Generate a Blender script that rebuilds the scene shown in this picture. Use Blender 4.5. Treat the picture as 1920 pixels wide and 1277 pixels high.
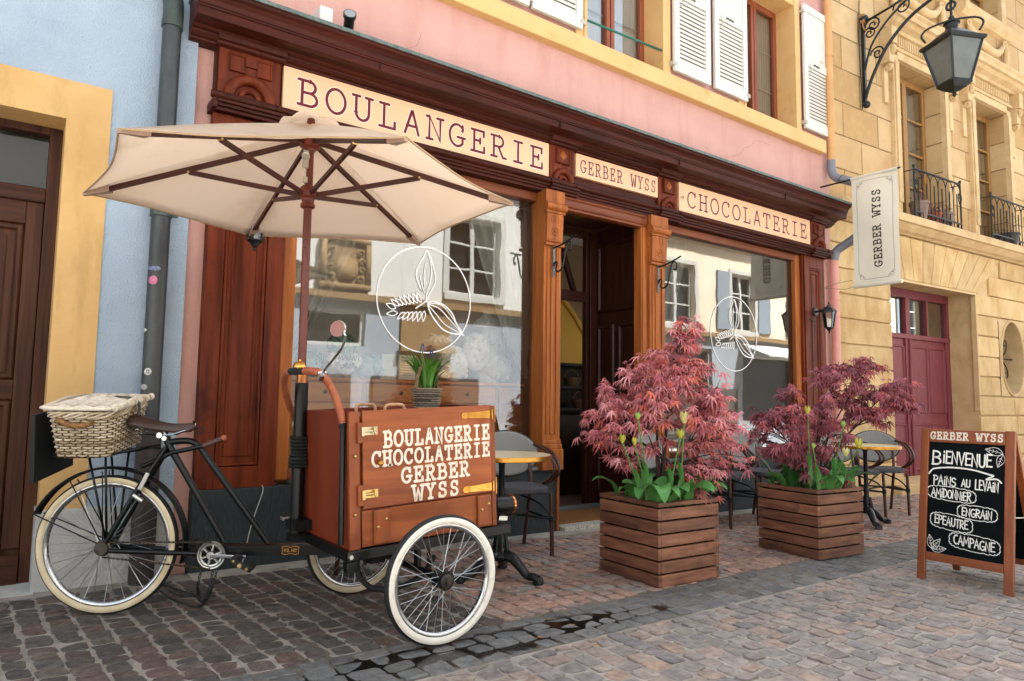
import bpy, math, random
from mathutils import Vector, Matrix, noise
R = math.radians
random.seed(7)
for _o in list(bpy.data.objects): bpy.data.objects.remove(_o)
scene = bpy.context.scene
COL = scene.collection

# ------------------------------------------------------------------ camera
RX = Vector((0.8060, 0.0627, 0.5886)); RY = Vector((-0.5918, 0.0617, 0.8037)); RZ = Vector((0.0137, -0.9961, 0.0873))
CAM = Vector((0, 0, 1.05)); FPX = 1300.0
cd = bpy.data.cameras.new('camera'); cam = bpy.data.objects.new('camera', cd); COL.objects.link(cam)
cd.sensor_width = 36; cd.lens = FPX/1920*36; cd.clip_start = 0.05; cd.clip_end = 500
cam.matrix_world = Matrix(((RX.x, -RX.y, -RX.z, 0), (RY.x, -RY.y, -RY.z, 0), (RZ.x, -RZ.y, -RZ.z, 1.05), (0, 0, 0, 1)))
scene.camera = cam
# ------------------------------------------------------------------ light
SUN = Vector((0.22, 0.50, 0.85)).normalized()
w = bpy.data.worlds.new('World'); scene.world = w; w.use_nodes = True
nt = w.node_tree; bg = nt.nodes['Background']
sky = nt.nodes.new('ShaderNodeTexSky'); sky.sky_type = 'NISHITA'; sky.sun_disc = False
sky.sun_elevation = math.asin(SUN.z); sky.sun_rotation = math.atan2(SUN.x, SUN.y)
sky.air_density = 1.0; sky.dust_density = 3.0
hs = nt.nodes.new('ShaderNodeHueSaturation'); hs.inputs['Saturation'].default_value = 0.22
wm = nt.nodes.new('ShaderNodeMix'); wm.data_type = 'RGBA'; wm.blend_type = 'MULTIPLY'; wm.inputs[0].default_value = 1
wm.inputs[7].default_value = (0.96, 0.99, 1.03, 1)
nt.links.new(sky.outputs[0], hs.inputs['Color']); nt.links.new(hs.outputs[0], wm.inputs[6]); nt.links.new(wm.outputs[2], bg.inputs[0])
bg.inputs[1].default_value = 0.085
sl = bpy.data.lights.new('sun', 'SUN'); so = bpy.data.objects.new('sun', sl); COL.objects.link(so)
sl.energy = 5.0; sl.angle = R(3); sl.color = (1.0, 0.98, 0.96)
so.rotation_euler = (-SUN).to_track_quat('-Z', 'Y').to_euler(); so.location = (4, -4, 12)
scene.view_settings.view_transform = 'Standard'; scene.view_settings.look = 'None'
scene.view_settings.exposure = 2.66; scene.view_settings.gamma = 1.0
scene.cycles.max_bounces = 8; scene.cycles.transparent_max_bounces = 16; scene.cycles.diffuse_bounces = 4
scene.cycles.caustics_reflective = False; scene.cycles.caustics_refractive = False
scene.cycles.sample_clamp_indirect = 6

# ------------------------------------------------------------------ where things stand (measured on known planes of the place)
def ray(px, py):
    a, b = px-960.0, py-638.5
    return Vector((RX.x*a+RX.y*b+RX.z*FPX, RY.x*a+RY.y*b+RY.z*FPX, RZ.x*a+RZ.y*b+RZ.z*FPX))
def fy(px, py, y): d = ray(px, py); return CAM + d*(y/d.y)
def fx(px, py, x): d = ray(px, py); return CAM + d*(x/d.x)
def fz(px, py, z): d = ray(px, py); return CAM + d*((z-1.05)/d.z)
def gz(x): return -0.0104*(x-0.95)
def gp(px, py):
    d = ray(px, py); return CAM + d*(-(1.05-0.0104*0.95)/(d.z+0.0104*d.x))

# ------------------------------------------------------------------ materials
def lin(h):
    h = h.lstrip('#'); c = [int(h[i:i+2], 16)/255 for i in (0, 2, 4)]
    return tuple(x/12.92 if x <= .04045 else ((x+.055)/1.055)**2.4 for x in c)
MATS = {}
def M(name, c1, c2=None, rough=.6, scale=(1, 1, 1), ns=4, det=6, ramp=(.35, .65), bump=0, bs=60, bdet=4, metal=0, spec=.5,
      island=0, dirt=None, dscale=2.0, dramp=(.55, .75), dvec=(1, 1, 1), coat=0, trans=0, nrough=.55):
    if name in MATS: return MATS[name]
    m = bpy.data.materials.new(name); m.use_nodes = True; t = m.node_tree; N = t.nodes; L = t.links
    p = N['Principled BSDF']
    c1 = lin(c1) if isinstance(c1, str) else c1
    p.inputs['Base Color'].default_value = (*c1, 1)
    p.inputs['Roughness'].default_value = rough; p.inputs['Metallic'].default_value = metal
    p.inputs['Specular IOR Level'].default_value = spec
    if coat: p.inputs['Coat Weight'].default_value = coat; p.inputs['Coat Roughness'].default_value = .25
    tc = N.new('ShaderNodeTexCoord'); mp = N.new('ShaderNodeMapping'); mp.inputs['Scale'].default_value = scale
    L.new(tc.outputs['Object'], mp.inputs[0])
    col = None
    if c2 is not None:
        c2 = lin(c2) if isinstance(c2, str) else c2
        n = N.new('ShaderNodeTexNoise'); n.inputs['Scale'].default_value = ns; n.inputs['Detail'].default_value = det
        n.inputs['Roughness'].default_value = nrough
        L.new(mp.outputs[0], n.inputs['Vector'])
        r = N.new('ShaderNodeMapRange'); r.inputs[1].default_value = ramp[0]; r.inputs[2].default_value = ramp[1]
        L.new(n.outputs[0], r.inputs[0])
        mx = N.new('ShaderNodeMix'); mx.data_type = 'RGBA'; mx.inputs[6].default_value = (*c1, 1); mx.inputs[7].default_value = (*c2, 1)
        L.new(r.outputs[0], mx.inputs[0]); col = mx.outputs[2]
    if dirt is not None:
        dc = lin(dirt) if isinstance(dirt, str) else dirt
        n = N.new('ShaderNodeTexNoise'); n.inputs['Scale'].default_value = dscale; n.inputs['Detail'].default_value = 8
        n.inputs['Roughness'].default_value = .65
        dm = N.new('ShaderNodeMapping'); dm.inputs['Scale'].default_value = dvec; L.new(tc.outputs['Object'], dm.inputs[0]); L.new(dm.outputs[0], n.inputs['Vector'])
        r = N.new('ShaderNodeMapRange'); r.inputs[1].default_value = dramp[0]; r.inputs[2].default_value = dramp[1]
        L.new(n.outputs[0], r.inputs[0])
        mx = N.new('ShaderNodeMix'); mx.data_type = 'RGBA'; mx.inputs[7].default_value = (*dc, 1)
        if col is not None: L.new(col, mx.inputs[6])
        else: mx.inputs[6].default_value = (*c1, 1)
        L.new(r.outputs[0], mx.inputs[0]); col = mx.outputs[2]
    if island:
        g = N.new('ShaderNodeNewGeometry'); r = N.new('ShaderNodeMapRange')
        r.inputs[3].default_value = 1-island; r.inputs[4].default_value = 1+island
        oi = N.new('ShaderNodeObjectInfo'); am = N.new('ShaderNodeMath'); am.operation = 'ADD'; fm_ = N.new('ShaderNodeMath'); fm_.operation = 'FRACT'
        L.new(g.outputs['Random Per Island'], am.inputs[0]); L.new(oi.outputs['Random'], am.inputs[1]); L.new(am.outputs[0], fm_.inputs[0]); L.new(fm_.outputs[0], r.inputs[0])
        h = N.new('ShaderNodeHueSaturation'); L.new(r.outputs[0], h.inputs['Value'])
        if col is not None: L.new(col, h.inputs['Color'])
        else: h.inputs['Color'].default_value = (*c1, 1)
        col = h.outputs[0]
    if col is not None: L.new(col, p.inputs['Base Color'])
    if bump:
        n = N.new('ShaderNodeTexNoise'); n.inputs['Scale'].default_value = bs; n.inputs['Detail'].default_value = bdet
        L.new(mp.outputs[0], n.inputs['Vector'])
        b = N.new('ShaderNodeBump'); b.inputs['Strength'].default_value = min(1, bump); b.inputs['Distance'].default_value = .01*max(1, bump)
        L.new(n.outputs[0], b.inputs['Height']); L.new(b.outputs[0], p.inputs['Normal'])
    if trans:
        tr = N.new('ShaderNodeBsdfTranslucent'); ms = N.new('ShaderNodeMixShader'); ms.inputs[0].default_value = trans
        if col is not None: L.new(col, tr.inputs[0])
        else: tr.inputs[0].default_value = (*c1, 1)
        L.new(p.outputs[0], ms.inputs[1]); L.new(tr.outputs[0], ms.inputs[2]); L.new(ms.outputs[0], N['Material Output'].inputs[0])
    MATS[name] = m; return m
def woodmat(name, c1, c2, axis='z', rough=.45, fine=28, island=.0, dirt=None, coat=0, bump=.25, ns=1.0, ramp=(.3, .7), spec=.4):
    s = {'x': (1.3, fine, fine), 'y': (fine, 1.3, fine), 'z': (fine, fine, 1.3)}[axis]
    return M(name, c1, c2, rough=rough, scale=s, ns=ns, det=5, ramp=ramp, bump=bump, bs=1.6, bdet=3, island=island, dirt=dirt, dscale=3.5, coat=coat, spec=spec)
def randmat(name, cols, rough=.6, trans=0, bump=0, bs=40, spec=.4, nz=None):
    """colour picked per separate piece of the mesh"""
    if name in MATS: return MATS[name]
    m = bpy.data.materials.new(name); m.use_nodes = True; t = m.node_tree; N = t.nodes; L = t.links
    p = N['Principled BSDF']; p.inputs['Roughness'].default_value = rough; p.inputs['Specular IOR Level'].default_value = spec
    g = N.new('ShaderNodeNewGeometry'); r = N.new('ShaderNodeValToRGB'); r.color_ramp.interpolation = 'LINEAR'
    e = r.color_ramp.elements
    while len(e) < len(cols): e.new(.5)
    for i, c in enumerate(cols):
        e[i].position = i/(len(cols)-1); e[i].color = (*(lin(c) if isinstance(c, str) else c), 1)
    L.new(g.outputs['Random Per Island'], r.inputs[0]); col = r.outputs[0]
    tc = N.new('ShaderNodeTexCoord')
    if nz:
        n = N.new('ShaderNodeTexNoise'); n.inputs['Scale'].default_value = nz[0]; n.inputs['Detail'].default_value = 6
        L.new(tc.outputs['Object'], n.inputs['Vector'])
        mr = N.new('ShaderNodeMapRange'); mr.inputs[1].default_value = .3; mr.inputs[2].default_value = .7
        mr.inputs[3].default_value = 1-nz[1]; mr.inputs[4].default_value = 1+nz[1]
        L.new(n.outputs[0], mr.inputs[0])
        h = N.new('ShaderNodeHueSaturation'); L.new(mr.outputs[0], h.inputs['Value']); L.new(col, h.inputs['Color']); col = h.outputs[0]
    L.new(col, p.inputs['Base Color'])
    if bump:
        n = N.new('ShaderNodeTexNoise'); n.inputs['Scale'].default_value = bs; n.inputs['Detail'].default_value = 5
        L.new(tc.outputs['Object'], n.inputs['Vector'])
        b = N.new('ShaderNodeBump'); b.inputs['Strength'].default_value = bump; b.inputs['Distance'].default_value = .01
        L.new(n.outputs[0], b.inputs['Height']); L.new(b.outputs[0], p.inputs['Normal'])
    if trans:
        tr = N.new('ShaderNodeBsdfTranslucent'); ms = N.new('ShaderNodeMixShader'); ms.inputs[0].default_value = trans
        L.new(col, tr.inputs[0]); L.new(p.outputs[0], ms.inputs[1]); L.new(tr.outputs[0], ms.inputs[2]); L.new(ms.outputs[0], N['Material Output'].inputs[0])
    MATS[name] = m; return m
def glassmat(name, base=.06, k=2.2, tint=(1, 1, 1), rough=0.0, wave=0):
    if name in MATS: return MATS[name]
    m = bpy.data.materials.new(name); m.use_nodes = True; t = m.node_tree; N = t.nodes; L = t.links
    N.remove(N['Principled BSDF'])
    a = N.new('ShaderNodeBsdfTransparent'); a.inputs[0].default_value = (*tint, 1)
    b = N.new('ShaderNodeBsdfGlossy'); b.inputs['Roughness'].default_value = rough
    f = N.new('ShaderNodeFresnel'); f.inputs[0].default_value = 1.52
    ma = N.new('ShaderNodeMath'); ma.operation = 'MULTIPLY_ADD'; ma.inputs[1].default_value = k; ma.inputs[2].default_value = base; ma.use_clamp = True
    s = N.new('ShaderNodeMixShader'); L.new(f.outputs[0], ma.inputs[0]); L.new(ma.outputs[0], s.inputs[0])
    if wave:
        tc = N.new('ShaderNodeTexCoord'); n = N.new('ShaderNodeTexNoise'); n.inputs['Scale'].default_value = 1.7; n.inputs['Detail'].default_value = 2; L.new(tc.outputs['Object'], n.inputs['Vector'])
        bu = N.new('ShaderNodeBump'); bu.inputs['Strength'].default_value = wave; bu.inputs['Distance'].default_value = .02; L.new(n.outputs[0], bu.inputs['Height']); L.new(bu.outputs[0], b.inputs['Normal'])
    L.new(a.outputs[0], s.inputs[1]); L.new(b.outputs[0], s.inputs[2]); L.new(s.outputs[0], N['Material Output'].inputs[0])
    MATS[name] = m; return m

# ------------------------------------------------------------------ mesh builder
class MB:
    def __init__(s): s.v = []; s.f = []
    def add(s, vs, fs):
        b = len(s.v); s.v += [Vector(v) for v in vs]; s.f += [tuple(i+b for i in f) for f in fs]; return s
    def box(s, x0, x1, y0, y1, z0, z1):
        if x0 > x1: x0, x1 = x1, x0
        if y0 > y1: y0, y1 = y1, y0
        if z0 > z1: z0, z1 = z1, z0
        return s.add([(x0, y0, z0), (x1, y0, z0), (x1, y1, z0), (x0, y1, z0), (x0, y0, z1), (x1, y0, z1), (x1, y1, z1), (x0, y1, z1)],
                     [(0, 3, 2, 1), (4, 5, 6, 7), (0, 1, 5, 4), (1, 2, 6, 5), (2, 3, 7, 6), (3, 0, 4, 7)])
    def obox(s, a, b, w, h, up=(0, 0, 1)):
        """bar from a to b, w across, h along up"""
        a = Vector(a); b = Vector(b); d = (b-a).normalized(); up = Vector(up)
        x = d.cross(up)
        if x.length < 1e-4: x = d.cross(Vector((1, 0, 0)))
        x.normalize(); u = x.cross(d).normalized()
        vs = []
        for p in (a, b):
            for i, j in ((-1, -1), (1, -1), (1, 1), (-1, 1)): vs.append(p+x*(i*w/2)+u*(j*h/2))
        return s.add(vs, [(0, 1, 2, 3), (7, 6, 5, 4), (0, 4, 5, 1), (1, 5, 6, 2), (2, 6, 7, 3), (3, 7, 4, 0)])
    def prism(s, poly, vec):
        n = len(poly); v = Vector(vec); a = [Vector(p) for p in poly]
        s.add(a+[p+v for p in a], [tuple(range(n))[::-1], tuple(range(n, 2*n))]+[(i, (i+1) % n, n+(i+1) % n, n+i) for i in range(n)]); return s
    def tube(s, path, r, n=8, caps=True, closed=False):
        P = [Vector(p) for p in path]; m = len(P); rs = r if isinstance(r, (list, tuple)) else [r]*m
        T = []
        for i in range(m):
            if closed: d = P[(i+1) % m]-P[i-1]
            else: d = P[min(i+1, m-1)]-P[max(i-1, 0)]
            T.append(d.normalized() if d.length > 1e-9 else Vector((0, 0, 1)))
        ref = Vector((0, 0, 1)) if abs(T[0].z) < .9 else Vector((1, 0, 0))
        x = T[0].cross(ref).normalized(); b = len(s.v); vs = []
        for i in range(m):
            x = (x-T[i]*x.dot(T[i]))
            x = x.normalized() if x.length > 1e-6 else T[i].orthogonal().normalized()
            y = T[i].cross(x)
            for k in range(n):
                a = 2*math.pi*k/n; vs.append(P[i]+(x*math.cos(a)+y*math.sin(a))*rs[i])
        fs = []
        for i in range(m if closed else m-1):
            j = (i+1) % m
            for k in range(n): fs.append((i*n+k, i*n+(k+1) % n, j*n+(k+1) % n, j*n+k))
        if caps and not closed: fs += [tuple(range(n))[::-1], tuple((m-1)*n+k for k in range(n))]
        return s.add(vs, fs)
    def lathe(s, prof, c=(0, 0, 0), n=24, mat=None, caps=True):
        mat = mat or Matrix.Identity(3); c = Vector(c); vs = []; fs = []
        for r, z in prof:
            for k in range(n):
                a = 2*math.pi*k/n; vs.append(c+mat@Vector((r*math.cos(a), r*math.sin(a), z)))
        for i in range(len(prof)-1):
            for k in range(n): fs.append((i*n+k, i*n+(k+1) % n, (i+1)*n+(k+1) % n, (i+1)*n+k))
        if caps: fs += [tuple(range(n))[::-1], tuple((len(prof)-1)*n+k for k in range(n))]
        return s.add(vs, fs)
    def grid(s, fn, nu, nv, closed_u=False):
        vs = [fn(i/(nu if closed_u else nu-1), j/(nv-1)) for j in range(nv) for i in range(nu)]; fs = []
        for j in range(nv-1):
            for i in range(nu if closed_u else nu-1):
                fs.append((j*nu+i, j*nu+(i+1) % nu, (j+1)*nu+(i+1) % nu, (j+1)*nu+i))
        return s.add(vs, fs)
    def quad(s, a, b, c, d): return s.add([a, b, c, d], [(0, 1, 2, 3)])
    def ball(s, c, r, n=12, m=8):
        c = Vector(c); r = (r, r, r) if not isinstance(r, (tuple, list)) else r
        return s.grid(lambda u, v: c+Vector((r[0]*math.cos(2*math.pi*u)*math.sin(math.pi*v), r[1]*math.sin(2*math.pi*u)*math.sin(math.pi*v), -r[2]*math.cos(math.pi*v))), n, m, True)
    def torus(s, c, u, w_, R_, r, p0=0, p1=2*math.pi, n=48, m=10, a0=0, a1=2*math.pi):
        """ring round axis w_, u a direction in its plane; p = angle round the section, a = angle round the ring"""
        c = Vector(c); u = Vector(u).normalized(); w_ = Vector(w_).normalized(); v = w_.cross(u)
        full = abs(a1-a0-2*math.pi) < 1e-6; nn = n if full else n+1
        def fn(i, j):
            a = a0+(a1-a0)*i; p = p0+(p1-p0)*j; d = u*math.cos(a)+v*math.sin(a)
            return c+d*(R_+r*math.cos(p))+w_*(r*math.sin(p))
        return s.grid(fn, nn, m, full)
    def ribbon(s, pts, w_, fr, closed=False, off=0.0, cap=True):
        """flat painted stroke; fr(u, v, off) -> point"""
        P = [Vector((p[0], p[1])) for p in pts]; m = len(P)
        if m < 2: return s
        Lf, Rt = [], []
        for i in range(m):
            a = P[i-1] if (i > 0 or closed) else None; b = P[(i+1) % m] if (i < m-1 or closed) else None
            d1 = (P[i]-a).normalized() if a is not None else None; d2 = (b-P[i]).normalized() if b is not None else None
            if d1 is None: d1 = d2
            if d2 is None: d2 = d1
            n1 = Vector((-d1.y, d1.x)); n2 = Vector((-d2.y, d2.x)); n = n1+n2
            if n.length < .2: n = n1.copy()
            n.normalize(); k = w_/2/max(.45, n.dot(n1)); Lf.append(P[i]+n*k); Rt.append(P[i]-n*k)
        vs = [fr(p.x, p.y, off) for p in Lf]+[fr(p.x, p.y, off) for p in Rt]
        fs = [(i, m+i, m+(i+1) % m, (i+1) % m) for i in range(m if closed else m-1)]
        s.add(vs, fs)
        if cap and not closed:
            for c, d in ((P[0], (P[0]-P[1]).normalized()), (P[-1], (P[-1]-P[-2]).normalized())):
                nn = Vector((-d.y, d.x)); ring = [c+nn*(w_/2*math.cos(t))+d*(w_/2*math.sin(t)) for t in [math.pi*i/6 for i in range(7)]]
                s.add([fr(q.x, q.y, off) for q in ring], [tuple(range(7))])
        return s
    def xf(s, m, start=0):
        for i in range(start, len(s.v)): s.v[i] = m@s.v[i]
        return s
    def frame_ring(s, o, ux, uz, nn, x0, x1, z0, z1, w_=.025, h=.012):
        """raised moulding round a panel, in the plane o+ux*x+uz*z, proud along nn"""
        o = Vector(o); ux = Vector(ux); uz = Vector(uz); nn = Vector(nn)
        lv = []
        for d, e in ((0, 0), (w_*.3, h), (w_*.7, h), (w_, -h*.2)):
            lv.append([o+ux*x+uz*z+nn*e for x, z in ((x0+d, z0+d), (x1-d, z0+d), (x1-d, z1-d), (x0+d, z1-d))])
        vs = [p for l in lv for p in l]; fs = []
        for i in range(3):
            for k in range(4): fs.append((i*4+k, i*4+(k+1) % 4, (i+1)*4+(k+1) % 4, (i+1)*4+k))
        return s.add(vs, fs)

ORG = {}
def T(name, label, cat, loc=(0, 0, 0), rotz=None, group=None):
    o = bpy.data.objects.new(name, None); COL.objects.link(o); o.location = loc
    o.empty_display_size = .1
    if rotz is not None: o.rotation_euler = (0, 0, rotz); ORG[o] = Vector((0, 0, 0))
    else: ORG[o] = Vector(loc)
    o['label'] = label; o['category'] = cat
    if group: o['group'] = group
    return o
def part(name, mb, mat, parent, smooth=False, bevel=0, sub=0, label=None, solid=0):
    org = ORG[parent]; me = bpy.data.meshes.new(name)
    me.from_pydata([tuple(v-org) for v in mb.v], [], mb.f); me.update()
    me.materials.append(mat)
    o = bpy.data.objects.new(name, me); COL.objects.link(o); o.parent = parent; ORG[o] = org
    if smooth:
        me.polygons.foreach_set('use_smooth', [True]*len(me.polygons))
        if smooth == 'angle':
            me.set_sharp_from_angle(angle=R(40))
    if solid:
        md = o.modifiers.new('thick', 'SOLIDIFY'); md.thickness = solid
    if bevel:
        md = o.modifiers.new('bevel', 'BEVEL'); md.width = bevel; md.segments = 2; md.limit_method = 'ANGLE'; md.angle_limit = R(40)
    if sub:
        md = o.modifiers.new('sub', 'SUBSURF'); md.levels = sub; md.render_levels = sub
    if label: o['label'] = label
    return o
def one(name, mb, mat, label, cat, loc=(0, 0, 0), group=None, kind=None, smooth=False, bevel=0):
    """a thing (or ground) that is a single mesh"""
    org = Vector(loc); me = bpy.data.meshes.new(name)
    me.from_pydata([tuple(v-org) for v in mb.v], [], mb.f); me.update(); me.materials.append(mat)
    o = bpy.data.objects.new(name, me); COL.objects.link(o); o.location = loc; ORG[o] = org
    if smooth:
        me.polygons.foreach_set('use_smooth', [True]*len(me.polygons))
        if smooth == 'angle': me.set_sharp_from_angle(angle=R(40))
    if bevel:
        md = o.modifiers.new('bevel', 'BEVEL'); md.width = bevel; md.segments = 2; md.limit_method = 'ANGLE'; md.angle_limit = R(40)
    if label: o['label'] = label
    if cat: o['category'] = cat
    if group: o['group'] = group
    if kind: o['kind'] = kind
    return o
def copy_thing(root, loc, rotz, label, group=None):
    r = root.copy(); COL.objects.link(r); r.location = loc; r.rotation_euler = (0, 0, rotz); r['label'] = label
    if group: r['group'] = group
    for ch in list(root.children):
        c = ch.copy(); COL.objects.link(c); c.parent = r
        for g in list(ch.children):
            d = g.copy(); COL.objects.link(d); d.parent = c
    return r
def wall(mb, x0, x1, z0, z1, y, holes, depth, back=True):
    """flat wall facing -y with real openings; reveals run in by depth"""
    xs = sorted({x0, x1, *[h[0] for h in holes], *[h[1] for h in holes]}); zs = sorted({z0, z1, *[h[2] for h in holes], *[h[3] for h in holes]})
    xs = [x for x in xs if x0 <= x <= x1]; zs = [z for z in zs if z0 <= z <= z1]
    for i in range(len(xs)-1):
        for j in range(len(zs)-1):
            cx, cz = (xs[i]+xs[i+1])/2, (zs[j]+zs[j+1])/2
            if any(h[0] < cx < h[1] and h[2] < cz < h[3] for h in holes): continue
            a, b, c, d = xs[i], xs[i+1], zs[j], zs[j+1]
            mb.quad((a, y, c), (b, y, c), (b, y, d), (a, y, d))
            if back: mb.quad((a, y+depth, c), (a, y+depth, d), (b, y+depth, d), (b, y+depth, c))
    for a, b, c, d in holes:
        q = y+depth
        mb.quad((a, y, c), (a, y, d), (a, q, d), (a, q, c)); mb.quad((b, y, c), (b, q, c), (b, q, d), (b, y, d))
        mb.quad((a, y, d), (b, y, d), (b, q, d), (a, q, d)); mb.quad((a, y, c), (a, q, c), (b, q, c), (b, y, c))
    return mb
def arc(cx, cy, rx, ry, a0, a1, n=10):
    return [(cx+rx*math.cos(R(a0+(a1-a0)*i/n)), cy+ry*math.sin(R(a0+(a1-a0)*i/n))) for i in range(n+1)]
def smooth_path(pts, n=6, closed=False):
    P = [Vector(p) for p in pts]; out = []; m = len(P)
    for i in range(m if closed else m-1):
        p0 = P[i-1] if (i > 0 or closed) else P[0]; p1 = P[i]; p2 = P[(i+1) % m]; p3 = P[(i+2) % m] if (i+2 < m or closed) else P[-1]
        for k in range(n):
            t = k/n
            out.append(.5*((2*p1)+(p2-p0)*t+(2*p0-5*p1+4*p2-p3)*t*t+(3*p1-p0-3*p2+p3)*t**3))
    if not closed: out.append(P[-1])
    return out

# ------------------------------------------------------------------ lettering: slab and hand alphabets as pen strokes
G = {}
def gl(ch, adv, *st): G[ch] = (adv, list(st))
gl('A', .84, [(.12, 0), (.40, 1), (.44, 1), (.72, 0)], [(.20, .34), (.64, .34)])
gl('B', .76, [(.16, 0), (.16, 1)], [(.02, 1), (.42, 1)]+arc(.42, .76, .22, .24, 90, -90)+[(.16, .52)], [(.42, .52)]+arc(.44, .26, .27, .26, 90, -90)+[(.02, 0)])
gl('C', .80, [(.70, .98), (.70, .72)], [(.68, .74)]+arc(.42, .5, .36, .5, 40, 320, 22))
gl('D', .80, [(.16, 0), (.16, 1)], [(.02, 1), (.36, 1)]+arc(.36, .5, .36, .5, 90, -90, 14)+[(.02, 0)])
gl('E', .74, [(.16, 0), (.16, 1)], [(.02, 1), (.64, 1), (.64, .76)], [(.16, .52), (.46, .52)], [(.46, .64), (.46, .40)], [(.02, 0), (.67, 0), (.67, .26)])
gl('F', .70, [(.16, 0), (.16, 1)], [(.02, 1), (.64, 1), (.64, .76)], [(.16, .52), (.46, .52)], [(.02, 0), (.34, 0)])
gl('G', .84, [(.68, .98), (.68, .72)], [(.66, .74)]+arc(.42, .5, .36, .5, 40, 318, 22)+[(.68, .40)], [(.44, .42), (.80, .42)])
gl('H', .84, [(.16, 0), (.16, 1)], [(.66, 0), (.66, 1)], [(.16, .52), (.66, .52)], [(.03, 1), (.29, 1)], [(.03, 0), (.29, 0)], [(.53, 1), (.79, 1)], [(.53, 0), (.79, 0)])
gl('I', .56, [(.28, 0), (.28, 1)], [(.06, 1), (.50, 1)], [(.06, 0), (.50, 0)])
gl('L', .72, [(.20, 1), (.20, 0)], [(.02, 1), (.40, 1)], [(.02, 0), (.66, 0), (.66, .28)])
gl('M', .96, [(.14, 0), (.14, 1), (.46, .3), (.78, 1), (.78, 0)], [(.02, 0), (.28, 0)], [(.66, 0), (.92, 0)])
gl('N', .84, [(.16, 0), (.16, 1), (.66, 0), (.66, 1)], [(.02, 1), (.16, 1)], [(.03, 0), (.31, 0)], [(.51, 1), (.80, 1)])
gl('O', .84, arc(.42, .5, .36, .5, 0, 360, 28))
gl('P', .74, [(.16, 0), (.16, 1)], [(.02, 1), (.42, 1)]+arc(.42, .74, .24, .26, 90, -90)+[(.16, .48)], [(.02, 0), (.34, 0)])
gl('R', .82, [(.16, 0), (.16, 1)], [(.02, 1), (.42, 1)]+arc(.42, .75, .23, .25, 90, -90)+[(.16, .50)], [(.40, .50), (.64, 0), (.80, 0)], [(.02, 0), (.32, 0)])
gl('S', .70, [(.58, .98), (.58, .74)], [(.58, .78)]+arc(.34, .755, .23, .245, 20, 250, 12)+arc(.34, .255, .26, .255, 80, -155, 14), [(.09, .02), (.09, .26)])
gl('T', .76, [(.38, 0), (.38, 1)], [(.05, .76), (.05, 1), (.71, 1), (.71, .76)], [(.22, 0), (.54, 0)])
gl('U', .84, [(.16, 1), (.16, .32)]+arc(.42, .32, .26, .32, 180, 360, 14)+[(.68, 1)], [(.02, 1), (.30, 1)], [(.54, 1), (.82, 1)])
gl('W', .98, [(.12, 1), (.27, 0), (.32, 0), (.49, .74), (.66, 0), (.71, 0), (.86, 1)], [(.0, 1), (.27, 1)], [(.71, 1), (.98, 1)])
gl('Y', .82, [(.14, 1), (.41, .46), (.68, 1)], [(.41, .46), (.41, 0)], [(.02, 1), (.28, 1)], [(.54, 1), (.80, 1)], [(.26, 0), (.56, 0)])
gl(' ', .55)
gl("'", .3, [(.15, 1), (.12, .8)])
Hd = {}
def hl(ch, adv, *st): Hd[ch] = (adv, list(st))
hl('A', .64, [(.04, 0), (.30, 1), (.56, -.02)], [(.12, .34), (.52, .38)])
hl('B', .60, [(.08, 0), (.10, 1)], [(.10, 1)]+arc(.26, .76, .24, .22, 80, -90, 8)+[(.12, .52)]+arc(.28, .27, .26, .25, 90, -90, 8)+[(.04, .02)])
hl('C', .58, arc(.34, .5, .28, .5, 60, 300, 14))
hl('D', .62, [(.08, 0), (.10, 1)], [(.02, 1)]+arc(.18, .5, .36, .48, 85, -90, 12)+[(.02, .02)])
hl('E', .54, [(.50, .98), (.10, 1), (.08, 0), (.50, .02)], [(.09, .52), (.42, .54)])
hl('G', .66, arc(.36, .5, .30, .5, 60, 330, 16)+[(.62, .42), (.36, .42)])
hl('I', .24, [(.10, 0), (.12, .68)], [(.115, .90), (.125, .96)])
hl('L', .52, [(.10, 1.05), (.06, 0), (.48, .02)])
hl('M', .76, [(.06, 0), (.12, 1), (.36, .35), (.60, 1), (.68, 0)])
hl('N', .62, [(.06, 0), (.10, 1), (.50, 0), (.52, 1)])
hl('O', .66, arc(.33, .5, .27, .48, 100, 460, 20))
hl('P', .56, [(.08, -.02), (.10, 1)], [(.02, .96)]+arc(.22, .74, .28, .25, 80, -100, 10)+[(.10, .46)])
hl('R', .60, [(.08, 0), (.10, 1)], [(.02, .98)]+arc(.22, .75, .26, .24, 80, -100, 9)+[(.12, .50), (.54, 0)])
hl('S', .52, [(.46, .86)]+arc(.26, .75, .2, .24, 40, 250, 9)+arc(.24, .26, .22, .26, 75, -150, 10))
hl('T', .56, [(.28, 0), (.28, .98)], [(.02, .96), (.54, 1)])
hl('U', .62, [(.08, 1), (.08, .3)]+arc(.30, .28, .22, .28, 180, 350, 10)+[(.54, 1)])
hl('V', .58, [(.04, 1), (.28, 0), (.52, 1)])
hl(' ', .40)
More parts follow.
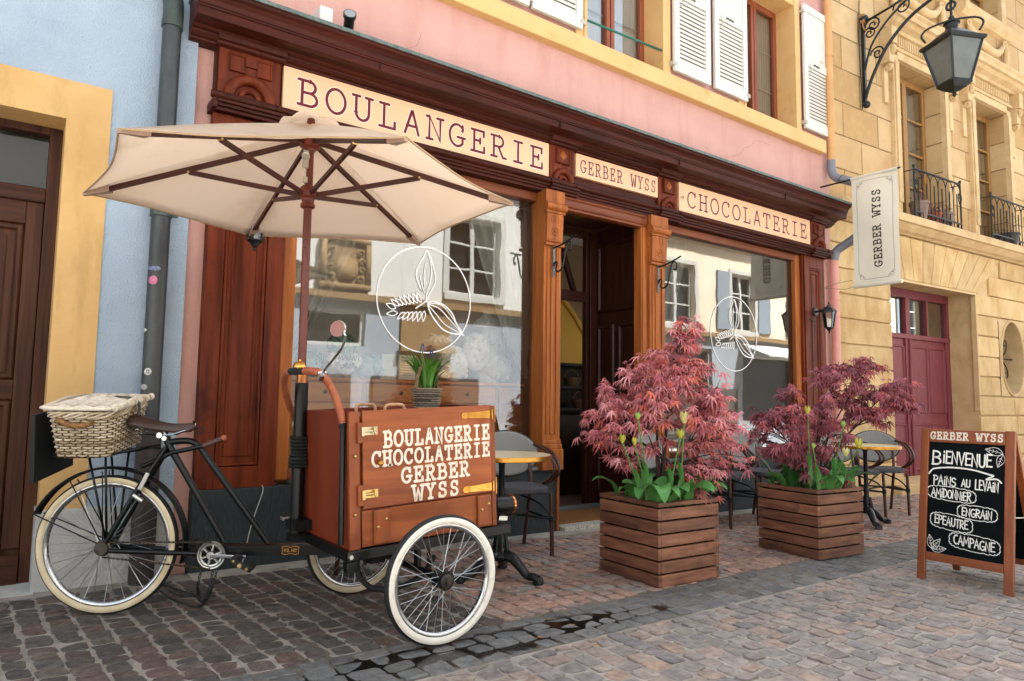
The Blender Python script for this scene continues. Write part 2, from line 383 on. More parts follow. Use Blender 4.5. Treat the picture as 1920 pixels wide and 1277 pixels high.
def text(mb, string, h, width, u0, v0, sw, fr, font=None, grow=0, off=0.0, jitter=0, slope=0, mono=0):
    """string fitted into width from (u0, v0); sw = stroke width in metres"""
    font = font or G; tot = sum(font[c][0] for c in string); sx = width/tot; x = u0; k = 0
    rnd = random.Random(len(string)*31)
    if mono: sx = mono*width/len(string)/.84
    for i_, c in enumerate(string):
        adv, st = font[c]
        if mono: x = u0+width*(i_+.5)/len(string)-adv*sx/2
        dj = rnd.uniform(-jitter, jitter)*h; sj = 1+rnd.uniform(-jitter, jitter)
        for p in st:
            q = [(x+a*sx, v0+dj+b*h*sj+slope*(x+a*sx-u0)) for a, b in p]
            clo = len(q) > 8 and (Vector(q[0])-Vector(q[-1])).length < 1e-5
            mb.ribbon(q[:-1] if clo else q, sw+grow, fr, closed=clo, off=off+.00012*(k % 5)); k += 1
        x += adv*sx
    return mb

# ================================================================== GROUND
mMortar = M('mortar', '#7f786f', '#99928a', rough=.9, ns=9, bump=.5, bs=90, dirt='#5f594f', dscale=1.3)
def stones(mb, x0, x1, y0, y1, lx, ly, gap, zoff, h, rnd, along_y=True, skew=0.0, dome=.0008, tilt=.003, gapb=None):
    """setts in staggered lines; every sett its own low rounded block"""
    a = x0 if along_y else y0; A = x1 if along_y else y1; b0 = y0 if along_y else x0; B = y1 if along_y else x1
    wa, wb = (lx, ly) if along_y else (ly, lx)
    while a < A:
        w_ = wa*rnd.uniform(.88, 1.12); w_ = min(w_, A-a) if A-a-w_ > wa*.4 else A-a
        b = b0-rnd.uniform(0, wb)
        while b < B:
            l = wb*rnd.uniform(.72, 1.3)
            ca, cb = a+w_/2, b+l/2; ha, hb = w_/2-gap/2, l/2-gap/2
            c0, c1 = max(b, b0), min(b+l, B)
            if c1-c0 > wb*.3:
                cb = (c0+c1)/2; hb = (c1-c0)/2-(gap if gapb is None else gapb)/2; j = lambda s=.0075: rnd.uniform(-s, s)
                zr = rnd.uniform(-.003, .003)*(1.5 if zoff < -.001 else 1)+zoff; k = min(.3, rnd.uniform(.007, .016)/max(.01, min(ha, hb)))
                ring = []
                for (sa, sb, m) in ((-1, -1, 0), (1, -1, 1), (1, 1, 2), (-1, 1, 3)):
                    ja, jb = j(), j(); pa = ca+sa*ha+ja; pb = cb+sb*hb+jb
                    p1 = (pa-sa*k*ha+j(.003), pb+j(.004)); p2 = (pa+j(.004), pb-sb*k*hb+j(.003))
                    ring += [p1, p2] if m in (1, 3) else [p2, p1]
                ta, tb = j(tilt), j(tilt)
                def pt(p, f, z):
                    q = (ca+(p[0]-ca)*f, cb+(p[1]-cb)*f); q = q if along_y else (q[1], q[0])
                    zz = z+ta*(p[0]-ca)/max(ha, .01)+tb*(p[1]-cb)/max(hb, .01)
                    return (q[0]+skew*(q[1]-y0), q[1], zz+gz(q[0]))
                vs = [pt(p, 1.0, zr-h) for p in ring]+[pt(p, .985, zr-.0035) for p in ring]+[pt(p, .93, zr) for p in ring]
                vs.append(pt((ca, cb), 1, zr+dome))
                fs = [(i, (i+1) % 8, 8+(i+1) % 8, 8+i) for i in range(8)]+[(8+i, 8+(i+1) % 8, 16+(i+1) % 8, 16+i) for i in range(8)]
                fs += [(16+i, 16+(i+1) % 8, 24) for i in range(8)]
                mb.add(vs, fs)
            b += l
        a += w_
    return mb
def bed(name, x0, x1, y0, y1, z, mat):
    mb = MB()
    mb.grid(lambda u, v: Vector((x0+(x1-x0)*u, y0+(y1-y0)*v, z+gz(x0+(x1-x0)*u))), 12, 6)
    return one(name, mb, mat, None, None, kind='structure')
mB = MB(); mB.grid(lambda u, v: Vector((-40+90*u, -40+90*v, -.05+gz(-40+90*u)-.02)), 19, 19)
one('ground', mB, M('far_paving', '#8e8680', '#a39a92', rough=.85, ns=6, bump=.4, bs=30), None, None, kind='structure')
bed('paving_bed', -3, 13.5, -3.2, 5.2, -.005, mMortar)
mJoint = M('dark_joint', '#57514a', '#6f685e', rough=.95, ns=12, bump=.5, bs=90, dirt='#4a5236', dscale=3)
bed('gutter_bed', -2.5, 13, 2.405, 2.795, -.0045, mJoint); bed('pavement_bed', 2.02, 13, 2.796, 4.36, -.0045, M('brown_joint', '#5a4c42', '#75675b', rough=.95, ns=12, bump=.5, bs=90))
rg = random.Random(3)
mb = MB(); stones(mb, -2.5, 2.02, 2.78, 4.40, .110, .092, .015, 0, .03, rg, skew=-.06, gapb=.007)
one('cobbled_pavement', mb, randmat('setts_dark', ['#3e3b39', '#524e4a', '#494644', '#63504a', '#4d4a47', '#5a5651', '#645048', '#454341'], rough=.8, bump=.9, bs=55, nz=(28, .34)), None, None, kind='structure')
mb = MB(); stones(mb, 2.03, 13, 2.80, 4.40, .102, .092, .009, .002, .03, rg)
one('sett_pavement', mb, randmat('setts_red', ['#81665c', '#93786c', '#9c7b6b', '#827e79', '#8a7167', '#a58673', '#787370', '#967466'], rough=.72, bump=.9, bs=55, nz=(26, .30)), None, None, kind='structure')
mb = MB(); stones(mb, -2.5, 13, 2.40, 2.79, .13, .098, .012, -.0012, .03, rg, along_y=False)
one('gutter', mb, randmat('setts_grey', ['#565858', '#666766', '#5f6060', '#70706e', '#535352'], rough=.6, bump=.9, bs=55, nz=(26, .30)), None, None, kind='structure')
mb = MB(); stones(mb, -2.5, 13, .62, 2.39, .106, .092, .014, 0, .03, rg, skew=.03, gapb=.009)
one('street', mb, randmat('setts_street', ['#736d68', '#847c75', '#7a7674', '#8d7c71', '#6c696a', '#90867d', '#6b6768', '#947e6e', '#78726f'], rough=.68, bump=.9, bs=55, nz=(26, .30)), None, None, kind='structure')
mb = MB(); mb.grid(lambda u, v: Vector((-12+38*u, -3.3+3.9*v, .002+gz(-12+38*u))), 20, 6)
one('bounce_sheet', mb, M('pale_bounce', '#b9b2a6', '#cfc8bc', rough=.85, ns=5, bump=.4, bs=30), None, None, kind='structure')  # unseen pale sheet, added to bounce sunlight onto the lower facade
mb = MB(); mb.box(.955, 8.1, 4.36, 4.53, -.16, -.0); mb.xf(Matrix(((1, 0, 0, 0), (0, 1, 0, 0), (-.0104, 0, 1, .0104*.95+.006), (0, 0, 0, 1))))
one('kerb_strip', mb, M('kerb_concrete', '#8f8a80', '#aaa59a', rough=.85, ns=8, bump=.3, bs=80, dirt='#5d574c', dscale=2.2), None, None, kind='structure')
# rain water lying in the gutter: a thin film over the setts, ragged at its edge
def watermat():
    m = bpy.data.materials.new('rain_water'); m.use_nodes = True; t = m.node_tree; N = t.nodes; L = t.links; N.remove(N['Principled BSDF'])
    a = N.new('ShaderNodeBsdfTransparent'); a.inputs[0].default_value = (.34, .33, .31, 1)
    b = N.new('ShaderNodeBsdfGlossy'); b.inputs['Roughness'].default_value = .12
    f = N.new('ShaderNodeFresnel'); f.inputs[0].default_value = 1.33; s = N.new('ShaderNodeMixShader')
    L.new(f.outputs[0], s.inputs[0]); L.new(a.outputs[0], s.inputs[1]); L.new(b.outputs[0], s.inputs[2])
    g = N.new('ShaderNodeAttribute'); g.attribute_name = 'depth'; tc = N.new('ShaderNodeTexCoord')
    n = N.new('ShaderNodeTexNoise'); n.inputs['Scale'].default_value = 12; n.inputs['Detail'].default_value = 7; n.inputs['Roughness'].default_value = .7; L.new(tc.outputs['Object'], n.inputs['Vector'])
    ma = N.new('ShaderNodeMath'); ma.operation = 'ADD'; L.new(g.outputs['Fac'], ma.inputs[0]); L.new(n.outputs[0], ma.inputs[1])
    r = N.new('ShaderNodeMapRange'); r.interpolation_type = 'SMOOTHSTEP'; r.inputs[1].default_value = .78; r.inputs[2].default_value = 1.05; L.new(ma.outputs[0], r.inputs[0])
    c = N.new('ShaderNodeBsdfTransparent'); s2 = N.new('ShaderNodeMixShader'); L.new(r.outputs[0], s2.inputs[0]); L.new(c.outputs[0], s2.inputs[1]); L.new(s.outputs[0], s2.inputs[2])
    L.new(s2.outputs[0], N['Material Output'].inputs[0]); return m
mb = MB(); nu, nv = 70, 14; dep = []
for j in range(nv):
    for i in range(nu):
        u, v = i/(nu-1), j/(nv-1); x = .55+u*2.7; dep.append(max(0, 1-abs(2*v-1)**1.5)*min(1, u*3.2, (1-u)*2.4)**.7*.85)
mb.grid(lambda u, v: Vector((.55+u*2.7, 2.38+.42*v-.02*u, gz(.55+u*2.7)-.0036)), nu, nv)
wo = one('puddle_water', mb, watermat(), None, None, kind='structure'); at = wo.data.attributes.new('depth', 'FLOAT', 'POINT'); at.data.foreach_set('value', dep)

# ================================================================== BLUE HOUSE (left)
mBlue = M('blue_render', '#95a6b8', '#a1b1c1', rough=.9, ns=3, bump=1.0, bs=85, bdet=5, dirt='#93a5b6', dscale=1.2, dvec=(3, 3, .5))
mOchre = M('ochre_paint', '#c39c64', '#cca770', rough=.85, ns=3, bump=.8, bs=16, bdet=6, dirt='#ab8a52', dscale=2.0, dramp=(.52, .74), dvec=(2.5, 2.5, .7))
mBase = M('grey_base_render', '#a9a9a6', '#b9b9b5', rough=.9, ns=4, bump=.9, bs=30, bdet=6, dirt='#7d7a72', dscale=3, dramp=(.6, .8))
mDoorW = woodmat('old_door_wood', '#2b150d', '#53311f', 'z', rough=.55, fine=30, spec=.2)
mDoorX = woodmat('old_door_rail_wood', '#2b140b', '#4c2b1a', 'x', rough=.55, fine=30, spec=.2)
mPane = glassmat('window_glass', .14, 2.8)
mPaneD = glassmat('dark_window_glass', .01, .35)
H = T('blue_house', 'pale blue rendered house with ochre door surround and brown panelled door', 'house', (.2, 4.55, 0))
mb = MB(); wall(mb, -4, .86, -.3, 6.5, 4.55, [(-1.0, .208, -.02, 2.61)], .26); part('wall', mb, mBlue, H)
mb = MB(); mb.box(.2105, .415, 4.542, 4.56, .43, 2.6124); mb.box(-4, .415, 4.542, 4.56, 2.6125, 2.825)
mb.box(.198, .2105, 4.542, 4.80, .43, 2.6125); mb.box(-1, .198, 4.542, 4.80, 2.600, 2.6125); part('door_surround', mb, mOchre, H)
mb = MB(); mb.box(.19, .86, 4.535, 4.56, -.3, .43); mb.box(.188, .2, 4.535, 4.80, -.3, .4295); part('base', mb, mBase, H, bevel=.006)
mb = MB()
mb.box(.135, .198, 4.76, 4.84, 0, 2.6); mb.box(-1, .135, 4.76, 4.84, 2.555, 2.6); part('door_frame', mb, mDoorW, H, bevel=.004)
mb = MB(); mb.box(-1, .135, 4.755, 4.84, 2.15, 2.235); part('transom_bar', mb, mDoorX, H, bevel=.006)
mb = MB(); mb.quad((-1, 4.80, 2.235), (.135, 4.80, 2.235), (.135, 4.80, 2.555), (-1, 4.80, 2.555)); part('transom_pane', mb, mPaneD, H)
mb = MB(); mb.box(-4, .8, 4.9, 11, -.3, 6.5); part('hall_sun_block', mb, M('dark_room', '#15181a', rough=.9), H)  # deep box behind the door, made house-sized to block the sun
dr = MB(); dr.box(-1, .132, 4.795, 4.835, 0, 2.15); D = part('door', dr, mDoorW, H)
mb = MB()
for (a, b, c, d) in ((.05, .132, .2, 2.15), (-.72, -.55, .2, 2.15)): mb.box(a, b, 4.775, 4.794, c, d)
part('door_stile', mb, mDoorW, D, bevel=.004)
mb = MB()
for (c, d) in ((2.02, 2.15), (1.02, 1.13), (.02, .2)): mb.box(-.55, .05, 4.774, 4.794, c, d)
mb.box(-.6, .132, 4.745, 4.774, .012, .17); part('door_rail', mb, mDoorX, D, bevel=.004)
mb = MB()
for (c, d) in ((1.13, 2.02), (.2, 1.02)):
    mb.frame_ring((0, 4.793, 0), (1, 0, 0), (0, 0, 1), (0, -1, 0), -.55, .05, c, d, .045, .016)
    mb.box(-.47, -.03, 4.782, 4.794, c+.08, d-.08)
part('door_panel', mb, mDoorW, D, bevel=.003)
mb = MB(); mb.box(-1, .2, 4.50, 4.9, -.2, .012); part('doorstep', mb, mBase, H)

# dark downpipe between the houses
mPipe = M('dark_pipe_paint', '#2b2f31', '#363a3b', rough=.4, ns=14, bump=.15, bs=50, dirt='#4b5356', dscale=6, dramp=(.62, .8))
mVerd = M('weathered_copper', '#2c3634', '#41504d', rough=.5, ns=10, dirt='#23272a', dscale=6)
P_ = T('drainpipe', 'dark iron downpipe with stickers beside the blue wall', 'drainpipe', (.70, 4.48, 0))
mb = MB(); mb.tube([(.695, 4.475, .86), (.695, 4.475, 3.33)], .053, 20); part('pipe', mb, mPipe, P_, smooth='angle')
mb = MB(); mb.tube([(.70, 4.475, -.05), (.70, 4.475, .9)], .066, 20); part('pipe_foot', mb, M('rusty_pipe', '#2a2625', '#38302d', rough=.6, ns=8, dirt='#4b3b33', dscale=9), P_, smooth='angle')
mb = MB(); mb.tube(smooth_path([(.695, 4.475, 3.28), (.695, 4.475, 3.42), (.66, 4.475, 3.52), (.54, 4.47, 3.66), (.40, 4.46, 3.80)], 5), .058, 20); part('elbow', mb, mVerd, P_, smooth='angle')
mb = MB(); mb.tube([(.695, 4.475, 3.27), (.695, 4.475, 3.31)], .060, 20); part('socket', mb, mVerd, P_, smooth='angle')
mb = MB(); mb.tube([(.695, 4.475, 2.105), (.695, 4.475, 2.16)], .061, 20); mb.tube([(.695, 4.475, 2.165), (.695, 4.475, 2.18)], .058, 20); mb.box(.75, .785, 4.46, 4.49, 2.115, 2.15); part('collar', mb, mVerd, P_, smooth='angle')
def sticker(name, px, py, rx, rz, mat, label, ang=0):
    c = fy(px, py, 4.42); x = c.x
    mb = MB()
    def f(u, v):
        a = 2*math.pi*u; du = rx*math.cos(a)*v; dz = rz*math.sin(a)*v; t = (x+du-.695)/.0545
        t = max(-.98, min(.98, t)); th = math.asin(t); return Vector((.695+.0545*math.sin(th), 4.475-.0545*math.cos(th), c.z+dz))
    mb.grid(f, 20, 4, True); return one(name, mb, mat, label, 'sticker', group='stickers on the dark downpipe')
mWhiteS = M('white_sticker', '#c9cbc8', rough=.5)
sticker('sticker', 288, 525, .021, .026, M('pink_sticker', '#b0517f', '#c77a98', rough=.5, ns=60), 'round pink sticker on the dark downpipe')
sticker('sticker', 291, 503, .030, .014, M('blue_sticker', '#3c4a66', '#7f8fb0', rough=.5, ns=90), 'small blue and grey winged sticker above the pink sticker')
sticker('sticker', 271, 618, .016, .011, mWhiteS, 'tiny square white sticker halfway down the dark downpipe')
sticker('sticker', 278, 697, .017, .020, mWhiteS, 'round white sticker with black letters on the dark downpipe')
sticker('sticker', 271, 726, .016, .016, M('peeled_sticker', '#8f918e', '#adafac', rough=.7, ns=40), 'torn pale round sticker lowest on the dark downpipe')
mb = MB(); c = fy(278, 697, 4.4195)
text(mb, 'FY', .012, .018, c.x-.010, c.z-.002, .0025, lambda u, v, o: Vector((u, 4.4185-o, v)))
mb.ribbon([(c.x-.012, c.z-.008), (c.x+.011, c.z-.008)], .004, lambda u, v, o: Vector((u, 4.4185, v)))
_st = [o for o in bpy.data.objects if o.get('label', '').startswith('round white sticker')][0]; part('lettering', mb, M('black_ink', '#101010', rough=.6), _st)

# ================================================================== PINK HOUSE (above and round the shop)
mPink = M('pink_render', '#bd9188', '#c59990', rough=.9, ns=2.2, bump=.7, bs=34, bdet=6, dirt='#b5857b', dscale=1.3, dramp=(.5, .75), dvec=(3.2, 3.2, .45))
mYel = M('yellow_trim', '#cfa56c', '#d6ae76', rough=.75, ns=3, bump=.25, bs=20, dirt='#bd8d50', dscale=4, dramp=(.58, .75))
mShut = M('white_shutter_paint', '#cbc7bf', '#d3cfc8', rough=.6, ns=5, dirt='#a49c8e', dscale=6, dramp=(.62, .8))
mFrame = woodmat('window_frame_wood', '#743a22', '#965336', 'z', rough=.45)
PH = T('pink_house', 'pink rendered house with yellow window trim and white shutters above the shop', 'house', (4.5, 4.60, 0))
WIN = [(1.72, 2.76), (4.15, 5.20), (6.58, 7.60)]
mb = MB(); wall(mb, .80, 8.36, -.3, 6.5, 4.60, [(.97, 8.07, -.31, 3.33)]+[(a, b, 4.36, 5.98) for a, b in WIN], .30); part('wall', mb, mPink, PH)
mb = MB(); mb.box(1.2, 8.17, 4.515, 4.61, 4.205, 4.37); part('sill_band', mb, mYel, PH, bevel=.008)
for i, (a, b) in enumerate(WIN):
    mb = MB()
    for (p, q, r_, s_) in ((a-.12, a+.004, 4.371, 6.10), (b-.004, b+.12, 4.371, 6.10)): mb.box(p, q, 4.575, 4.91, r_, s_)
    mb.box(a+.0045, b-.0045, 4.578, 4.91, 5.975, 6.10)
    mb.box(a-.03, a+.006, 4.56, 4.58, 4.372, 6.06); mb.box(b-.006, b+.03, 4.56, 4.58, 4.372, 6.06)
    sr = part('window_surround', mb, mYel, PH, bevel=.004)
    fm = MB(); y0, y1 = 4.82, 4.88
    fm.box(a+.005, a+.065, y0, y1, 4.37, 5.974); fm.box(b-.065, b-.005, y0, y1, 4.37, 5.974); fm.box(a+.0655, b-.0655, y0, y1, 4.37, 4.42); fm.box(a+.0655, b-.0655, y0, y1, 5.90, 5.974)
    mx = (a+b)/2+.02; fm.box(mx-.055, mx-.006, y0-.012, y1, 4.4205, 5.8995); fm.box(mx+.006, mx+.055, y0-.012, y1, 4.4205, 5.8995); fm.box(mx-.006, mx+.006, y0+.006, y1, 4.4205, 5.8995)
    wf = part('window_frame', fm, mFrame, PH, bevel=.004)
    for (p, q) in ((a+.066, mx-.056), (mx+.056, b-.066)):
        g = MB(); g.quad((p, 4.85, 4.421), (q, 4.85, 4.421), (q, 4.85, 5.899), (p, 4.85, 5.899)); part('pane', g, mPane, wf)
        g = MB()
        for k in (1, 2): g.box(p, q, 4.856, 4.868, 4.42+k*.49, 4.42+k*.49+.016)
        part('glazing_bar', g, M('pale_bar', '#8a8f90', rough=.6), wf)
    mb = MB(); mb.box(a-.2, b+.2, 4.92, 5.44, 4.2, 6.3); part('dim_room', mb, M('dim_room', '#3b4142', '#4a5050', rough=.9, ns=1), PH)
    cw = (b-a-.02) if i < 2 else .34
    mb = MB(); mb.grid(lambda u, v: Vector((b-.01-cw+cw*u, 4.898-.008*math.sin(u*40*cw/.3), 4.4+1.5*v)), 60, 2); part('curtain', mb, M('pane_sky_sheen', '#b9c2c4', '#c6cecf', rough=.9, ns=2) if i < 2 else M('grey_net', '#8d9694', rough=.9), PH, smooth=True)  # first two windows: pale sheet stands in for sky reflected in the panes
def shutter(x0, name='shutter'):
    x1 = x0+.58; z0, z1 = 4.44, 6.04; ya, yb = 4.525, 4.56
    mb = MB(); w_ = .075
    mb.box(x0, x0+w_, ya, yb, z0, z1); mb.box(x1-w_, x1, ya, yb, z0, z1)
    for (a, b) in ((z0, z0+.12), (z0+.80, z0+.90), (z1-.09, z1)): mb.box(x0+w_, x1-w_, ya, yb, a, b)
    mb.box(x0+w_, x1-w_, ya+.012, yb-.008, z0+.9, z1-.09)
    s = part(name, mb, mShut, PH, bevel=.003)
    mb = MB(); n = 15
    for k in range(n):
        z = z0+.12+.68*(k+.5)/n; mb.obox((x0+w_, ya+.016, z), (x1-w_, ya+.016, z), .005, .0245, up=(0, -.3, .95))
    part('louvres', mb, mShut, s)
    mb = MB(); mb.box(x0+w_, x1-w_, yb-.006, yb-.002, z0+.12, z0+.80); part('slot_shade_back', mb, M('slot_shade_grey', '#5f5b55', rough=.8), s)  # grey backing paints in the shade between the louvres
    mb = MB(); xh = x0 if x0 in (5.33, 7.74) else x1
    mb.box(xh-.035, xh+.035, ya-.004, 4.60, z0+.05, z0+.09); mb.box(xh-.03, xh+.03, ya-.004, 4.60, z1-.12, z1-.09)
    mb.tube(smooth_path([(x0+.09, ya-.012, z0+.84), (x0+.085, ya-.02, z0+.80), (x0+.10, ya-.02, z0+.74), (x0+.085, ya-.01, z0+.70)], 4), .005, 6)
    part('hinge', mb, M('white_iron', '#a9a59a', rough=.5), s)
    mb = MB()
    for k in range(5): mb.ball((x0+.20+k*.028, ya-.004, z0+.845+.004*(k % 2)), .012, 8, 5)
    part('shutter_catch', mb, M('dull_iron', '#5a5850', rough=.6, metal=.4), s)
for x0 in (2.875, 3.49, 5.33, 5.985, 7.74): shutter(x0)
mb = MB(); mb.tube([(4.15, 4.60, 4.60), (5.19, 4.58, 4.62)], .011, 10)
for k in range(30):
    x = 4.17+k*.034; mb.torus((x, 4.60-.0004*k, 4.60+.0006*k), (0, 1, 0), (1, 0, 0), .011, .0022, n=8, m=4)
one('window_rail', mb, M('green_rail_paint', '#0f5a49', '#176b58', rough=.4), 'twisted green metal rail across the shuttered upstairs window', 'rail', smooth=True)
mb = MB(); mb.box(.85, 8.3, 5.45, 5.55, 3.12, 6.5); mb.box(.85, 8.3, 4.91, 5.449, 6.32, 6.5); mb.box(.85, 8.3, 4.91, 5.449, 3.12, 4.18); part('house_body', mb, MATS['dark_room'], PH)  # unseen slabs added to keep sun from leaking in behind the facade
mb = MB(); mb.ribbon([(6.35, 3.78), (6.50, 3.84), (6.58, 3.93), (6.70, 3.98), (6.78, 4.06), (6.93, 4.09), (7.05, 4.08)], .004, lambda u, v, o: Vector((u, 4.5985, v))); mb.ribbon([(2.3, 3.70), (2.42, 3.78), (2.46, 3.9)], .003, lambda u, v, o: Vector((u, 4.5985, v))); part('wall_crack', mb, M('crack', '#8f6a60', rough=.95), PH)
# spotlight and white box standing on the cornice
t = T('spotlight', 'black spotlight standing on the shop cornice', 'spotlight', (1.83, 4.45, 3.5))
c = fy(655, 40, 4.40); d = Vector((-.25, -.75, .35)).normalized(); mb = MB()
mb.tube([c-d*.07, c+d*.04], .036, 16); mb.tube([c+d*.035, c+d*.062], .045, 16); part('lamp_head', mb, M('black_iron', '#0d0f10', rough=.35), t, smooth='angle')
mb = MB(); mb.tube([c+d*.060, c+d*.0635], .038, 16); part('lens', mb, M('lens_glass', '#7f8587', rough=.15, spec=.8), t)
mb = MB(); mb.tube([c-d*.03, c+Vector((.03, .03, -.09)), (c.x+.03, 4.44, 3.49)], .010, 8); part('bracket', mb, MATS['black_iron'], t)
c = fy(610, 32, 4.45); mb = MB(); mb.box(c.x-.045, c.x+.045, 4.43, 4.60, c.z-.055, c.z+.06)
mb.box(c.x-.045, c.x+.045, 4.425, 4.43, c.z-.055, c.z+.06); one('junction_box', mb, M('white_plastic', '#cfcdc8', rough=.5), 'square white box on the pink wall beside the spotlight', 'box', (c.x, 4.5, c.z), bevel=.004)

# ================================================================== SHOPFRONT
mMah = woodmat('shop_wood_dark', '#2d120b', '#4a1d12', 'x', rough=.45, fine=22, dirt='#260e08', spec=.15)
mMahZ = woodmat('shop_wood_panel', '#46190c', '#76331a', 'z', rough=.45, fine=18, dirt='#38130a', spec=.15)
mOak = woodmat('shop_wood_orange', '#7c421f', '#b0672f', 'z', rough=.45, fine=20, spec=.2)
mOakX = woodmat('shop_wood_orange_rail', '#5f2d17', '#7f4222', 'x', rough=.42, fine=20, spec=.3)
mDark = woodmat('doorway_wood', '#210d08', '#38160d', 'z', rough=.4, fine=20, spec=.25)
mPlinth = M('slate_plinth', '#272d30', '#363d40', rough=.55, spec=.25, ns=12, scale=(6, 6, 1.2), bump=.2, bs=40, dirt='#4a5255', dscale=14, dramp=(.6, .85))
SF = T('shopfront', 'dark carved wooden bakery shopfront with two large windows and a recessed door', 'shopfront', (4.5, 4.52, 0))
# plinths
mb = MB(); mb.box(.955, 3.83, 4.52, 4.66, -.3, .487); part('plinth', mb, mPlinth, SF, bevel=.008)
mb = MB(); mb.box(4.87, 8.08, 4.52, 4.66, -.3, .487); part('plinth', mb, mPlinth, SF, bevel=.008)
mb = MB(); mb.box(1.56, 3.60, 4.505, 4.68, .4875, .515); mb.box(5.12, 7.60, 4.505, 4.68, .4875, .515); part('sill', mb, M('grey_sill', '#6d6f6c', '#85867f', rough=.6, ns=8), SF, bevel=.006)
# end panels
for x0, x1 in ((.965, 1.445), (7.63, 8.065)):
    mb = MB(); mb.box(x0, x1, 4.545, 4.62, .488, 2.86); pn = part('wall_panel', mb, mMahZ, SF, bevel=.004)
    mb = MB(); s_ = x1-x0
    mb.box(x0, x0+.10*s_/.45, 4.53, 4.545, .488, 2.86); mb.box(x1-.10*s_/.45, x1, 4.53, 4.545, .488, 2.86)
    a, b = x0+.10*s_/.45, x1-.10*s_/.45
    for c, d in ((.488, .62), (2.70, 2.86)): mb.box(a, b, 4.53, 4.545, c, d)
    part('panel_frame', mb, mMahZ, pn, bevel=.003)
    mb = MB(); mb.frame_ring((0, 4.544, 0), (1, 0, 0), (0, 0, 1), (0, -1, 0), a, b, .62, 2.70, .03, .014)
    mb.frame_ring((0, 4.543, 0), (1, 0, 0), (0, 0, 1), (0, -1, 0), a+.05, b-.05, .68, 2.64, .018, .008); part('panel_moulding', mb, mMahZ, pn)
# entablature
prof = [(4.60, 2.84), (4.505, 2.84), (4.505, 2.862), (4.488, 2.864), (4.488, 2.882), (4.472, 2.884), (4.472, 2.902), (4.455, 2.905), (4.444, 2.915), (4.440, 2.930), (4.446, 2.946), (4.46, 2.955), (4.53, 2.958), (4.53, 3.262)]
mb = MB(); mb.prism([(.965, y, z) for y, z in prof+[(4.60, 3.262)]], (7.10, 0, 0)); part('architrave', mb, mMah, SF)
prof = [(4.60, 3.2625), (4.525, 3.2625), (4.505, 3.268), (4.50, 3.278), (4.478, 3.284), (4.462, 3.30), (4.46, 3.312), (4.44, 3.316), (4.425, 3.330), (4.31, 3.332), (4.31, 3.385), (4.302, 3.388), (4.302, 3.400), (4.296, 3.402), (4.288, 3.43), (4.268, 3.452), (4.250, 3.466), (4.245, 3.490), (4.60, 3.495)]
mb = MB(); mb.prism([(.80, y, z) for y, z in prof], (7.42, 0, 0)); part('cornice', mb, mMah, SF)
mb = MB(); mb.prism([(.79, y, z) for y, z in ((4.60, 3.4955), (4.238, 3.4905), (4.232, 3.482), (4.226, 3.484), (4.226, 3.508), (4.236, 3.514), (4.60, 3.54))], (7.44, 0, 0)); part('cornice_flashing', mb, M('lead_flashing', '#4a5654', '#66706c', rough=.6, ns=25, bump=.3, bs=60), SF)
mb = MB()
for x in (1.98, 3.62, 5.12, 6.9): mb.box(x, x+.006, 4.299, 4.3085, 3.333, 3.40)
part('cornice_joint', mb, M('black_gap', '#0a0605', rough=.9), SF)
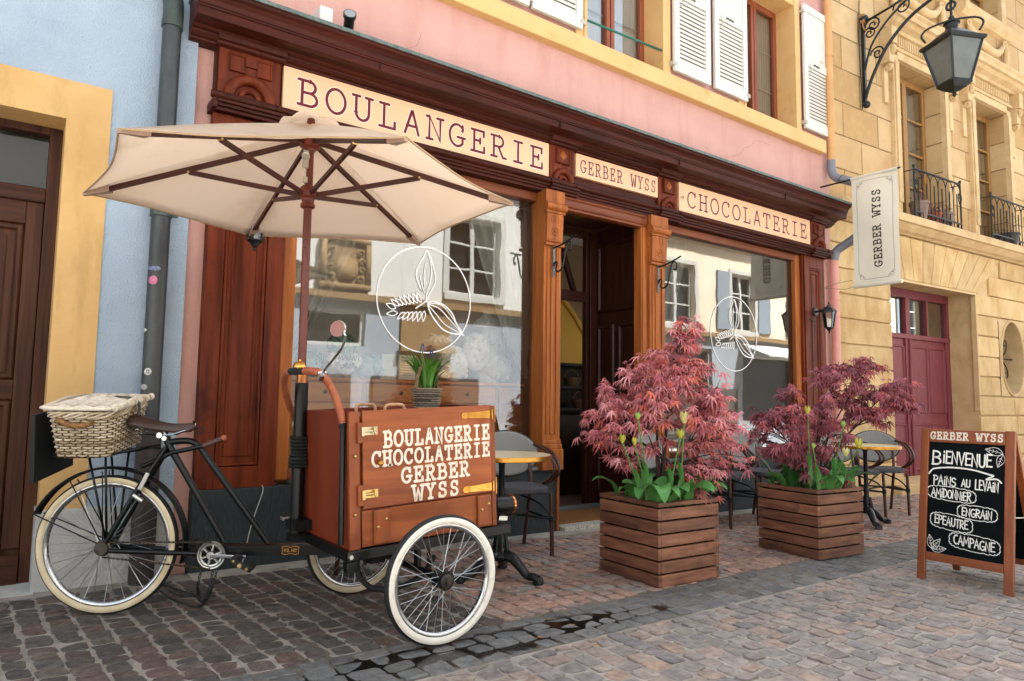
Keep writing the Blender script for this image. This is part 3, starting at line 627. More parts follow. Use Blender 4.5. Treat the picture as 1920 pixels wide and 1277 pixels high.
def arch_block(x0, x1, diamond, keystone=False):
    xc = (x0+x1)/2; hw = (x1-x0)/2
    mb = MB(); mb.box(x0, x1, 4.503, 4.532, 2.958, 3.2615); b = part('console', mb, mMahZ, SF, bevel=.003)
    mb = MB(); Ro = hw*.82
    mb.torus((xc, 4.490, 2.955), (1, 0, 0), (0, -1, 0), Ro*.80, Ro*.22, n=22, m=10, a0=0, a1=math.pi)
    part('arch_moulding', mb, mMahZ, b, smooth=True)
    mb = MB(); mb.torus((xc, 4.494, 2.955), (1, 0, 0), (0, -1, 0), Ro*.36, Ro*.11, n=18, m=8, a0=0, a1=math.pi); part('small_arch', mb, mMahZ, b, smooth=True)
    # returned roll and fillets under the arch
    mb = MB(); e = .022
    for (y, za, zb) in ((4.497, 2.840, 2.862), (4.478, 2.8622, 2.883), (4.462, 2.8832, 2.903)): mb.box(x0-.018, x1+.018, y-e, y+.03, za, zb)
    part('console_base', mb, mMah, b, bevel=.003)
    mb = MB(); mb.tube([(x0-.03, 4.452, 2.925), (xc-Ro*1.0, 4.452, 2.925)], .021, 12); mb.tube([(xc+Ro*1.0, 4.452, 2.925), (x1+.03, 4.452, 2.925)], .021, 12); part('roll', mb, mMah, b, smooth='angle')
    if diamond:
        mb = MB(); zc = 3.185; s_ = .062
        mb.box(xc-s_-.016, xc+s_+.016, 4.488, 4.5028, zc-.075, zc+.066); mb.frame_ring((0, 4.4875, 0), (1, 0, 0), (0, 0, 1), (0, -1, 0), xc-s_-.016, xc+s_+.016, zc-.075, zc+.066, .016, .010); part('plaque', mb, mMahZ, b)
        mb = MB(); mb.add([(xc-.042, 4.487, zc), (xc, 4.487, zc-.042), (xc+.042, 4.487, zc), (xc, 4.487, zc+.042), (xc, 4.470, zc)], [(0, 1, 4), (1, 2, 4), (2, 3, 4), (3, 0, 4)]); part('diamond', mb, mOak, b)
    else:
        mb = MB()
        for sg in (-1, 1):
            xa, xb = (xc-hw*.68, xc-hw*.17) if sg < 0 else (xc+hw*.17, xc+hw*.68)
            mb.box(xa, xb, 4.492, 4.5028, 3.12, 3.235); mb.frame_ring((0, 4.4918, 0), (1, 0, 0), (0, 0, 1), (0, -1, 0), xa, xb, 3.12, 3.235, .012, .008)
        part('plaque', mb, mMahZ, b)
        mb = MB(); mb.box(xc-.038, xc+.038, 4.472, 4.5025, 3.165, 3.235); mb.box(xc-.034, xc+.034, 4.482, 4.5025, 3.10, 3.1648); part('keystone', mb, mMahZ, b, bevel=.006)
    mb = MB(); mb.prism([(x0-.02, y, z) for y, z in ((4.53, 3.2632), (4.50, 3.2632), (4.48, 3.272), (4.472, 3.286), (4.45, 3.292), (4.438, 3.312), (4.435, 3.3305), (4.53, 3.3305))], (x1-x0+.04, 0, 0)); part('console_cap', mb, mMah, b)
arch_block(.975, 1.365, False); arch_block(3.675, 3.955, True); arch_block(5.045, 5.325, True); arch_block(7.745, 8.060, False)
mb = MB(); mb.tube([(.93, 4.452, 2.925), (1.0, 4.452, 2.925)], .024, 12); mb.box(.94, .966, 4.44, 4.6, 2.842, 2.90); part('roll_end', mb, mMah, SF, smooth='angle')
mb = MB(); mb.tube([(8.02, 4.452, 2.925), (8.11, 4.452, 2.925)], .024, 12); mb.box(8.066, 8.10, 4.44, 4.6, 2.842, 2.90); part('roll_end', mb, mMah, SF, smooth='angle')
# door pilasters
for x0, x1 in ((3.60, 3.785), (4.885, 5.10)):
    mb = MB(); mb.box(x0, x1, 4.475, 4.66, .488, 2.84); p = part('pilaster', mb, mOak, SF, bevel=.004)
    mb = MB(); mb.box(x0+.03, x0+.055, 4.463, 4.475, .78, 2.34); mb.box(x1-.055, x1-.03, 4.463, 4.475, .78, 2.34); mb.box(x0+.075, x1-.075, 4.466, 4.475, .78, 2.34); part('fluting', mb, mOak, p, bevel=.004)
    mb = MB(); mb.box(x0-.012, x1+.012, 4.440, 4.4745, 2.735, 2.838); mb.tube([(x0-.018, 4.440, 2.695), (x1+.018, 4.440, 2.695)], .038, 16); mb.box(x0-.01, x1+.01, 4.43, 4.4745, 2.64, 2.658); part('capital', mb, mOak, p, smooth='angle')
    mb = MB(); mb.prism([(x0+.004, y, z) for y, z in ((4.4745, 2.39), (4.452, 2.40), (4.446, 2.42), (4.438, 2.6395), (4.4745, 2.6395))], (x1-x0-.008, 0, 0)); mb.box(x0-.012, x1+.012, 4.44, 4.4745, 2.362, 2.386); part('corbel', mb, mOak, p, bevel=.003)
    mb = MB(); xc = (x0+x1)/2; mb.torus((xc, 4.443, 2.485), (1, 0, 0), (0, 1, 0), .034, .006, n=24, m=8); mb.ball((xc, 4.444, 2.485), .012)
    for k in (-1, 0, 1): mb.box(xc+k*.036-.005, xc+k*.036+.005, 4.436, 4.45, 2.56, 2.62)
    part('rosette', mb, mOak, p, smooth='angle')
    mb = MB(); mb.box(x0-.02, x1+.02, 4.445, 4.4745, .488, .66); mb.box(x0-.012, x1+.012, 4.455, 4.4745, .6602, .70); mb.box(x0-.006, x1+.006, 4.462, 4.4745, .7002, .735); part('pilaster_base', mb, mOak, p, bevel=.006)
# windows
mGlass = glassmat('shop_glass', .09, 2.5, rough=.012, wave=.045)
mWhite = M('white_vinyl', '#f4f4f2', rough=.5)
def leaf_outline(cx, cy, ln, wd, ang, n=12, sharp=1.0):
    a = R(ang); pts = []
    for i in range(n+1):
        t = i/n; w_ = wd*math.sin(math.pi*t**.8)*.5; pts.append((t*ln, w_))
    for i in range(n-1, 0, -1):
        t = i/n; w_ = wd*math.sin(math.pi*t**.8)*.5; pts.append((t*ln, -w_))
    return [(cx+x*math.cos(a)-y*math.sin(a), cy+x*math.sin(a)+y*math.cos(a)) for x, y in pts]
def emblem(parent, cx, cz, r, y):
    fr = lambda u, v, o: Vector((cx+u*r, y-.0015-o, cz+v*r)); mb = MB(); k = [0]
    def rb(p, w_=.026, closed=False):
        w_ *= .74
        if len(p) < 40 and len(p) > 2: p = [(q[0], q[1]) for q in smooth_path([(a, b, 0) for a, b in p], 4, closed)]
        mb.ribbon(p, w_, fr, closed=closed, off=.0001*(k[0] % 6)); k[0] += 1
    rb(arc(0, 0, 1, 1, 0, 360, 72)[:-1], .03, True)
    o = (.06, -.06)
    # upright leaf
    rb([(0.02, -.02), (.08, .12), (.20, .36), (.16, .62), (0.02, .93), (-.08, .78), (-.20, .55), (-.20, .38), (-.10, .18)]+[(-.10, .18)], .03)
    rb([(.02, .93), (.10, .68), (.10, .40), (.02, .10), (.02, -.04)], .026); rb([(-.02, .70), (-.05, .45), (-.02, .2)], .022); rb([(-.14, .45), (-.08, .25), (-.02, .12)], .022)
    rb([(.02, -.02), (-.12, -.12), (-.20, -.18)], .03)
    # wheat ear
    for i in range(7): rb(leaf_outline(-.10-.075*i, -.06-.018*i, .20, .066, 118+i*5, 6), .024, True)
    for i in range(6): rb(leaf_outline(-.02-.082*i, -.22-.012*i, .20, .07, 262-i*8, 6), .024, True)
    rb(leaf_outline(-.62, -.22, .20, .09, 160, 6), .024, True); rb(leaf_outline(-.58, -.30, .22, .09, 190, 6), .024, True)
    # bean pod
    rb([(.04, -.06), (.16, -.02), (.38, -.06), (.58, -.20), (.70, -.42), (.82, -.58), (.62, -.60), (.40, -.54), (.22, -.38), (.10, -.22), (.04, -.06)], .036)
    rb([(.06, -.08), (.30, -.14), (.54, -.34), (.80, -.57)], .024); rb([(.06, -.10), (.22, -.24), (.44, -.44), (.78, -.58)], .024); rb([(.08, -.06), (.36, -.08), (.62, -.32), (.80, -.56)], .020)
    rb([(.02, -.02), (.06, -.08)], .05); rb([(.80, -.58), (.86, -.62)], .04)
    part('emblem', mb, mWhite, parent)
for x0, x1, ex in ((1.46, 3.78, 2.565), (5.06, 7.60, 6.385)):
    fm = MB(); y0, y1 = 4.575, 4.67
    fm.box(x0, x0+.085, y0, y1, .516, 2.836); fm.box(x1-.105, x1, y0, y1, .516, 2.836)
    f = part('window_frame', fm, mOak, SF, bevel=.006)
    fm = MB(); fm.box(x0+.0855, x1-.1055, y0+.002, y1, .5165, .575); fm.box(x0+.0855, x1-.1055, y0+.002, y1, 2.76, 2.836); part('frame_rail', fm, mOakX, f, bevel=.006)
    g = MB(); g.quad((x0+.086, 4.63, .576), (x1-.106, 4.63, .576), (x1-.106, 4.63, 2.759), (x0+.086, 4.63, 2.759)); pn = part('pane', g, mGlass, f)
    emblem(f, ex, 1.812, .405, 4.626)
    s = MB(); s.box(x0+.080, x0+.088, 4.624, 4.636, .576, 2.759); s.box(x1-.110, x1-.104, 4.624, 4.636, .576, 2.759); part('glazing_seal', s, M('black_seal', '#0b0c0c', rough=.6), f)
mb = MB(); mb.box(7.601, 7.69, 4.5465, 4.73, .516, 2.84); mb.box(1.40, 1.459, 4.56, 4.73, .516, 2.84); part('window_jamb', mb, mMahZ, SF, bevel=.003)
# doorway: lintel, jambs, recess
mb = MB(); mb.box(3.7855, 4.8845, 4.50, 4.58, 2.715, 2.8395); mb.frame_ring((0, 4.4995, 0), (1, 0, 0), (0, 0, 1), (0, -1, 0), 3.795, 4.875, 2.735, 2.835, .03, .012); part('door_lintel', mb, mOakX, SF, bevel=.006)
mb = MB(); mb.box(4.80, 4.8845, 4.50, 4.60, -.02, 2.7145); mb.box(4.81, 4.84, 4.488, 4.4995, -.02, 2.7145); mb.box(3.7855, 3.81, 4.50, 4.60, -.02, 2.7145); part('door_jamb', mb, mOak, SF, bevel=.006)
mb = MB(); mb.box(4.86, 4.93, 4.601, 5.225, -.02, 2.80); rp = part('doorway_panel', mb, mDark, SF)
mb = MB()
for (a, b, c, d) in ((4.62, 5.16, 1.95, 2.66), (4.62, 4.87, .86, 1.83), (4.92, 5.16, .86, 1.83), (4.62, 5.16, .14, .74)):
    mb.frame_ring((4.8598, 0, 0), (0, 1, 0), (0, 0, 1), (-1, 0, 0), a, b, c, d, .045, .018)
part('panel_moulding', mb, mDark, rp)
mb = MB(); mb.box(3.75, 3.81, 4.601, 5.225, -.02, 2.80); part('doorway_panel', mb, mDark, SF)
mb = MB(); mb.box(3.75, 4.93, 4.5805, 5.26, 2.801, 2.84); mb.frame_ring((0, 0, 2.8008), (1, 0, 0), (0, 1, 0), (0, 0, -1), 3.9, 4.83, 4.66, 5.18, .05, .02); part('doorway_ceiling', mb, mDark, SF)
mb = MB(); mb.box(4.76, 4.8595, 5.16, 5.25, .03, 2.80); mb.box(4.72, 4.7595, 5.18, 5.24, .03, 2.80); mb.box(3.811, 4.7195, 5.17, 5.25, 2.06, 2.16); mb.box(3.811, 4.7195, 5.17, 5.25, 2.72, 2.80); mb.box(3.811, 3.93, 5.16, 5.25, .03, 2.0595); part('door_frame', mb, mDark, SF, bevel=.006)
mb = MB()
tz = [(4.30, 2.64), (4.53, 2.64), (4.66, 2.17)]
mb.obox((4.05, 5.30, 2.60), (4.50, 5.30, 2.58), .05, .05, up=(0, 1, 0)); mb.obox((4.49, 5.30, 2.60), (4.66, 5.30, 2.17), .05, .05, up=(0, 1, 0)); part('transom_window', mb, mDark, SF, bevel=.004)
mb = MB(); mb.box(3.84, 4.86, 4.46, 4.94, -.3, .0); mb.xf(Matrix(((1, 0, 0, 0), (0, 1, 0, 0), (0, 0, 1, .008), (0, 0, 0, 1)))); part('threshold', mb, M('terrazzo', '#8f8a7d', '#c4beb0', rough=.7, ns=90, ramp=(.42, .55), det=2), SF, bevel=.006)
mb = MB(); mb.box(3.86, 4.86, 5.10, 5.16, -.2, .055); part('door_sill', mb, M('alu_sill', '#8b8f90', rough=.35, metal=.6), SF, bevel=.004)
mb = MB(); mb.box(3.885, 4.84, 4.60, 5.06, .009, .026); one('doormat', mb, M('coir', '#7a4f26', '#8f6232', rough=.95, ns=160, bump=.8, bs=220), 'brown coir doormat in the shop doorway', 'doormat', (4.35, 4.83, .009), bevel=.004)

# sign boards with slab lettering
mSign = M('sign_cream', '#e4b48e', '#e6ba95', rough=.55, ns=2)
mLet = M('sign_purple', '#6a2231', rough=.6, spec=.2); mHalo = M('sign_white_edge', '#e9dccb', rough=.5)
def board(x0, x1, z0, z1, s, cap, tx0, tx1, tz, sw, label, halo=.010, mono=.80):
    t = T('sign_board', label, 'sign', ((x0+x1)/2, 4.52, z0), group='painted shop sign boards')
    mb = MB(); mb.box(x0, x1, 4.497, 4.5295, z0, z1); part('board', mb, mSign, t, bevel=.002)
    fr = lambda u, v, o: Vector((u, 4.4955-o, v))
    if halo:
        mb = MB(); text(mb, s, cap, tx1-tx0, tx0, tz, sw, fr, grow=halo, mono=mono); part('letter_edge', mb, mHalo, t)
    mb = MB(); text(mb, s, cap, tx1-tx0, tx0, tz, sw, fr, off=.0012, mono=mono); part('lettering', mb, mLet, t)
board(1.382, 3.660, 2.966, 3.258, 'BOULANGERIE', .172, 1.452, 3.625, 3.022, .021, 'long cream sign board reading BOULANGERIE above the left shop window')
board(3.972, 5.030, 3.042, 3.247, 'GERBER WYSS', .112, 4.01, 5.01, 3.085, .0115, 'small cream sign board reading GERBER WYSS above the shop door', halo=.004)
board(5.345, 7.715, 2.966, 3.262, 'CHOCOLATERIE', .160, 5.44, 7.66, 3.030, .0165, 'long cream sign board reading CHOCOLATERIE above the right shop window', halo=.005)
mb = MB(); mb.tube(smooth_path([(5.36, 4.49, 3.10), (5.375, 4.475, 3.118), (5.392, 4.48, 3.105), (5.380, 4.485, 3.09)], 4), .003, 6)
one('wire_hook', mb, M('rust_wire', '#3b2a1c', rough=.6), 'tiny wire hook at the left end of the CHOCOLATERIE board', 'hook')
# iron scroll brackets on the pilasters
mIron = M('wrought_iron', '#131516', '#1f2223', rough=.45, ns=20, metal=.3)
def bracket(x, label):
    t = T('hanging_bracket', label, 'bracket', (x, 4.46, 2.16), group='iron brackets on the door pilasters')
    mb = MB(); mb.box(x-.012, x+.012, 4.452, 4.461, 2.10, 2.36); part('back_plate', mb, M('worn_iron', '#3a3c3c', '#77797a', rough=.4, ns=30, metal=.5), t, bevel=.002)
    mb = MB(); mb.tube(smooth_path([(x, 4.455, 2.345), (x, 4.34, 2.36), (x, 4.20, 2.40), (x, 4.185, 2.41)], 4), .008, 8)
    mb.tube(smooth_path([(x, 4.455, 2.19), (x, 4.43, 2.225), (x, 4.41, 2.20), (x, 4.43, 2.155), (x, 4.39, 2.135), (x, 4.34, 2.17), (x, 4.315, 2.26), (x, 4.285, 2.355), (x, 4.25, 2.365), (x, 4.23, 2.33), (x, 4.245, 2.29), (x, 4.265, 2.30)], 5), .0075, 8)
    part('scroll', mb, mIron, t, smooth=True); return t
bracket(3.69, 'scrolled iron bracket on the pilaster left of the shop door'); bracket(4.985, 'scrolled iron bracket on the pilaster right of the shop door')
# wall lanterns
def lantern(x, z, label):
    t = T('wall_lantern', label, 'lantern', (x, 4.54, z), group='small wall lanterns on the shopfront')
    yc = 4.37; mb = MB(); mb.lathe([(.0, 0), (.055, 0), (.05, .014), (.0, .018)], (x-.02, 4.531, z+.06), 20, Matrix.Rotation(R(90), 3, 'X')); mb.tube(smooth_path([(x-.02, 4.52, z+.06), (x-.01, 4.45, z+.075), (x, yc, z+.115)], 4), .014, 10); part('arm', mb, M('lantern_black', '#101719', rough=.4), t, smooth='angle')
    mb = MB(); n = 6; mb.lathe([(.095, 0), (.090, .012), (.045, .055), (.022, .062), (.020, .085), (.008, .092), (.012, .105), (.004, .125)], (x, yc, z+.045), n)
    mb.lathe([(.006, -.05), (.018, -.04), (.03, -.022), (.052, -.006), (.052, 0)], (x, yc, z-.135), n); mb.ball((x, yc, z-.192), .012)
    for k in range(6):
        a = 2*math.pi*k/6; mb.tube([(x+.048*math.cos(a), yc+.048*math.sin(a), z-.135), (x+.075*math.cos(a), yc+.075*math.sin(a), z+.045)], .0055, 6)
    part('cage', mb, MATS['lantern_black'], t)
    mb = MB(); mb.lathe([(.044, 0), (.070, .178)], (x, yc, z-.134), 6, caps=False); part('lantern_glass', mb, glassmat('lantern_pane', .06, 1.0, (.8, .77, .68)), t)
    mb = MB(); mb.tube([(x, yc, z-.13), (x, yc, z-.03)], .017, 10); part('bulb', mb, M('bulb_white', '#a89f8c', rough=.4), t, smooth='angle'); return t
lantern(1.21, 2.16, 'black wall lantern on the left shopfront panel, half hidden by the parasol'); lantern(7.86, 2.11, 'black wall lantern on the right end panel of the shopfront')
mb = MB(); mb.tube([(7.70, 4.64, 2.065), (7.70, 4.54, 2.07), (7.72, 4.525, 2.07), (7.84, 4.525, 2.05)], .007, 6); one('lamp_cable', mb, M('black_cable', '#0c0d0e', rough=.5), 'black cable running to the right wall lantern', 'cable')
mb = MB(); mb.tube(smooth_path([(1.36, 4.50, .50), (1.37, 4.512, .46), (1.33, 4.512, .33), (1.30, 4.512, .22), (1.275, 4.512, .08), (1.25, 4.50, .0)], 5), .0035, 6); one('plinth_cable', mb, M('white_cable', '#b9b7af', rough=.6), 'thin white cable hanging down the slate plinth', 'cable')

# ================================================================== STONE HOUSE (right), built in its own frame turned 4 degrees
ANG = -R(4)
def stonemat(name, c1, c2, c3, bw, bh, mort=.012):
    m = bpy.data.materials.new(name); m.use_nodes = True; t = m.node_tree; N = t.nodes; L = t.links; p = N['Principled BSDF']; p.inputs['Roughness'].default_value = .9
    tc = N.new('ShaderNodeTexCoord'); mp = N.new('ShaderNodeMapping'); mp.inputs['Rotation'].default_value = (R(-90), 0, 0); L.new(tc.outputs['Object'], mp.inputs[0])
    b = N.new('ShaderNodeTexBrick'); b.offset = .5; b.inputs['Scale'].default_value = 1; b.inputs['Brick Width'].default_value = bw; b.inputs['Row Height'].default_value = bh
    b.inputs['Mortar Size'].default_value = mort; b.inputs['Mortar Smooth'].default_value = .3; b.inputs['Bias'].default_value = -.2
    b.inputs['Color1'].default_value = (*lin(c1), 1); b.inputs['Color2'].default_value = (*lin(c2), 1); b.inputs['Mortar'].default_value = (*lin(c3), 1)
    L.new(mp.outputs[0], b.inputs['Vector'])
    col = b.outputs[0]
    for sc_, lo, hi, amt in ((1.6, .4, .7, ('#ad8857')), (9, .5, .75, ('#c2a272'))):
        n = N.new('ShaderNodeTexNoise'); n.inputs['Scale'].default_value = sc_; n.inputs['Detail'].default_value = 8; n.inputs['Roughness'].default_value = .65
        L.new(tc.outputs['Object'], n.inputs['Vector']); r = N.new('ShaderNodeMapRange'); r.inputs[1].default_value = lo; r.inputs[2].default_value = hi; r.inputs[4].default_value = .75
        L.new(n.outputs[0], r.inputs[0]); mx = N.new('ShaderNodeMix'); mx.data_type = 'RGBA'; mx.inputs[7].default_value = (*lin(amt), 1)
        L.new(r.outputs[0], mx.inputs[0]); L.new(col, mx.inputs[6]); col = mx.outputs[2]
    L.new(col, p.inputs['Base Color'])
    n = N.new('ShaderNodeTexNoise'); n.inputs['Scale'].default_value = 45; n.inputs['Detail'].default_value = 6; L.new(tc.outputs['Object'], n.inputs['Vector'])
    b1 = N.new('ShaderNodeBump'); b1.inputs['Strength'].default_value = .35; b1.inputs['Distance'].default_value = .01; L.new(n.outputs[0], b1.inputs['Height'])
    b2 = N.new('ShaderNodeBump'); b2.inputs['Strength'].default_value = .9; b2.inputs['Distance'].default_value = .01; b2.invert = True; L.new(b.outputs['Fac'], b2.inputs['Height']); L.new(b1.outputs[0], b2.inputs['Normal']); L.new(b2.outputs[0], p.inputs['Normal'])
    MATS[name] = m; return m
mAsh = stonemat('ashlar_stone', '#b59364', '#d8bd92', '#7f6640', .82, .46)
mRust = M('cut_stone', '#c9aa78', '#d8bc8c', rough=.9, ns=3, bump=.6, bs=30, det=8, island=.10, dirt='#b58f5a', dscale=1.7, dramp=(.46, .70), dvec=(1.6, 1.6, .7))
mTrim = M('stone_trim', '#c8aa7c', '#d4b98d', rough=.88, ns=5, bump=.5, bs=30, det=8, dirt='#b39265', dscale=2.4, dramp=(.5, .76))
mRed = M('old_red_paint', '#74303a', '#823a44', rough=.55, ns=7, scale=(3, 3, .5), bump=.12, bs=30, dirt='#8a4a50', dscale=6, dramp=(.62, .85))
SH = T('stone_house', 'ornate yellow sandstone house with tall windows and a dark red door', 'house', (8.34, 4.60, 0), rotz=ANG)
# lower wall in rusticated courses, local x along the wall, y into the house
DX0, DX1, DZ = 1.37, 3.74, 2.81
rows = [-.35, .31, .615, .925, 1.225, 1.525, 1.835, 2.16, 2.48, 2.81, 3.13, 3.44]
rs = random.Random(5); mb = MB()
OX0, OX1, OZ0, OZ1 = 4.44, 5.32, 1.225, 2.48
def blk(x0, x1, z0, z1): mb.box(x0+.007, x1-.007, -.0, .08, z0+.012, z1-.012)
for i in range(len(rows)-1):
    z0, z1 = rows[i], rows[i+1]
    segs = [(-.06, DX0), (DX1, 12)] if z1 <= DZ+.01 else ([(-.06, .9), (4.2, 12)] if z1 < 3.2 else [(-.06, .9), (4.6, 12)])
    for a, b in segs:
        x = a
        if z0 >= OZ0-.01 and z1 <= OZ1+.01 and b > OX0:
            for (p, q) in ((a, OX0), (OX1, b)):
                blk(p, p+min(q-p, 1.3), z0, z1) if q-p <= 1.9 else [blk(p+k*1.3, min(q, p+(k+1)*1.3), z0, z1) for k in range(int((q-p)/1.3)+1) if p+k*1.3 < q-.05]
        else:
            while x < b-.05:
                l = rs.uniform(1.0, 1.9); e = min(b, x+l); e = b if b-e < .5 else e
                blk(x, e, z0, z1); x = e
part('rusticated_stones', mb, mRust, SH, bevel=.010)
mb = MB(); n = 11   # fan of stones over the door
for i in range(n):
    t0, t1 = i/n, (i+1)/n; b0, b1 = DX0-.10+(DX1-DX0+.2)*t0, DX0-.10+(DX1-DX0+.2)*t1; c0, c1 = .9+3.7*t0, .9+3.7*t1
    if i in (0, 10): pass
    mb.prism([(b0+.005, -.002, 2.822), (b1-.005, -.002, 2.822), (c1-.005, -.002, 3.43), (c0+.005, -.002, 3.43)], (0, .08, 0))
part('lintel_stones', mb, mRust, SH, bevel=.008)
mb = MB(); wall(mb, -.10, 12, -.4, 3.46, .035, [(DX0-.005, DX1+.005, -.4, DZ), (OX0+.05, OX1-.05, OZ0+.04, OZ1-.04)], .5, back=False); part('wall', mb, mTrim, SH)
# oval window
ec = ((OX0+OX1)/2, (OZ0+OZ1)/2); ea, eb = .375, .585; nn = 48; mb = MB()
out, inn, dee = [], [], []
for k in range(nn):
    a = 2*math.pi*k/nn; cx, cz = math.cos(a), math.sin(a); m = 1/max(abs(cx), abs(cz))
    out.append((ec[0]+(OX1-OX0-.014)/2*cx*m, 0.0, ec[1]+(OZ1-OZ0-.024)/2*cz*m)); inn.append((ec[0]+ea*cx, 0.0, ec[1]+eb*cz)); dee.append((ec[0]+(ea-.02)*cx, .42, ec[1]+(eb-.02)*cz))
mb.add(out+inn+dee, [(k, (k+1) % nn, nn+(k+1) % nn, nn+k) for k in range(nn)]+[(nn+k, nn+(k+1) % nn, 2*nn+(k+1) % nn, 2*nn+k) for k in range(nn)]); part('oval_surround', mb, mTrim, SH)
mb = MB(); mb.tube([(ec[0]+(ea+.02)*math.cos(2*math.pi*k/nn), -.004, ec[1]+(eb+.02)*math.sin(2*math.pi*k/nn)) for k in range(nn)], .022, 8, closed=True); part('oval_moulding', mb, mTrim, SH, smooth=True)
mb = MB(); mb.add(dee, [tuple(range(nn))]); part('oval_pane', mb, M('dark_pane', '#101314', rough=.2, spec=.6), SH)
mb = MB(); yg = .16
mb.tube([(ec[0], yg, ec[1]-eb), (ec[0], yg, ec[1]+eb)], .014, 8); mb.tube([(ec[0]-ea, yg, ec[1]), (ec[0]+ea, yg, ec[1])], .012, 8)
for sx in (-1, 1):
    for sz in (-1, 1):
        mb.tube(smooth_path([(ec[0]+sx*.02, yg, ec[1]+sz*.03), (ec[0]+sx*.16, yg, ec[1]+sz*.14), (ec[0]+sx*.20, yg, ec[1]+sz*.27), (ec[0]+sx*.12, yg, ec[1]+sz*.31), (ec[0]+sx*.09, yg, ec[1]+sz*.24), (ec[0]+sx*.14, yg, ec[1]+sz*.22)], 5), .010, 6)
        mb.tube(smooth_path([(ec[0]+sx*.01, yg, ec[1]+sz*.56), (ec[0]+sx*.10, yg, ec[1]+sz*.46), (ec[0]+sx*.12, yg, ec[1]+sz*.38), (ec[0]+sx*.06, yg, ec[1]+sz*.36)], 5), .009, 6)
part('window_grille', mb, mIron, SH, smooth=True)
# red door
mb = MB(); mb.quad((DX0, .03, -.3), (DX0, .5, -.3), (DX0, .5, DZ), (DX0, .03, DZ)); mb.quad((DX1, .03, -.3), (DX1, .5, -.3), (DX1, .5, DZ), (DX1, .03, DZ))
mb.box(DX0-.01, DX1+.01, -.012, .03, DZ-.03, DZ+.004); mb.box(DX1-.035, DX1+.012, -.010, .06, 1.0, DZ-.0305); part('door_reveal', mb, mTrim, SH)
dy = .40; mb = MB(); mb.box(DX0, DX1, dy+.03, dy+.07, -.3, 2.06); dd = part('red_door', mb, mRed, SH)
mb = MB(); xm = (DX0+DX1)/2-.02
for a, b in ((DX0, DX0+.12), (xm-.09, xm-.006), (xm+.006, xm+.09), (DX1-.12, DX1)): mb.box(a, b, dy, dy+.03, -.3, 2.06)
mb.box(DX0, DX1, dy-.012, dy+.07, 2.0605, 2.13); mb.box(DX0, DX1, dy, dy+.07, 2.68, DZ)
for a, b in ((DX0, DX0+.07), (xm-.06, xm+.06), (DX1-.07, DX1)): mb.box(a, b, dy+.001, dy+.07, 2.1305, 2.6795)
for a in (DX0+.58, xm+.56): mb.box(a-.02, a+.02, dy+.004, dy+.07, 2.1305, 2.6795)
mb.tube([(xm, dy-.01, -.3), (xm, dy-.01, 2.06)], .022, 8); part('door_frame', mb, mRed, dd, bevel=.006)
mb = MB()
for a, b in ((DX0+.13, DX0+.56), (DX0+.60, xm-.10), (xm+.10, xm+.55), (xm+.60, DX1-.13)):
    for c, d in ((.95, 1.96), (.1, .80)): mb.frame_ring((0, dy+.029, 0), (1, 0, 0), (0, 0, 1), (0, -1, 0), a, b, c, d, .035, .018)
part('door_panel', mb, mRed, dd)
mb = MB(); mb.quad((DX0+.6, dy+.05, 2.13), (DX1-.07, dy+.05, 2.13), (DX1-.07, dy+.05, 2.68), (DX0+.6, dy+.05, 2.68)); part('transom_pane', mb, mPane, dd)
mb = MB(); mb.box(xm+.06, xm+.54, dy+.12, dy+.14, 2.13, 2.68); part('frosted_pane', mb, M('frosted', '#7f8a84', '#626c68', rough=.5, ns=2), dd)
mb = MB(); mb.box(DX0-.1, DX1+.1, dy+.6, dy+.62, 1.9, 2.9); mb.box(-.05, 12, .66, 9, -.4, 10.5); part('hall_sun_block', mb, MATS['dark_room'], SH)  # second, house-deep box is added to block sun from behind
mb = MB(); mb.box(DX0-.3, DX1+.2, -.22, .39, -.5, .04); part('doorstep', mb, mTrim, SH, bevel=.01)
mb = MB(); mb.box(-.08, DX0-.02, -.10, .02, -.5, .26); mb.box(DX1+.02, 12, -.10, .02, -.5, .26); part('base_course', mb, mTrim, SH, bevel=.012)
# ledge
prof = [(.06, 3.445), (-.03, 3.445), (-.05, 3.46), (-.10, 3.475), (-.16, 3.52), (-.19, 3.545), (-.23, 3.55), (-.24, 3.64), (-.22, 3.66), (.06, 3.67)]
mb = MB(); mb.prism([(-.08, y, z) for y, z in prof], (12, 0, 0)); part('ledge', mb, mTrim, SH)
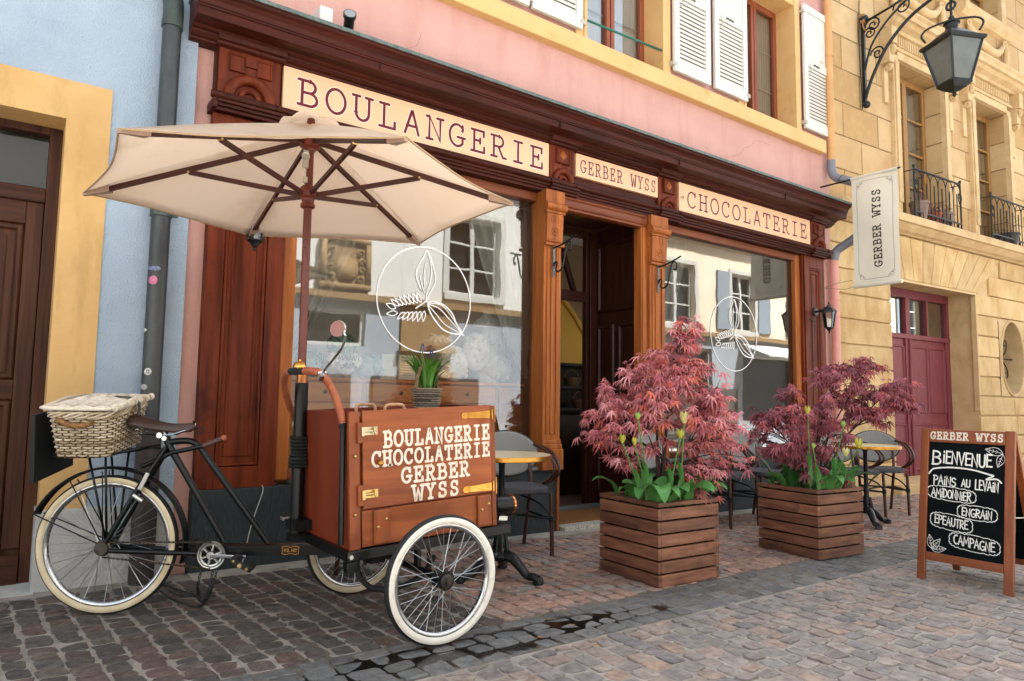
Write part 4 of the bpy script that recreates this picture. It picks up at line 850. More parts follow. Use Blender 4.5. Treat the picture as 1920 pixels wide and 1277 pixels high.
# upper wall with windows
HW = [(1.70, 2.96, 3.70, 6.00), (3.92, 5.05, 3.70, 6.00), (6.2, 7.4, 3.70, 6.0), (1.70, 2.96, 7.55, 9.5), (3.92, 5.05, 7.55, 9.5)]
mb = MB(); wall(mb, -.10, 12, 3.46, 10.5, .03, HW, .45, back=False); part('ashlar_wall', mb, mAsh, SH)
mFr2 = woodmat('pale_window_wood', '#8a6233', '#a47a45', 'z', rough=.55)
for i, (a, b, c, d) in enumerate(HW):
    yf = .25; m_ = (a+b)/2; fm = MB()
    fm.box(a+.01, a+.09, yf, yf+.07, c, d-.01); fm.box(b-.09, b-.01, yf, yf+.07, c, d-.01); fm.box(a+.0905, b-.0905, yf, yf+.07, d-.10, d-.01); fm.box(a+.0905, b-.0905, yf, yf+.07, c, c+.10)
    fm.box(m_-.055, m_+.055, yf-.02, yf+.07, c+.1005, d-.1005)
    fr_ = part('window_frame', fm, mFr2, SH, bevel=.006)
    for p, q in ((a+.091, m_-.056), (m_+.056, b-.091)):
        g = MB(); g.quad((p, yf+.03, c+.1), (q, yf+.03, c+.1), (q, yf+.03, d-.1), (p, yf+.03, d-.1)); part('pane', g, mPane, fr_)
        g = MB(); nb = 4
        for k in range(1, nb): z = c+.1+(d-c-.2)*k/nb; g.box(p, q, yf-.004, yf+.025, z-.014, z+.014)
        part('glazing_bar', g, mFr2, fr_)
    g = MB(); g.grid(lambda u, v: Vector((a+(b-a)*u, yf+.14+.012*math.sin(u*46), c+(d-c)*v)), 60, 2); part('curtain', g, M('grey_curtain', '#8d948d', '#a3a9a2', rough=.9, ns=2), SH, smooth=True)
    if i > 2:
        mb = MB(); mb.prism([(a-.3, y, z) for y, z in ((.04, 7.30), (-.04, 7.32), (-.10, 7.40), (-.11, 7.50), (.04, 7.52))], (b-a+.6, 0, 0)); part('window_sill', mb, mTrim, SH)
        mb = MB(); mb.box(a-.16, a-.004, -.03, .04, 7.521, 9.6); mb.box(b+.004, b+.16, -.03, .04, 7.521, 9.6); part('window_trim', mb, mTrim, SH, bevel=.008)
        mb = MB(); p0 = Vector((a-.1, -.02, 7.24)); # carved swag under the sill
        mb.tube(smooth_path([(a-.05, -.01, 7.22), (a+.25, -.05, 6.98), (m_, -.06, 6.90), (b-.25, -.05, 6.98), (b+.05, -.01, 7.22)], 6), [.03+.04*math.sin(math.pi*k/24) for k in range(25)], 10)
        for x in (a-.05, b+.05): mb.tube(smooth_path([(x, -.01, 7.24), (x, -.04, 7.10), (x, -.03, 6.86), (x, 0, 6.78)], 5), [.02+.03*math.sin(math.pi*k/15) for k in range(16)], 8); mb.torus((x, -.03, 7.22), (1, 0, 0), (0, 1, 0), .05, .02, n=16, m=6)
        part('swag', mb, mTrim, SH, smooth=True); continue
    mb = MB()
    for p, q in ((a-.13, a-.004), (b+.004, b+.13)):
        mb.box(p, q, -.03, .04, 3.672, 6.05); mb.box(p-.0+.03*(p < a), q-.03*(p > a), -.05, -.03, 3.9, 5.95)
    mb.box(a-.0035, b+.0035, -.03, .04, 6.003, 6.12); mb.box(a-.16, b+.16, -.05, .04, 6.121, 6.16); part('window_trim', mb, mTrim, SH, bevel=.008)
    mb = MB(); mb.box(a-.13, b+.13, -.02, .04, 6.161, 6.36)
    k = a-.05
    while k < b+.04: mb.box(k, k+.03, -.045, -.018, 6.19, 6.33); k += .06
    part('frieze', mb, mTrim, SH, bevel=.004)
    mb = MB(); mb.prism([(a-.36, y, z) for y, z in ((.04, 6.361), (-.06, 6.365), (-.08, 6.40), (-.16, 6.43), (-.20, 6.47), (-.24, 6.475), (-.25, 6.53), (-.28, 6.56), (-.28, 6.59), (.04, 6.62))], (b-a+.72, 0, 0)); part('window_cornice', mb, mTrim, SH)
    for x in (a-.27, b+.27):
        mb = MB(); mb.box(x-.07, x+.07, -.14, .04, 6.12, 6.36); mb.box(x-.06, x+.06, -.09, .04, 5.86, 6.1195)
        mb.torus((x, -.075, 6.04), (0, 0, 1), (1, 0, 0), .05, .035, n=16, m=8); mb.torus((x, -.045, 5.80), (0, 0, 1), (1, 0, 0), .03, .028, n=16, m=8); mb.box(x-.05, x+.05, -.0, .04, 5.3, 5.8)
        part('console', mb, mTrim, SH, smooth='angle')
# balcony railings: things of their own
def local(t, v): return t
def railing(a, b, label):
    o = SH.matrix_basis if False else Matrix.Translation((8.34, 4.60, 0)) @ Matrix.Rotation(ANG, 4, 'Z')
    w0 = o @ Vector((a, -.18, 3.665)); t = T('balcony_railing', label, 'railing', w0, rotz=ANG, group='iron railings of the stone house')
    L_ = b-a; mb = MB(); h = .70
    mb.box(0, L_, -.014, .014, h-.015, h); mb.box(0, L_, -.010, .010, .08, .10)
    for x in (0, L_): mb.tube([(x, 0, -.0), (x, 0, h+.02)], .013, 8); mb.ball((x, 0, h+.03), .022, 10, 6)
    for x in (0, L_): mb.tube([(x, 0, h-.02), (x, .20, h-.02)], .008, 6)
    part('rail', mb, mIron, t)
    n = 6; mb = MB()
    for k in range(n):
        x = L_*(k+.5)/n; s_ = L_/n
        mb.tube([(x, 0, .02), (x, 0, h-.17)], .008, 6)
        mb.tube([(x+s_*.5*math.cos(math.pi*j/10)*1.0, 0, h-.17+.15*math.sin(math.pi*j/10)) for j in range(11)], .007, 6)
        mb.tube([(x+s_*.5, 0, .02), (x+s_*.5, 0, h-.17)], .007, 6)
        mb.torus((x, 0, .05), (1, 0, 0), (0, 1, 0), .03, .007, n=12, m=5)
    for x in (L_*.03, L_*.97):
        for sg in (1, -1): mb.tube(smooth_path([(x, -.01, .36), (x+.05*sg, -.01, .46), (x+.03*sg, -.01, .54), (x+.005*sg, -.01, .50), (x+.025*sg, -.01, .47)], 4), .007, 6)
    part('bars', mb, mIron, t, smooth=True); return t
railing(1.72, 3.0, 'black iron window railing with flowerpots behind it on the stone house'); railing(3.95, 5.2, 'black iron window railing at the right edge, orange plant behind it')
M4 = Matrix.Translation((8.34, 4.60, 0)) @ Matrix.Rotation(ANG, 4, 'Z')
mTerra = M('terracotta', '#8a3f2c', '#9a5038', rough=.8, ns=12); mTaupe = M('taupe_pot', '#6f5a50', '#7f6a5e', rough=.7, ns=8)
mLeafG = randmat('pot_leaf', ['#2d4a22', '#45632c', '#5a7836', '#38552a'], rough=.6, trans=.2)
def flowerpot(s, dy_, r, h, potm, flm, label, fr_=.13, fh=.16, seed=1, cat='flowerpot'):
    c = M4 @ Vector((s, dy_, 3.672)); t = T('flowerpot', label, cat, c, group='flowerpots on the stone ledge'); mb = MB()
    mb.lathe([(r*.75, 0), (r, h*.85), (r*1.08, h*.86), (r*1.08, h), (r*.95, h), (r*.9, h*.9), (0, h*.9)], c, 20); part('pot', mb, potm, t, smooth='angle')
    rr = random.Random(seed); a = MB(); f = MB()
    for k in range(70):
        d = Vector((rr.gauss(0, 1), rr.gauss(0, 1), abs(rr.gauss(0, 1)))).normalized()*rr.uniform(.3, 1); p = c+Vector((d.x*fr_, d.y*fr_, h+d.z*fh)); q = .022*rr.uniform(.7, 1.3); m = a if k % 2 else f
        x = Vector((rr.uniform(-1, 1), rr.uniform(-1, 1), rr.uniform(-.5, 1))).normalized(); y = x.orthogonal().normalized()
        m.add([p-x*q, p+y*q*.6, p+x*q, p-y*q*.6], [(0, 1, 2, 3)])
    part('leaves', a, mLeafG, t); part('blossom', f, flm, t)
mPinkF = randmat('pink_blossom', ['#c86a80', '#e0a0a8', '#b04a66', '#e8c0c0'], rough=.6, trans=.2); mOrF = randmat('orange_leaf', ['#b0742a', '#c89a4a', '#a05020', '#8f8a3a'], rough=.6, trans=.2)
flowerpot(1.98, -.10, .12, .26, mTaupe, mPinkF, 'tall taupe flowerpot with pink flowers left in the railing', seed=3)
flowerpot(2.42, -.08, .10, .17, mTerra, mPinkF, 'terracotta flowerpot with pink flowers in the middle of the railing', seed=4)
flowerpot(2.74, -.08, .12, .22, mTaupe, mPinkF, 'dark taupe flowerpot right of the terracotta pot', seed=5)
flowerpot(4.75, -.06, .17, .20, M('dark_bowl', '#2b2826', rough=.6), mOrF, 'wide dark bowl with an orange leafy plant behind the right railing', .24, .45, seed=6)

# street lamp on a scrolled arm
lw = M4 @ Vector((.87, .02, 0)); LX, LY = lw.x, lw.y
t = T('street_lamp', 'black four sided lantern hanging from a scrolled iron arm on the stone house', 'street lamp', (LX, LY, 5.2))
mBlk = M('lamp_black', '#0f1516', '#1a2122', rough=.4, ns=14, metal=.3)
mb = MB(); mb.box(LX-.025, LX+.025, LY-.05, LY-.01, 5.15, 6.30); mb.ball((LX, LY-.05, 5.12), .05); mb.ball((LX, LY-.05, 6.33), .06)
part('wall_bar', mb, mBlk, t, bevel=.004)
HY = 3.44; mb = MB()
mb.tube(smooth_path([(LX, LY-.04, 5.22), (LX, LY-.14, 5.48), (LX, LY-.34, 5.82), (LX, LY-.62, 6.08), (LX, LY-.92, 6.22), (LX, HY, 6.30), (LX, HY-.10, 6.26), (LX, HY-.08, 6.14), (LX, HY, 6.10)], 6), .022, 8)
mb.tube(smooth_path([(LX, LY-.04, 5.60), (LX, LY-.14, 5.92), (LX, LY-.36, 6.18), (LX, LY-.66, 6.38)], 6), .015, 8)
for (y, z, s_) in ((LY-.17, 6.20, .11), (LY-.55, 6.28, .12), (LY-.22, 5.78, .10), (LY-.12, 6.10, .09)):
    mb.tube([(LX, y+s_*(1-k/26)*math.cos(k*.45), z+s_*(1-k/26)*math.sin(k*.45)) for k in range(24)], .012, 6)
mb.tube([(LX, LY-.03, 6.28), (LX, LY-.40, 6.34), (LX, LY-.7, 6.42)], .016, 8); part('scroll_arm', mb, mBlk, t, smooth=True)
CX, CY, CZ = LX, HY, 5.02      # lantern
mb = MB(); mb.tube([(CX, CY, 6.10), (CX, CY, 5.86)], .016, 8); mb.torus((CX, CY, 6.02), (0, 1, 0), (1, 0, 0), .05, .016, n=16, m=6); mb.ball((CX, CY, 5.86), .035); 
r4 = Matrix.Rotation(R(64), 3, 'Z')
def rl(x, y, z): v = r4 @ Vector((x, y, 0)); return Vector((CX+v.x, CY+v.y, z))
for sg in (-1, 1): mb.tube(smooth_path([(CX, CY, 5.84), rl(.17*sg, .17*sg, 5.80), rl(.23*sg, .23*sg, 5.72), rl(.20*sg, .20*sg, 5.62)], 5), .013, 8)
part('hanger', mb, mBlk, t, smooth=True)
tp, bt = .222, .122; zt, zb = 5.52, 5.0; mb = MB()
def sq(r, z): return [rl(r, -r, z), rl(r, r, z), rl(-r, r, z), rl(-r, -r, z)]
def ring4(lv): 
    vs = [p for r, z in lv for p in sq(r, z)]; mb.add(vs, [(i*4+k, i*4+(k+1) % 4, (i+1)*4+(k+1) % 4, (i+1)*4+k) for i in range(len(lv)-1) for k in range(4)])
ring4([(tp+.012, zt-.02), (tp+.03, zt), (tp+.03, zt+.03), (tp-.01, zt+.045), (.10, zt+.16), (.085, zt+.165)])
mb.lathe([(.06, zt+.16), (.085, zt+.17), (.07, zt+.20), (.075, zt+.26), (.095, zt+.265), (.09, zt+.285), (.0, zt+.30)], (CX, CY, 0), 16)
ring4([(bt+.012, zb+.03), (bt+.014, zb), (bt-.03, zb-.05), (.03, zb-.09), (.0, zb-.09)])
mb.lathe([(.03, zb-.085), (.02, zb-.11), (.028, zb-.125), (.0, zb-.16)], (CX, CY, 0), 10)
T4, B4 = sq(tp, zt), sq(bt, zb+.01)
for k in range(4): mb.obox(T4[k], B4[k], .026, .026); mb.obox(T4[k], T4[(k+1) % 4], .022, .03); mb.obox(B4[k], B4[(k+1) % 4], .022, .03)
part('lantern_frame', mb, mBlk, t)
mb = MB(); T4, B4 = sq(tp-.006, zt-.005), sq(bt-.006, zb+.012)
for k in range(4): mb.quad(T4[k], T4[(k+1) % 4], B4[(k+1) % 4], B4[k])
part('lantern_glass', mb, M('milky_lamp_glass', '#6d7370', '#858a86', rough=.25, ns=3, spec=.6, trans=.35), t)
c = fx(1613, 40, LX); mb = MB(); mb.box(LX-.05, LX+.05, LY-.075, LY-.02, c.z-.06, c.z+.06); mb.tube(smooth_path([(LX-.03, LY-.05, c.z-.05), (LX-.06, LY-.06, c.z-.12), (LX-.02, LY-.07, c.z-.17), (LX+.02, LY-.06, c.z-.1)], 5), .008, 6)
one('cable_box', mb, M('tan_box', '#a07440', rough=.6), 'small tan cable box on the wall above the lamp arm', 'box', (LX, LY, c.z))
mb = MB(); mb.tube(smooth_path([(LX-.06, LY-.02, 6.6), (LX-.08, LY-.012, 6.0), (LX-.07, LY-.014, 5.6), (LX-.04, LY-.012, 5.2), (LX-.05, LY-.012, 5.05)], 5), .007, 6); one('lamp_wire', mb, M('black_cable', '#0c0d0e'), 'thin black cable down the stone wall beside the lamp arm', 'cable')

# banner
BX = 8.12; t = T('banner', 'hanging cream fabric banner reading GERBER WYSS on an iron rod', 'banner', (BX, 4.0, 2.43))
y0, y1, z0, z1 = 4.19, 3.655, 2.455, 3.755
mb = MB(); mb.tube([(BX, 4.58, 3.775), (BX, 3.62, 3.775)], .011, 8); part('rod', mb, mIron, t, smooth='angle')
mb = MB()
def ban(u, v):
    x = BX+.010*math.sin(u*5+v*3)+.008*math.sin(v*9)*u
    return Vector((x, y0+(y1-y0)*u, z0+.02+(z1-z0)*v))
mb.grid(ban, 24, 40); part('cloth', mb, M('banner_cloth', '#d8d3c2', '#dedaca', rough=.85, ns=2, bump=.1, bs=200, trans=.12), t, smooth=True)
mb = MB(); mb.tube([(BX, y0+.006, z0+.01), (BX, y1-.012, z0+.01)], .026, 14); mb.tube([(BX, y0+.002, z1+.02), (BX, y1-.004, z1+.02)], .018, 14); part('hem', mb, MATS['banner_cloth'], t, smooth='angle')
fr = lambda u, v, o: (lambda p: Vector((p.x-.004-o, p.y, p.z)))(ban(u, v))
W_, H_ = .535, 1.30
frb = lambda a, b, o: fr(a/W_, b/H_, o)
mb = MB()
# letters run upward
frt = lambda a, b, o: frb(.335-b, a, o)
text(mb, 'GERBER WYSS', .088, .93, .185, 0, .0135, frt, mono=.86); part('lettering', mb, M('banner_ink', '#17130f', rough=.6), t)
mb = MB(); e = .06
pts = lambda a, b: a
def cornerlines():
    for (p, q) in (((e+.07, e), (W_-e-.07, e)), ((e+.07, H_-e), (W_-e-.07, H_-e)), ((e, e+.07), (e, H_-e-.07)), ((W_-e, e+.07), (W_-e, H_-e-.07))):
        mb.ribbon([(p[0]+(q[0]-p[0])*k/12, p[1]+(q[1]-p[1])*k/12) for k in range(13)], .0028, frb)
    for cx, sx in ((e, 1), (W_-e, -1)):
        for cz, sz in ((e, 1), (H_-e, -1)):
            for sw_ in (0, 1):
                sp = [(.072-.0*k, 0) for k in range(0)]
                sp = [(.052+.020*(1-k/18)*math.cos(k*.5-1.2), .018+.020*(1-k/18)*math.sin(k*.5-1.2)) for k in range(16)]
                sp = [(cx+sx*(a if not sw_ else b), cz+sz*(b if not sw_ else a)) for a, b in sp]; mb.ribbon(sp, .0028, frb, off=.0003*sw_)
            mb.ribbon([(cx+sx*(.03+.022*math.cos(k*.35)), cz+sz*(.03+.022*math.sin(k*.35))) for k in range(14)], .0028, frb, off=.0006)
cornerlines(); part('border', mb, MATS['banner_ink'], t)
mb = MB(); mb.tube(smooth_path([(BX, y0, z0+.02), (BX-.02, 4.28, z0-.01), (BX-.04, 4.42, z0+.01), (BX-.05, 4.53, z0+.03), (BX-.03, 4.40, z0+.07), (BX, y0+.02, z0+.09)], 5), .0025, 5); part('tie', mb, M('grey_cord', '#4d4a44'), t)

# pink and orange downpipe at the joint of the houses
t = T('drainpipe', 'downpipe painted pink below and orange above, with grey elbows, between the two houses', 'drainpipe', (8.28, 4.52, 0))
mb = MB(); mb.tube([(8.28, 4.52, -.15), (8.28, 4.52, 2.90)], .052, 18); mb.tube([(8.28, 4.52, 2.36), (8.28, 4.52, 2.40)], .059, 18); part('pink_pipe', mb, M('pink_pipe_paint', '#cf8d81', '#d89a8d', rough=.5, ns=5), t, smooth='angle')
mb = MB(); mb.tube([(8.28, 4.52, 4.12), (8.28, 4.52, 9)], .050, 18); mb.tube([(8.28, 4.52, 5.50), (8.28, 4.52, 5.54)], .056, 18); part('orange_pipe', mb, M('orange_pipe_paint', '#bd8c55', '#c89860', rough=.5, ns=5), t, smooth='angle')
mb = MB(); mb.tube(smooth_path([(8.28, 4.52, 4.14), (8.28, 4.52, 4.02), (8.285, 4.47, 3.91), (8.30, 4.32, 3.83), (8.305, 4.20, 3.75), (8.305, 4.16, 3.60), (8.305, 4.16, 3.28), (8.30, 4.20, 3.14), (8.29, 4.36, 3.04), (8.28, 4.48, 2.97), (8.28, 4.52, 2.86)], 5), .053, 18)
part('elbow', mb, M('grey_pipe', '#6d7079', '#7d808a', rough=.45, ns=5), t, smooth='angle')
mb = MB(); mb.torus((8.295, 4.40, 3.87), (1, 0, 0), (0, .85, .5), .052, .006, n=18, m=6); part('joint', mb, M('black_gap', '#0a0605'), t)

# ================================================================== INSIDE THE SHOP
mIn = M('shop_plaster', '#b9ad98', '#c4b9a5', rough=.9, ns=2); mInY = M('yellow_vault', '#dcab48', '#e2b556', rough=.85, ns=1.5)
t = T('shop_interior', 'plastered shop room seen dimly through the windows', 'room', (4.5, 6.5, 0))
mb = MB(); mb.box(.9, 8.2, 7.6, 7.7, -.1, 9.5); mb.box(.86, .9, 4.80, 7.7, -.1, 6.4); mb.box(8.2, 8.24, 4.80, 7.7, -.1, 6.4); part('walls', mb, mIn, t)  # back wall carried high, out of view, to block the sun
mb = MB(); mb.box(.9, 8.2, 4.75, 7.6, -.12, .02); part('shop_floor', mb, M('shop_tiles', '#4a3324', '#5a4030', rough=.4, ns=4), t)
mb = MB(); mb.box(.9, 8.2, 4.75, 5.6, 3.06, 3.1); part('shop_ceiling', mb, mIn, t)  # stops short, leaving the room open so the sky lights it
mb = MB()
ar = arc(5.0, 1.1, 1.60, 1.62, 0, 68, 16); mb.add([(x, 7.02, z) for x, z in ar]+[(5.53, 7.02, 1.1)], [tuple(range(18))]); part('vault', mb, mInY, t)
mb = MB(); mb.grid(lambda u, v: Vector((3.6+4.2*u, 7.06, .3+2.9*v)), 2, 2); part('vault_wall', mb, M('brown_plaster', '#8f7350', '#9c8060', rough=.9, ns=2), t); mb = MB(); mb.tube([(x, 7.0, z) for x, z in ar], .035, 8); part('vault_rib', mb, mInY, t, smooth=True)
t = T('shelf_unit', 'dark wooden shelf unit with baskets inside the shop door', 'shelf', (5.1, 6.3, 0)); mb = MB()
mb.box(4.3, 6.2, 6.30, 6.34, .02, 1.50); mb.box(4.3, 4.34, 5.95, 6.30, .02, 1.50); mb.box(6.16, 6.2, 5.95, 6.30, .02, 1.50)
for z in (.95, 1.20, 1.46): mb.box(4.3405, 6.1595, 5.95, 6.2995, z, z+.03)
part('shelves', mb, M('dark_shelf', '#1d0f0a', '#2a1710', rough=.5, ns=5), t)
mb = MB(); mb.box(4.3405, 6.1595, 5.93, 6.29, .03, .9); part('counter', mb, M('dark_counter', '#22110b', '#341a10', rough=.4, ns=5), t)
mWick = M('wicker_brown', '#5a4630', '#7a6244', rough=.8, ns=60, bump=.6, bs=120)
for k, (x, z) in enumerate(((5.32, 1.23), (5.62, 1.23), (5.45, .98), (5.75, .98))):
    mb = MB(); mb.lathe([(.0, 0), (.08, 0), (.11, .10), (.10, .10), (.075, .02), (0, .02)], (x, 6.08, z), 16); mb.tube([(x+.10*math.cos(math.pi*j/10), 6.08, z+.10+.09*math.sin(math.pi*j/10)) for j in range(11)], .008, 6)
    one('shop_basket', mb, mWick, ['small wicker basket left on the upper shelf inside the door', 'small wicker basket right on the upper shelf inside the door', 'small wicker basket left on the lower shelf inside the door', 'small wicker basket right on the lower shelf inside the door'][k], 'basket', (x, 6.08, z), group='baskets on the shelf inside the shop', smooth='angle')
# dresser in the left window
mPine = woodmat('pine_orange', '#b86c26', '#d28c40', 'x', rough=.45, fine=14); mPineD = woodmat('pine_edge', '#8a4c18', '#a86426', 'x', rough=.5, fine=14)
t = T('dresser', 'long pine dresser with small drawers just inside the left shop window', 'dresser', (2.7, 5.05, 0)); mb = MB()
mb.box(1.6, 4.05, 4.96, 5.40, .45, 1.18); part('carcass', mb, mPineD, t); mb = MB(); mb.box(1.58, 4.08, 4.93, 5.42, 1.1805, 1.205); part('worktop', mb, mPine, t, bevel=.004)
for x in (1.62, 2.24, 2.86, 3.48):
    mb = MB(); mb.box(x+.012, x+.588, 4.945, 4.9598, 1.03, 1.165); d = part('drawer', mb, mPine, t, bevel=.004)
    mb = MB(); mb.ball((x+.3, 4.935, 1.10), .016); part('knob', mb, M('black_knob', '#151210', rough=.4), d, smooth=True)
    mb = MB(); mb.box(x+.012, x+.588, 4.945, 4.9598, .50, 1.015); part('drawer', mb, mPine, t, bevel=.004)
mb = MB(); mb.box(5.2, 7.6, 4.96, 5.40, .45, .80); one('window_bench', mb, M('white_bench', '#b8b3a6', rough=.7), 'low pale display bench inside the right shop window', 'bench', (6.4, 5.1, .45))
# things on the dresser
mBread = M('floured_crust', '#b8a68c', '#e6dfd0', rough=.9, ns=9, ramp=(.40, .58), bump=.9, bs=26, dirt='#5f4328', dscale=11, dramp=(.56, .66)); mPale = M('salt_dough', '#d2cab8', '#e8e2d4', rough=.9, ns=14, bump=1, bs=24)
def heart(x, y, z, s, name, mat, label):
    mb = MB(); n = 40; ring = []
    for k in range(n):
        a = 2*math.pi*k/n; ring.append((s*.062*16*math.sin(a)**3/1.0*.9, s*.062*(13*math.cos(a)-5*math.cos(2*a)-2*math.cos(3*a)-math.cos(4*a))*.72))
    lv = [(1, .03), (1.0, 0), (.86, -.035), (.5, -.06), (.0, -.066)]
    for f, dy_ in lv: pass
    vs = [Vector((x+a*f, y+dy_*s/.17, z+b*f)) for f, dy_ in lv for a, b in ring]
    mb.add(vs, [(i*n+k, i*n+(k+1) % n, (i+1)*n+(k+1) % n, (i+1)*n+k) for i in range(len(lv)-1) for k in range(n)]); return mb
t = T('heart_bread', 'heart shaped decorated bread reading MAMAN on the dresser', 'bread', (2.12, 5.05, 1.21)); part('loaf', heart(2.12, 5.08, 1.32, .17, '', mBread, ''), mBread, t, smooth=True)
mb = MB(); text(mb, 'MAMAN', .030, .17, 2.035, 1.345, .006, lambda u, v, o: Vector((u, 4.995-o, v)), font=Hd); part('lettering', mb, M('dark_crust', '#3a2212', rough=.8), t)
mb = MB()
for k in range(7): mb.ball((2.07+.018*k, 5.0, 1.29+.012*(k % 3)), .014, 8, 5)
part('dough_leaves', mb, MATS['dark_crust'], t)
def hydr(x, z, r, seed, label, cols):
    rr = random.Random(seed); mb = MB(); mb.ball((x, 5.14, z), r*.8, 14, 8)
    for k in range(240):
        d = Vector((rr.gauss(0, 1), rr.gauss(0, 1), rr.gauss(0, 1)+.3)).normalized(); p = Vector((x, 5.14, z))+d*r*rr.uniform(.85, 1.05); q = r*.17; a = d.orthogonal().normalized(); a.rotate(Matrix.Rotation(rr.uniform(0, 6), 3, d)); b = d.cross(a)
        mb.add([p-a*q, p-b*q, p+a*q, p+b*q], [(0, 1, 2, 3)])
    one('hydrangea', mb, randmat('hydr'+str(seed), cols, rough=.7, trans=.2), label, 'flower head', (x, 5.14, z), group='dried hydrangeas on the dresser')
gr = ['#3f5a35', '#6d8a5c', '#8fae8a', '#52704a']; bl = ['#7fa39a', '#a9c4bb', '#c3d6cf', '#8fb0a8']
hydr(1.86, 1.31, .12, 21, 'green dried hydrangea left of the heart bread', gr); hydr(2.12, 1.45, .12, 22, 'green dried hydrangea above the heart bread', gr); hydr(2.36, 1.30, .12, 23, 'pale blue dried hydrangea right of the heart bread', bl); hydr(1.72, 1.48, .12, 24, 'pale dried hydrangea by the left curtain', bl)
t = T('menu_card', 'two leaved cream menu card standing on the dresser', 'menu', (2.6, 5.06, 1.206)); mb = MB()
mb.obox((2.43, 5.07, 1.31), (2.53, 5.02, 1.31), .008, .20); mb.obox((2.55, 5.02, 1.31), (2.72, 5.05, 1.31), .008, .20); part('card', mb, M('menu_paper', '#cdc8ae', rough=.8), t)
mb = MB()
for k in range(8): mb.ribbon([(2.57, 1.385-.02*k), (2.57+.10+.02*((k*7) % 3), 1.385-.02*k)], .004, lambda u, v, o: Vector((u, 5.016+(u-2.55)*.176-.0045, v)))
part('print', mb, M('menu_ink', '#7a766a'), t)
mb = MB(); mb.lathe([(.10, 0), (.095, .55), (.0, .55)], (3.56, 5.22, 1.206), 18); mb.lathe([(.16, .50), (.13, .56), (.08, .62), (.015, .69), (0, .70)], (3.56, 5.22, 1.206), 12); mb.box(3.50, 3.62, 5.10, 5.14, 1.56, 1.70); one('bread_tower', mb, mPale, 'round bread dough tower with a pointed roof on the dresser', 'bread', (3.56, 5.22, 1.206), smooth='angle')
for k, (x, z, rx, rz, lb) in enumerate(((2.98, 1.56, .13, .05, 'small crusty loaf on top of the bread pile'), (3.14, 1.37, .15, .16, 'pale round decorated loaf in the bread pile'), (3.36, 1.48, .14, .17, 'tall pale decorated loaf beside the bread tower'), (3.62, 1.34, .14, .13, 'pale oval loaf with relief signs at the right end of the dresser'), (2.96, 1.28, .12, .06, 'long low loaf at the foot of the bread pile'))):
    mb = MB(); mb.ball((x, 5.12+.03*(k % 2), z), (rx, .08, rz), 22, 14); rr = random.Random(k)
    for v in mb.v: v += Vector((1, 1, 1))*0
    for j in range(14):
        a = rr.uniform(.2, 2.9); b = rr.uniform(-1, 1); mb.ball((x+rx*.85*math.cos(a), 5.12+.03*(k % 2)-.07*math.sin(a), z+rz*.7*b), .022, 8, 5)
    one('decorated_bread', mb, mBread if k in (0, 4) else mPale, lb, 'bread', (x, 5.12, z), group='decorated breads on the dresser', smooth=True)
mNet = M('net_curtain', '#a9a698', '#b8b5a8', rough=.9, ns=3, trans=.45)
def drape(x0, x1, xb, zb, y, label):
    mb = MB(); mb.grid(lambda u, v: Vector((x0+(x1-x0)*u*(1-v)**.8+(xb-x0)*v*(.2+.8*u)*1.0*(1 if xb > x0 else 1), y+.025*math.sin(u*34)*(1-.5*v), 2.78-(2.78-zb)*v)), 60, 16)
    one('curtain', mb, mNet, label, 'curtain', (x0, y, 1.2), smooth=True, group='net curtains in the shop windows')
drape(1.50, 2.30, 1.58, 1.25, 4.86, 'net curtain gathered to the left of the left shop window'); drape(3.80, 3.05, 3.72, 1.25, 4.88, 'net curtain gathered to the right of the left shop window'); drape(5.15, 5.95, 5.2, 1.0, 4.86, 'net curtain in the left half of the right shop window')

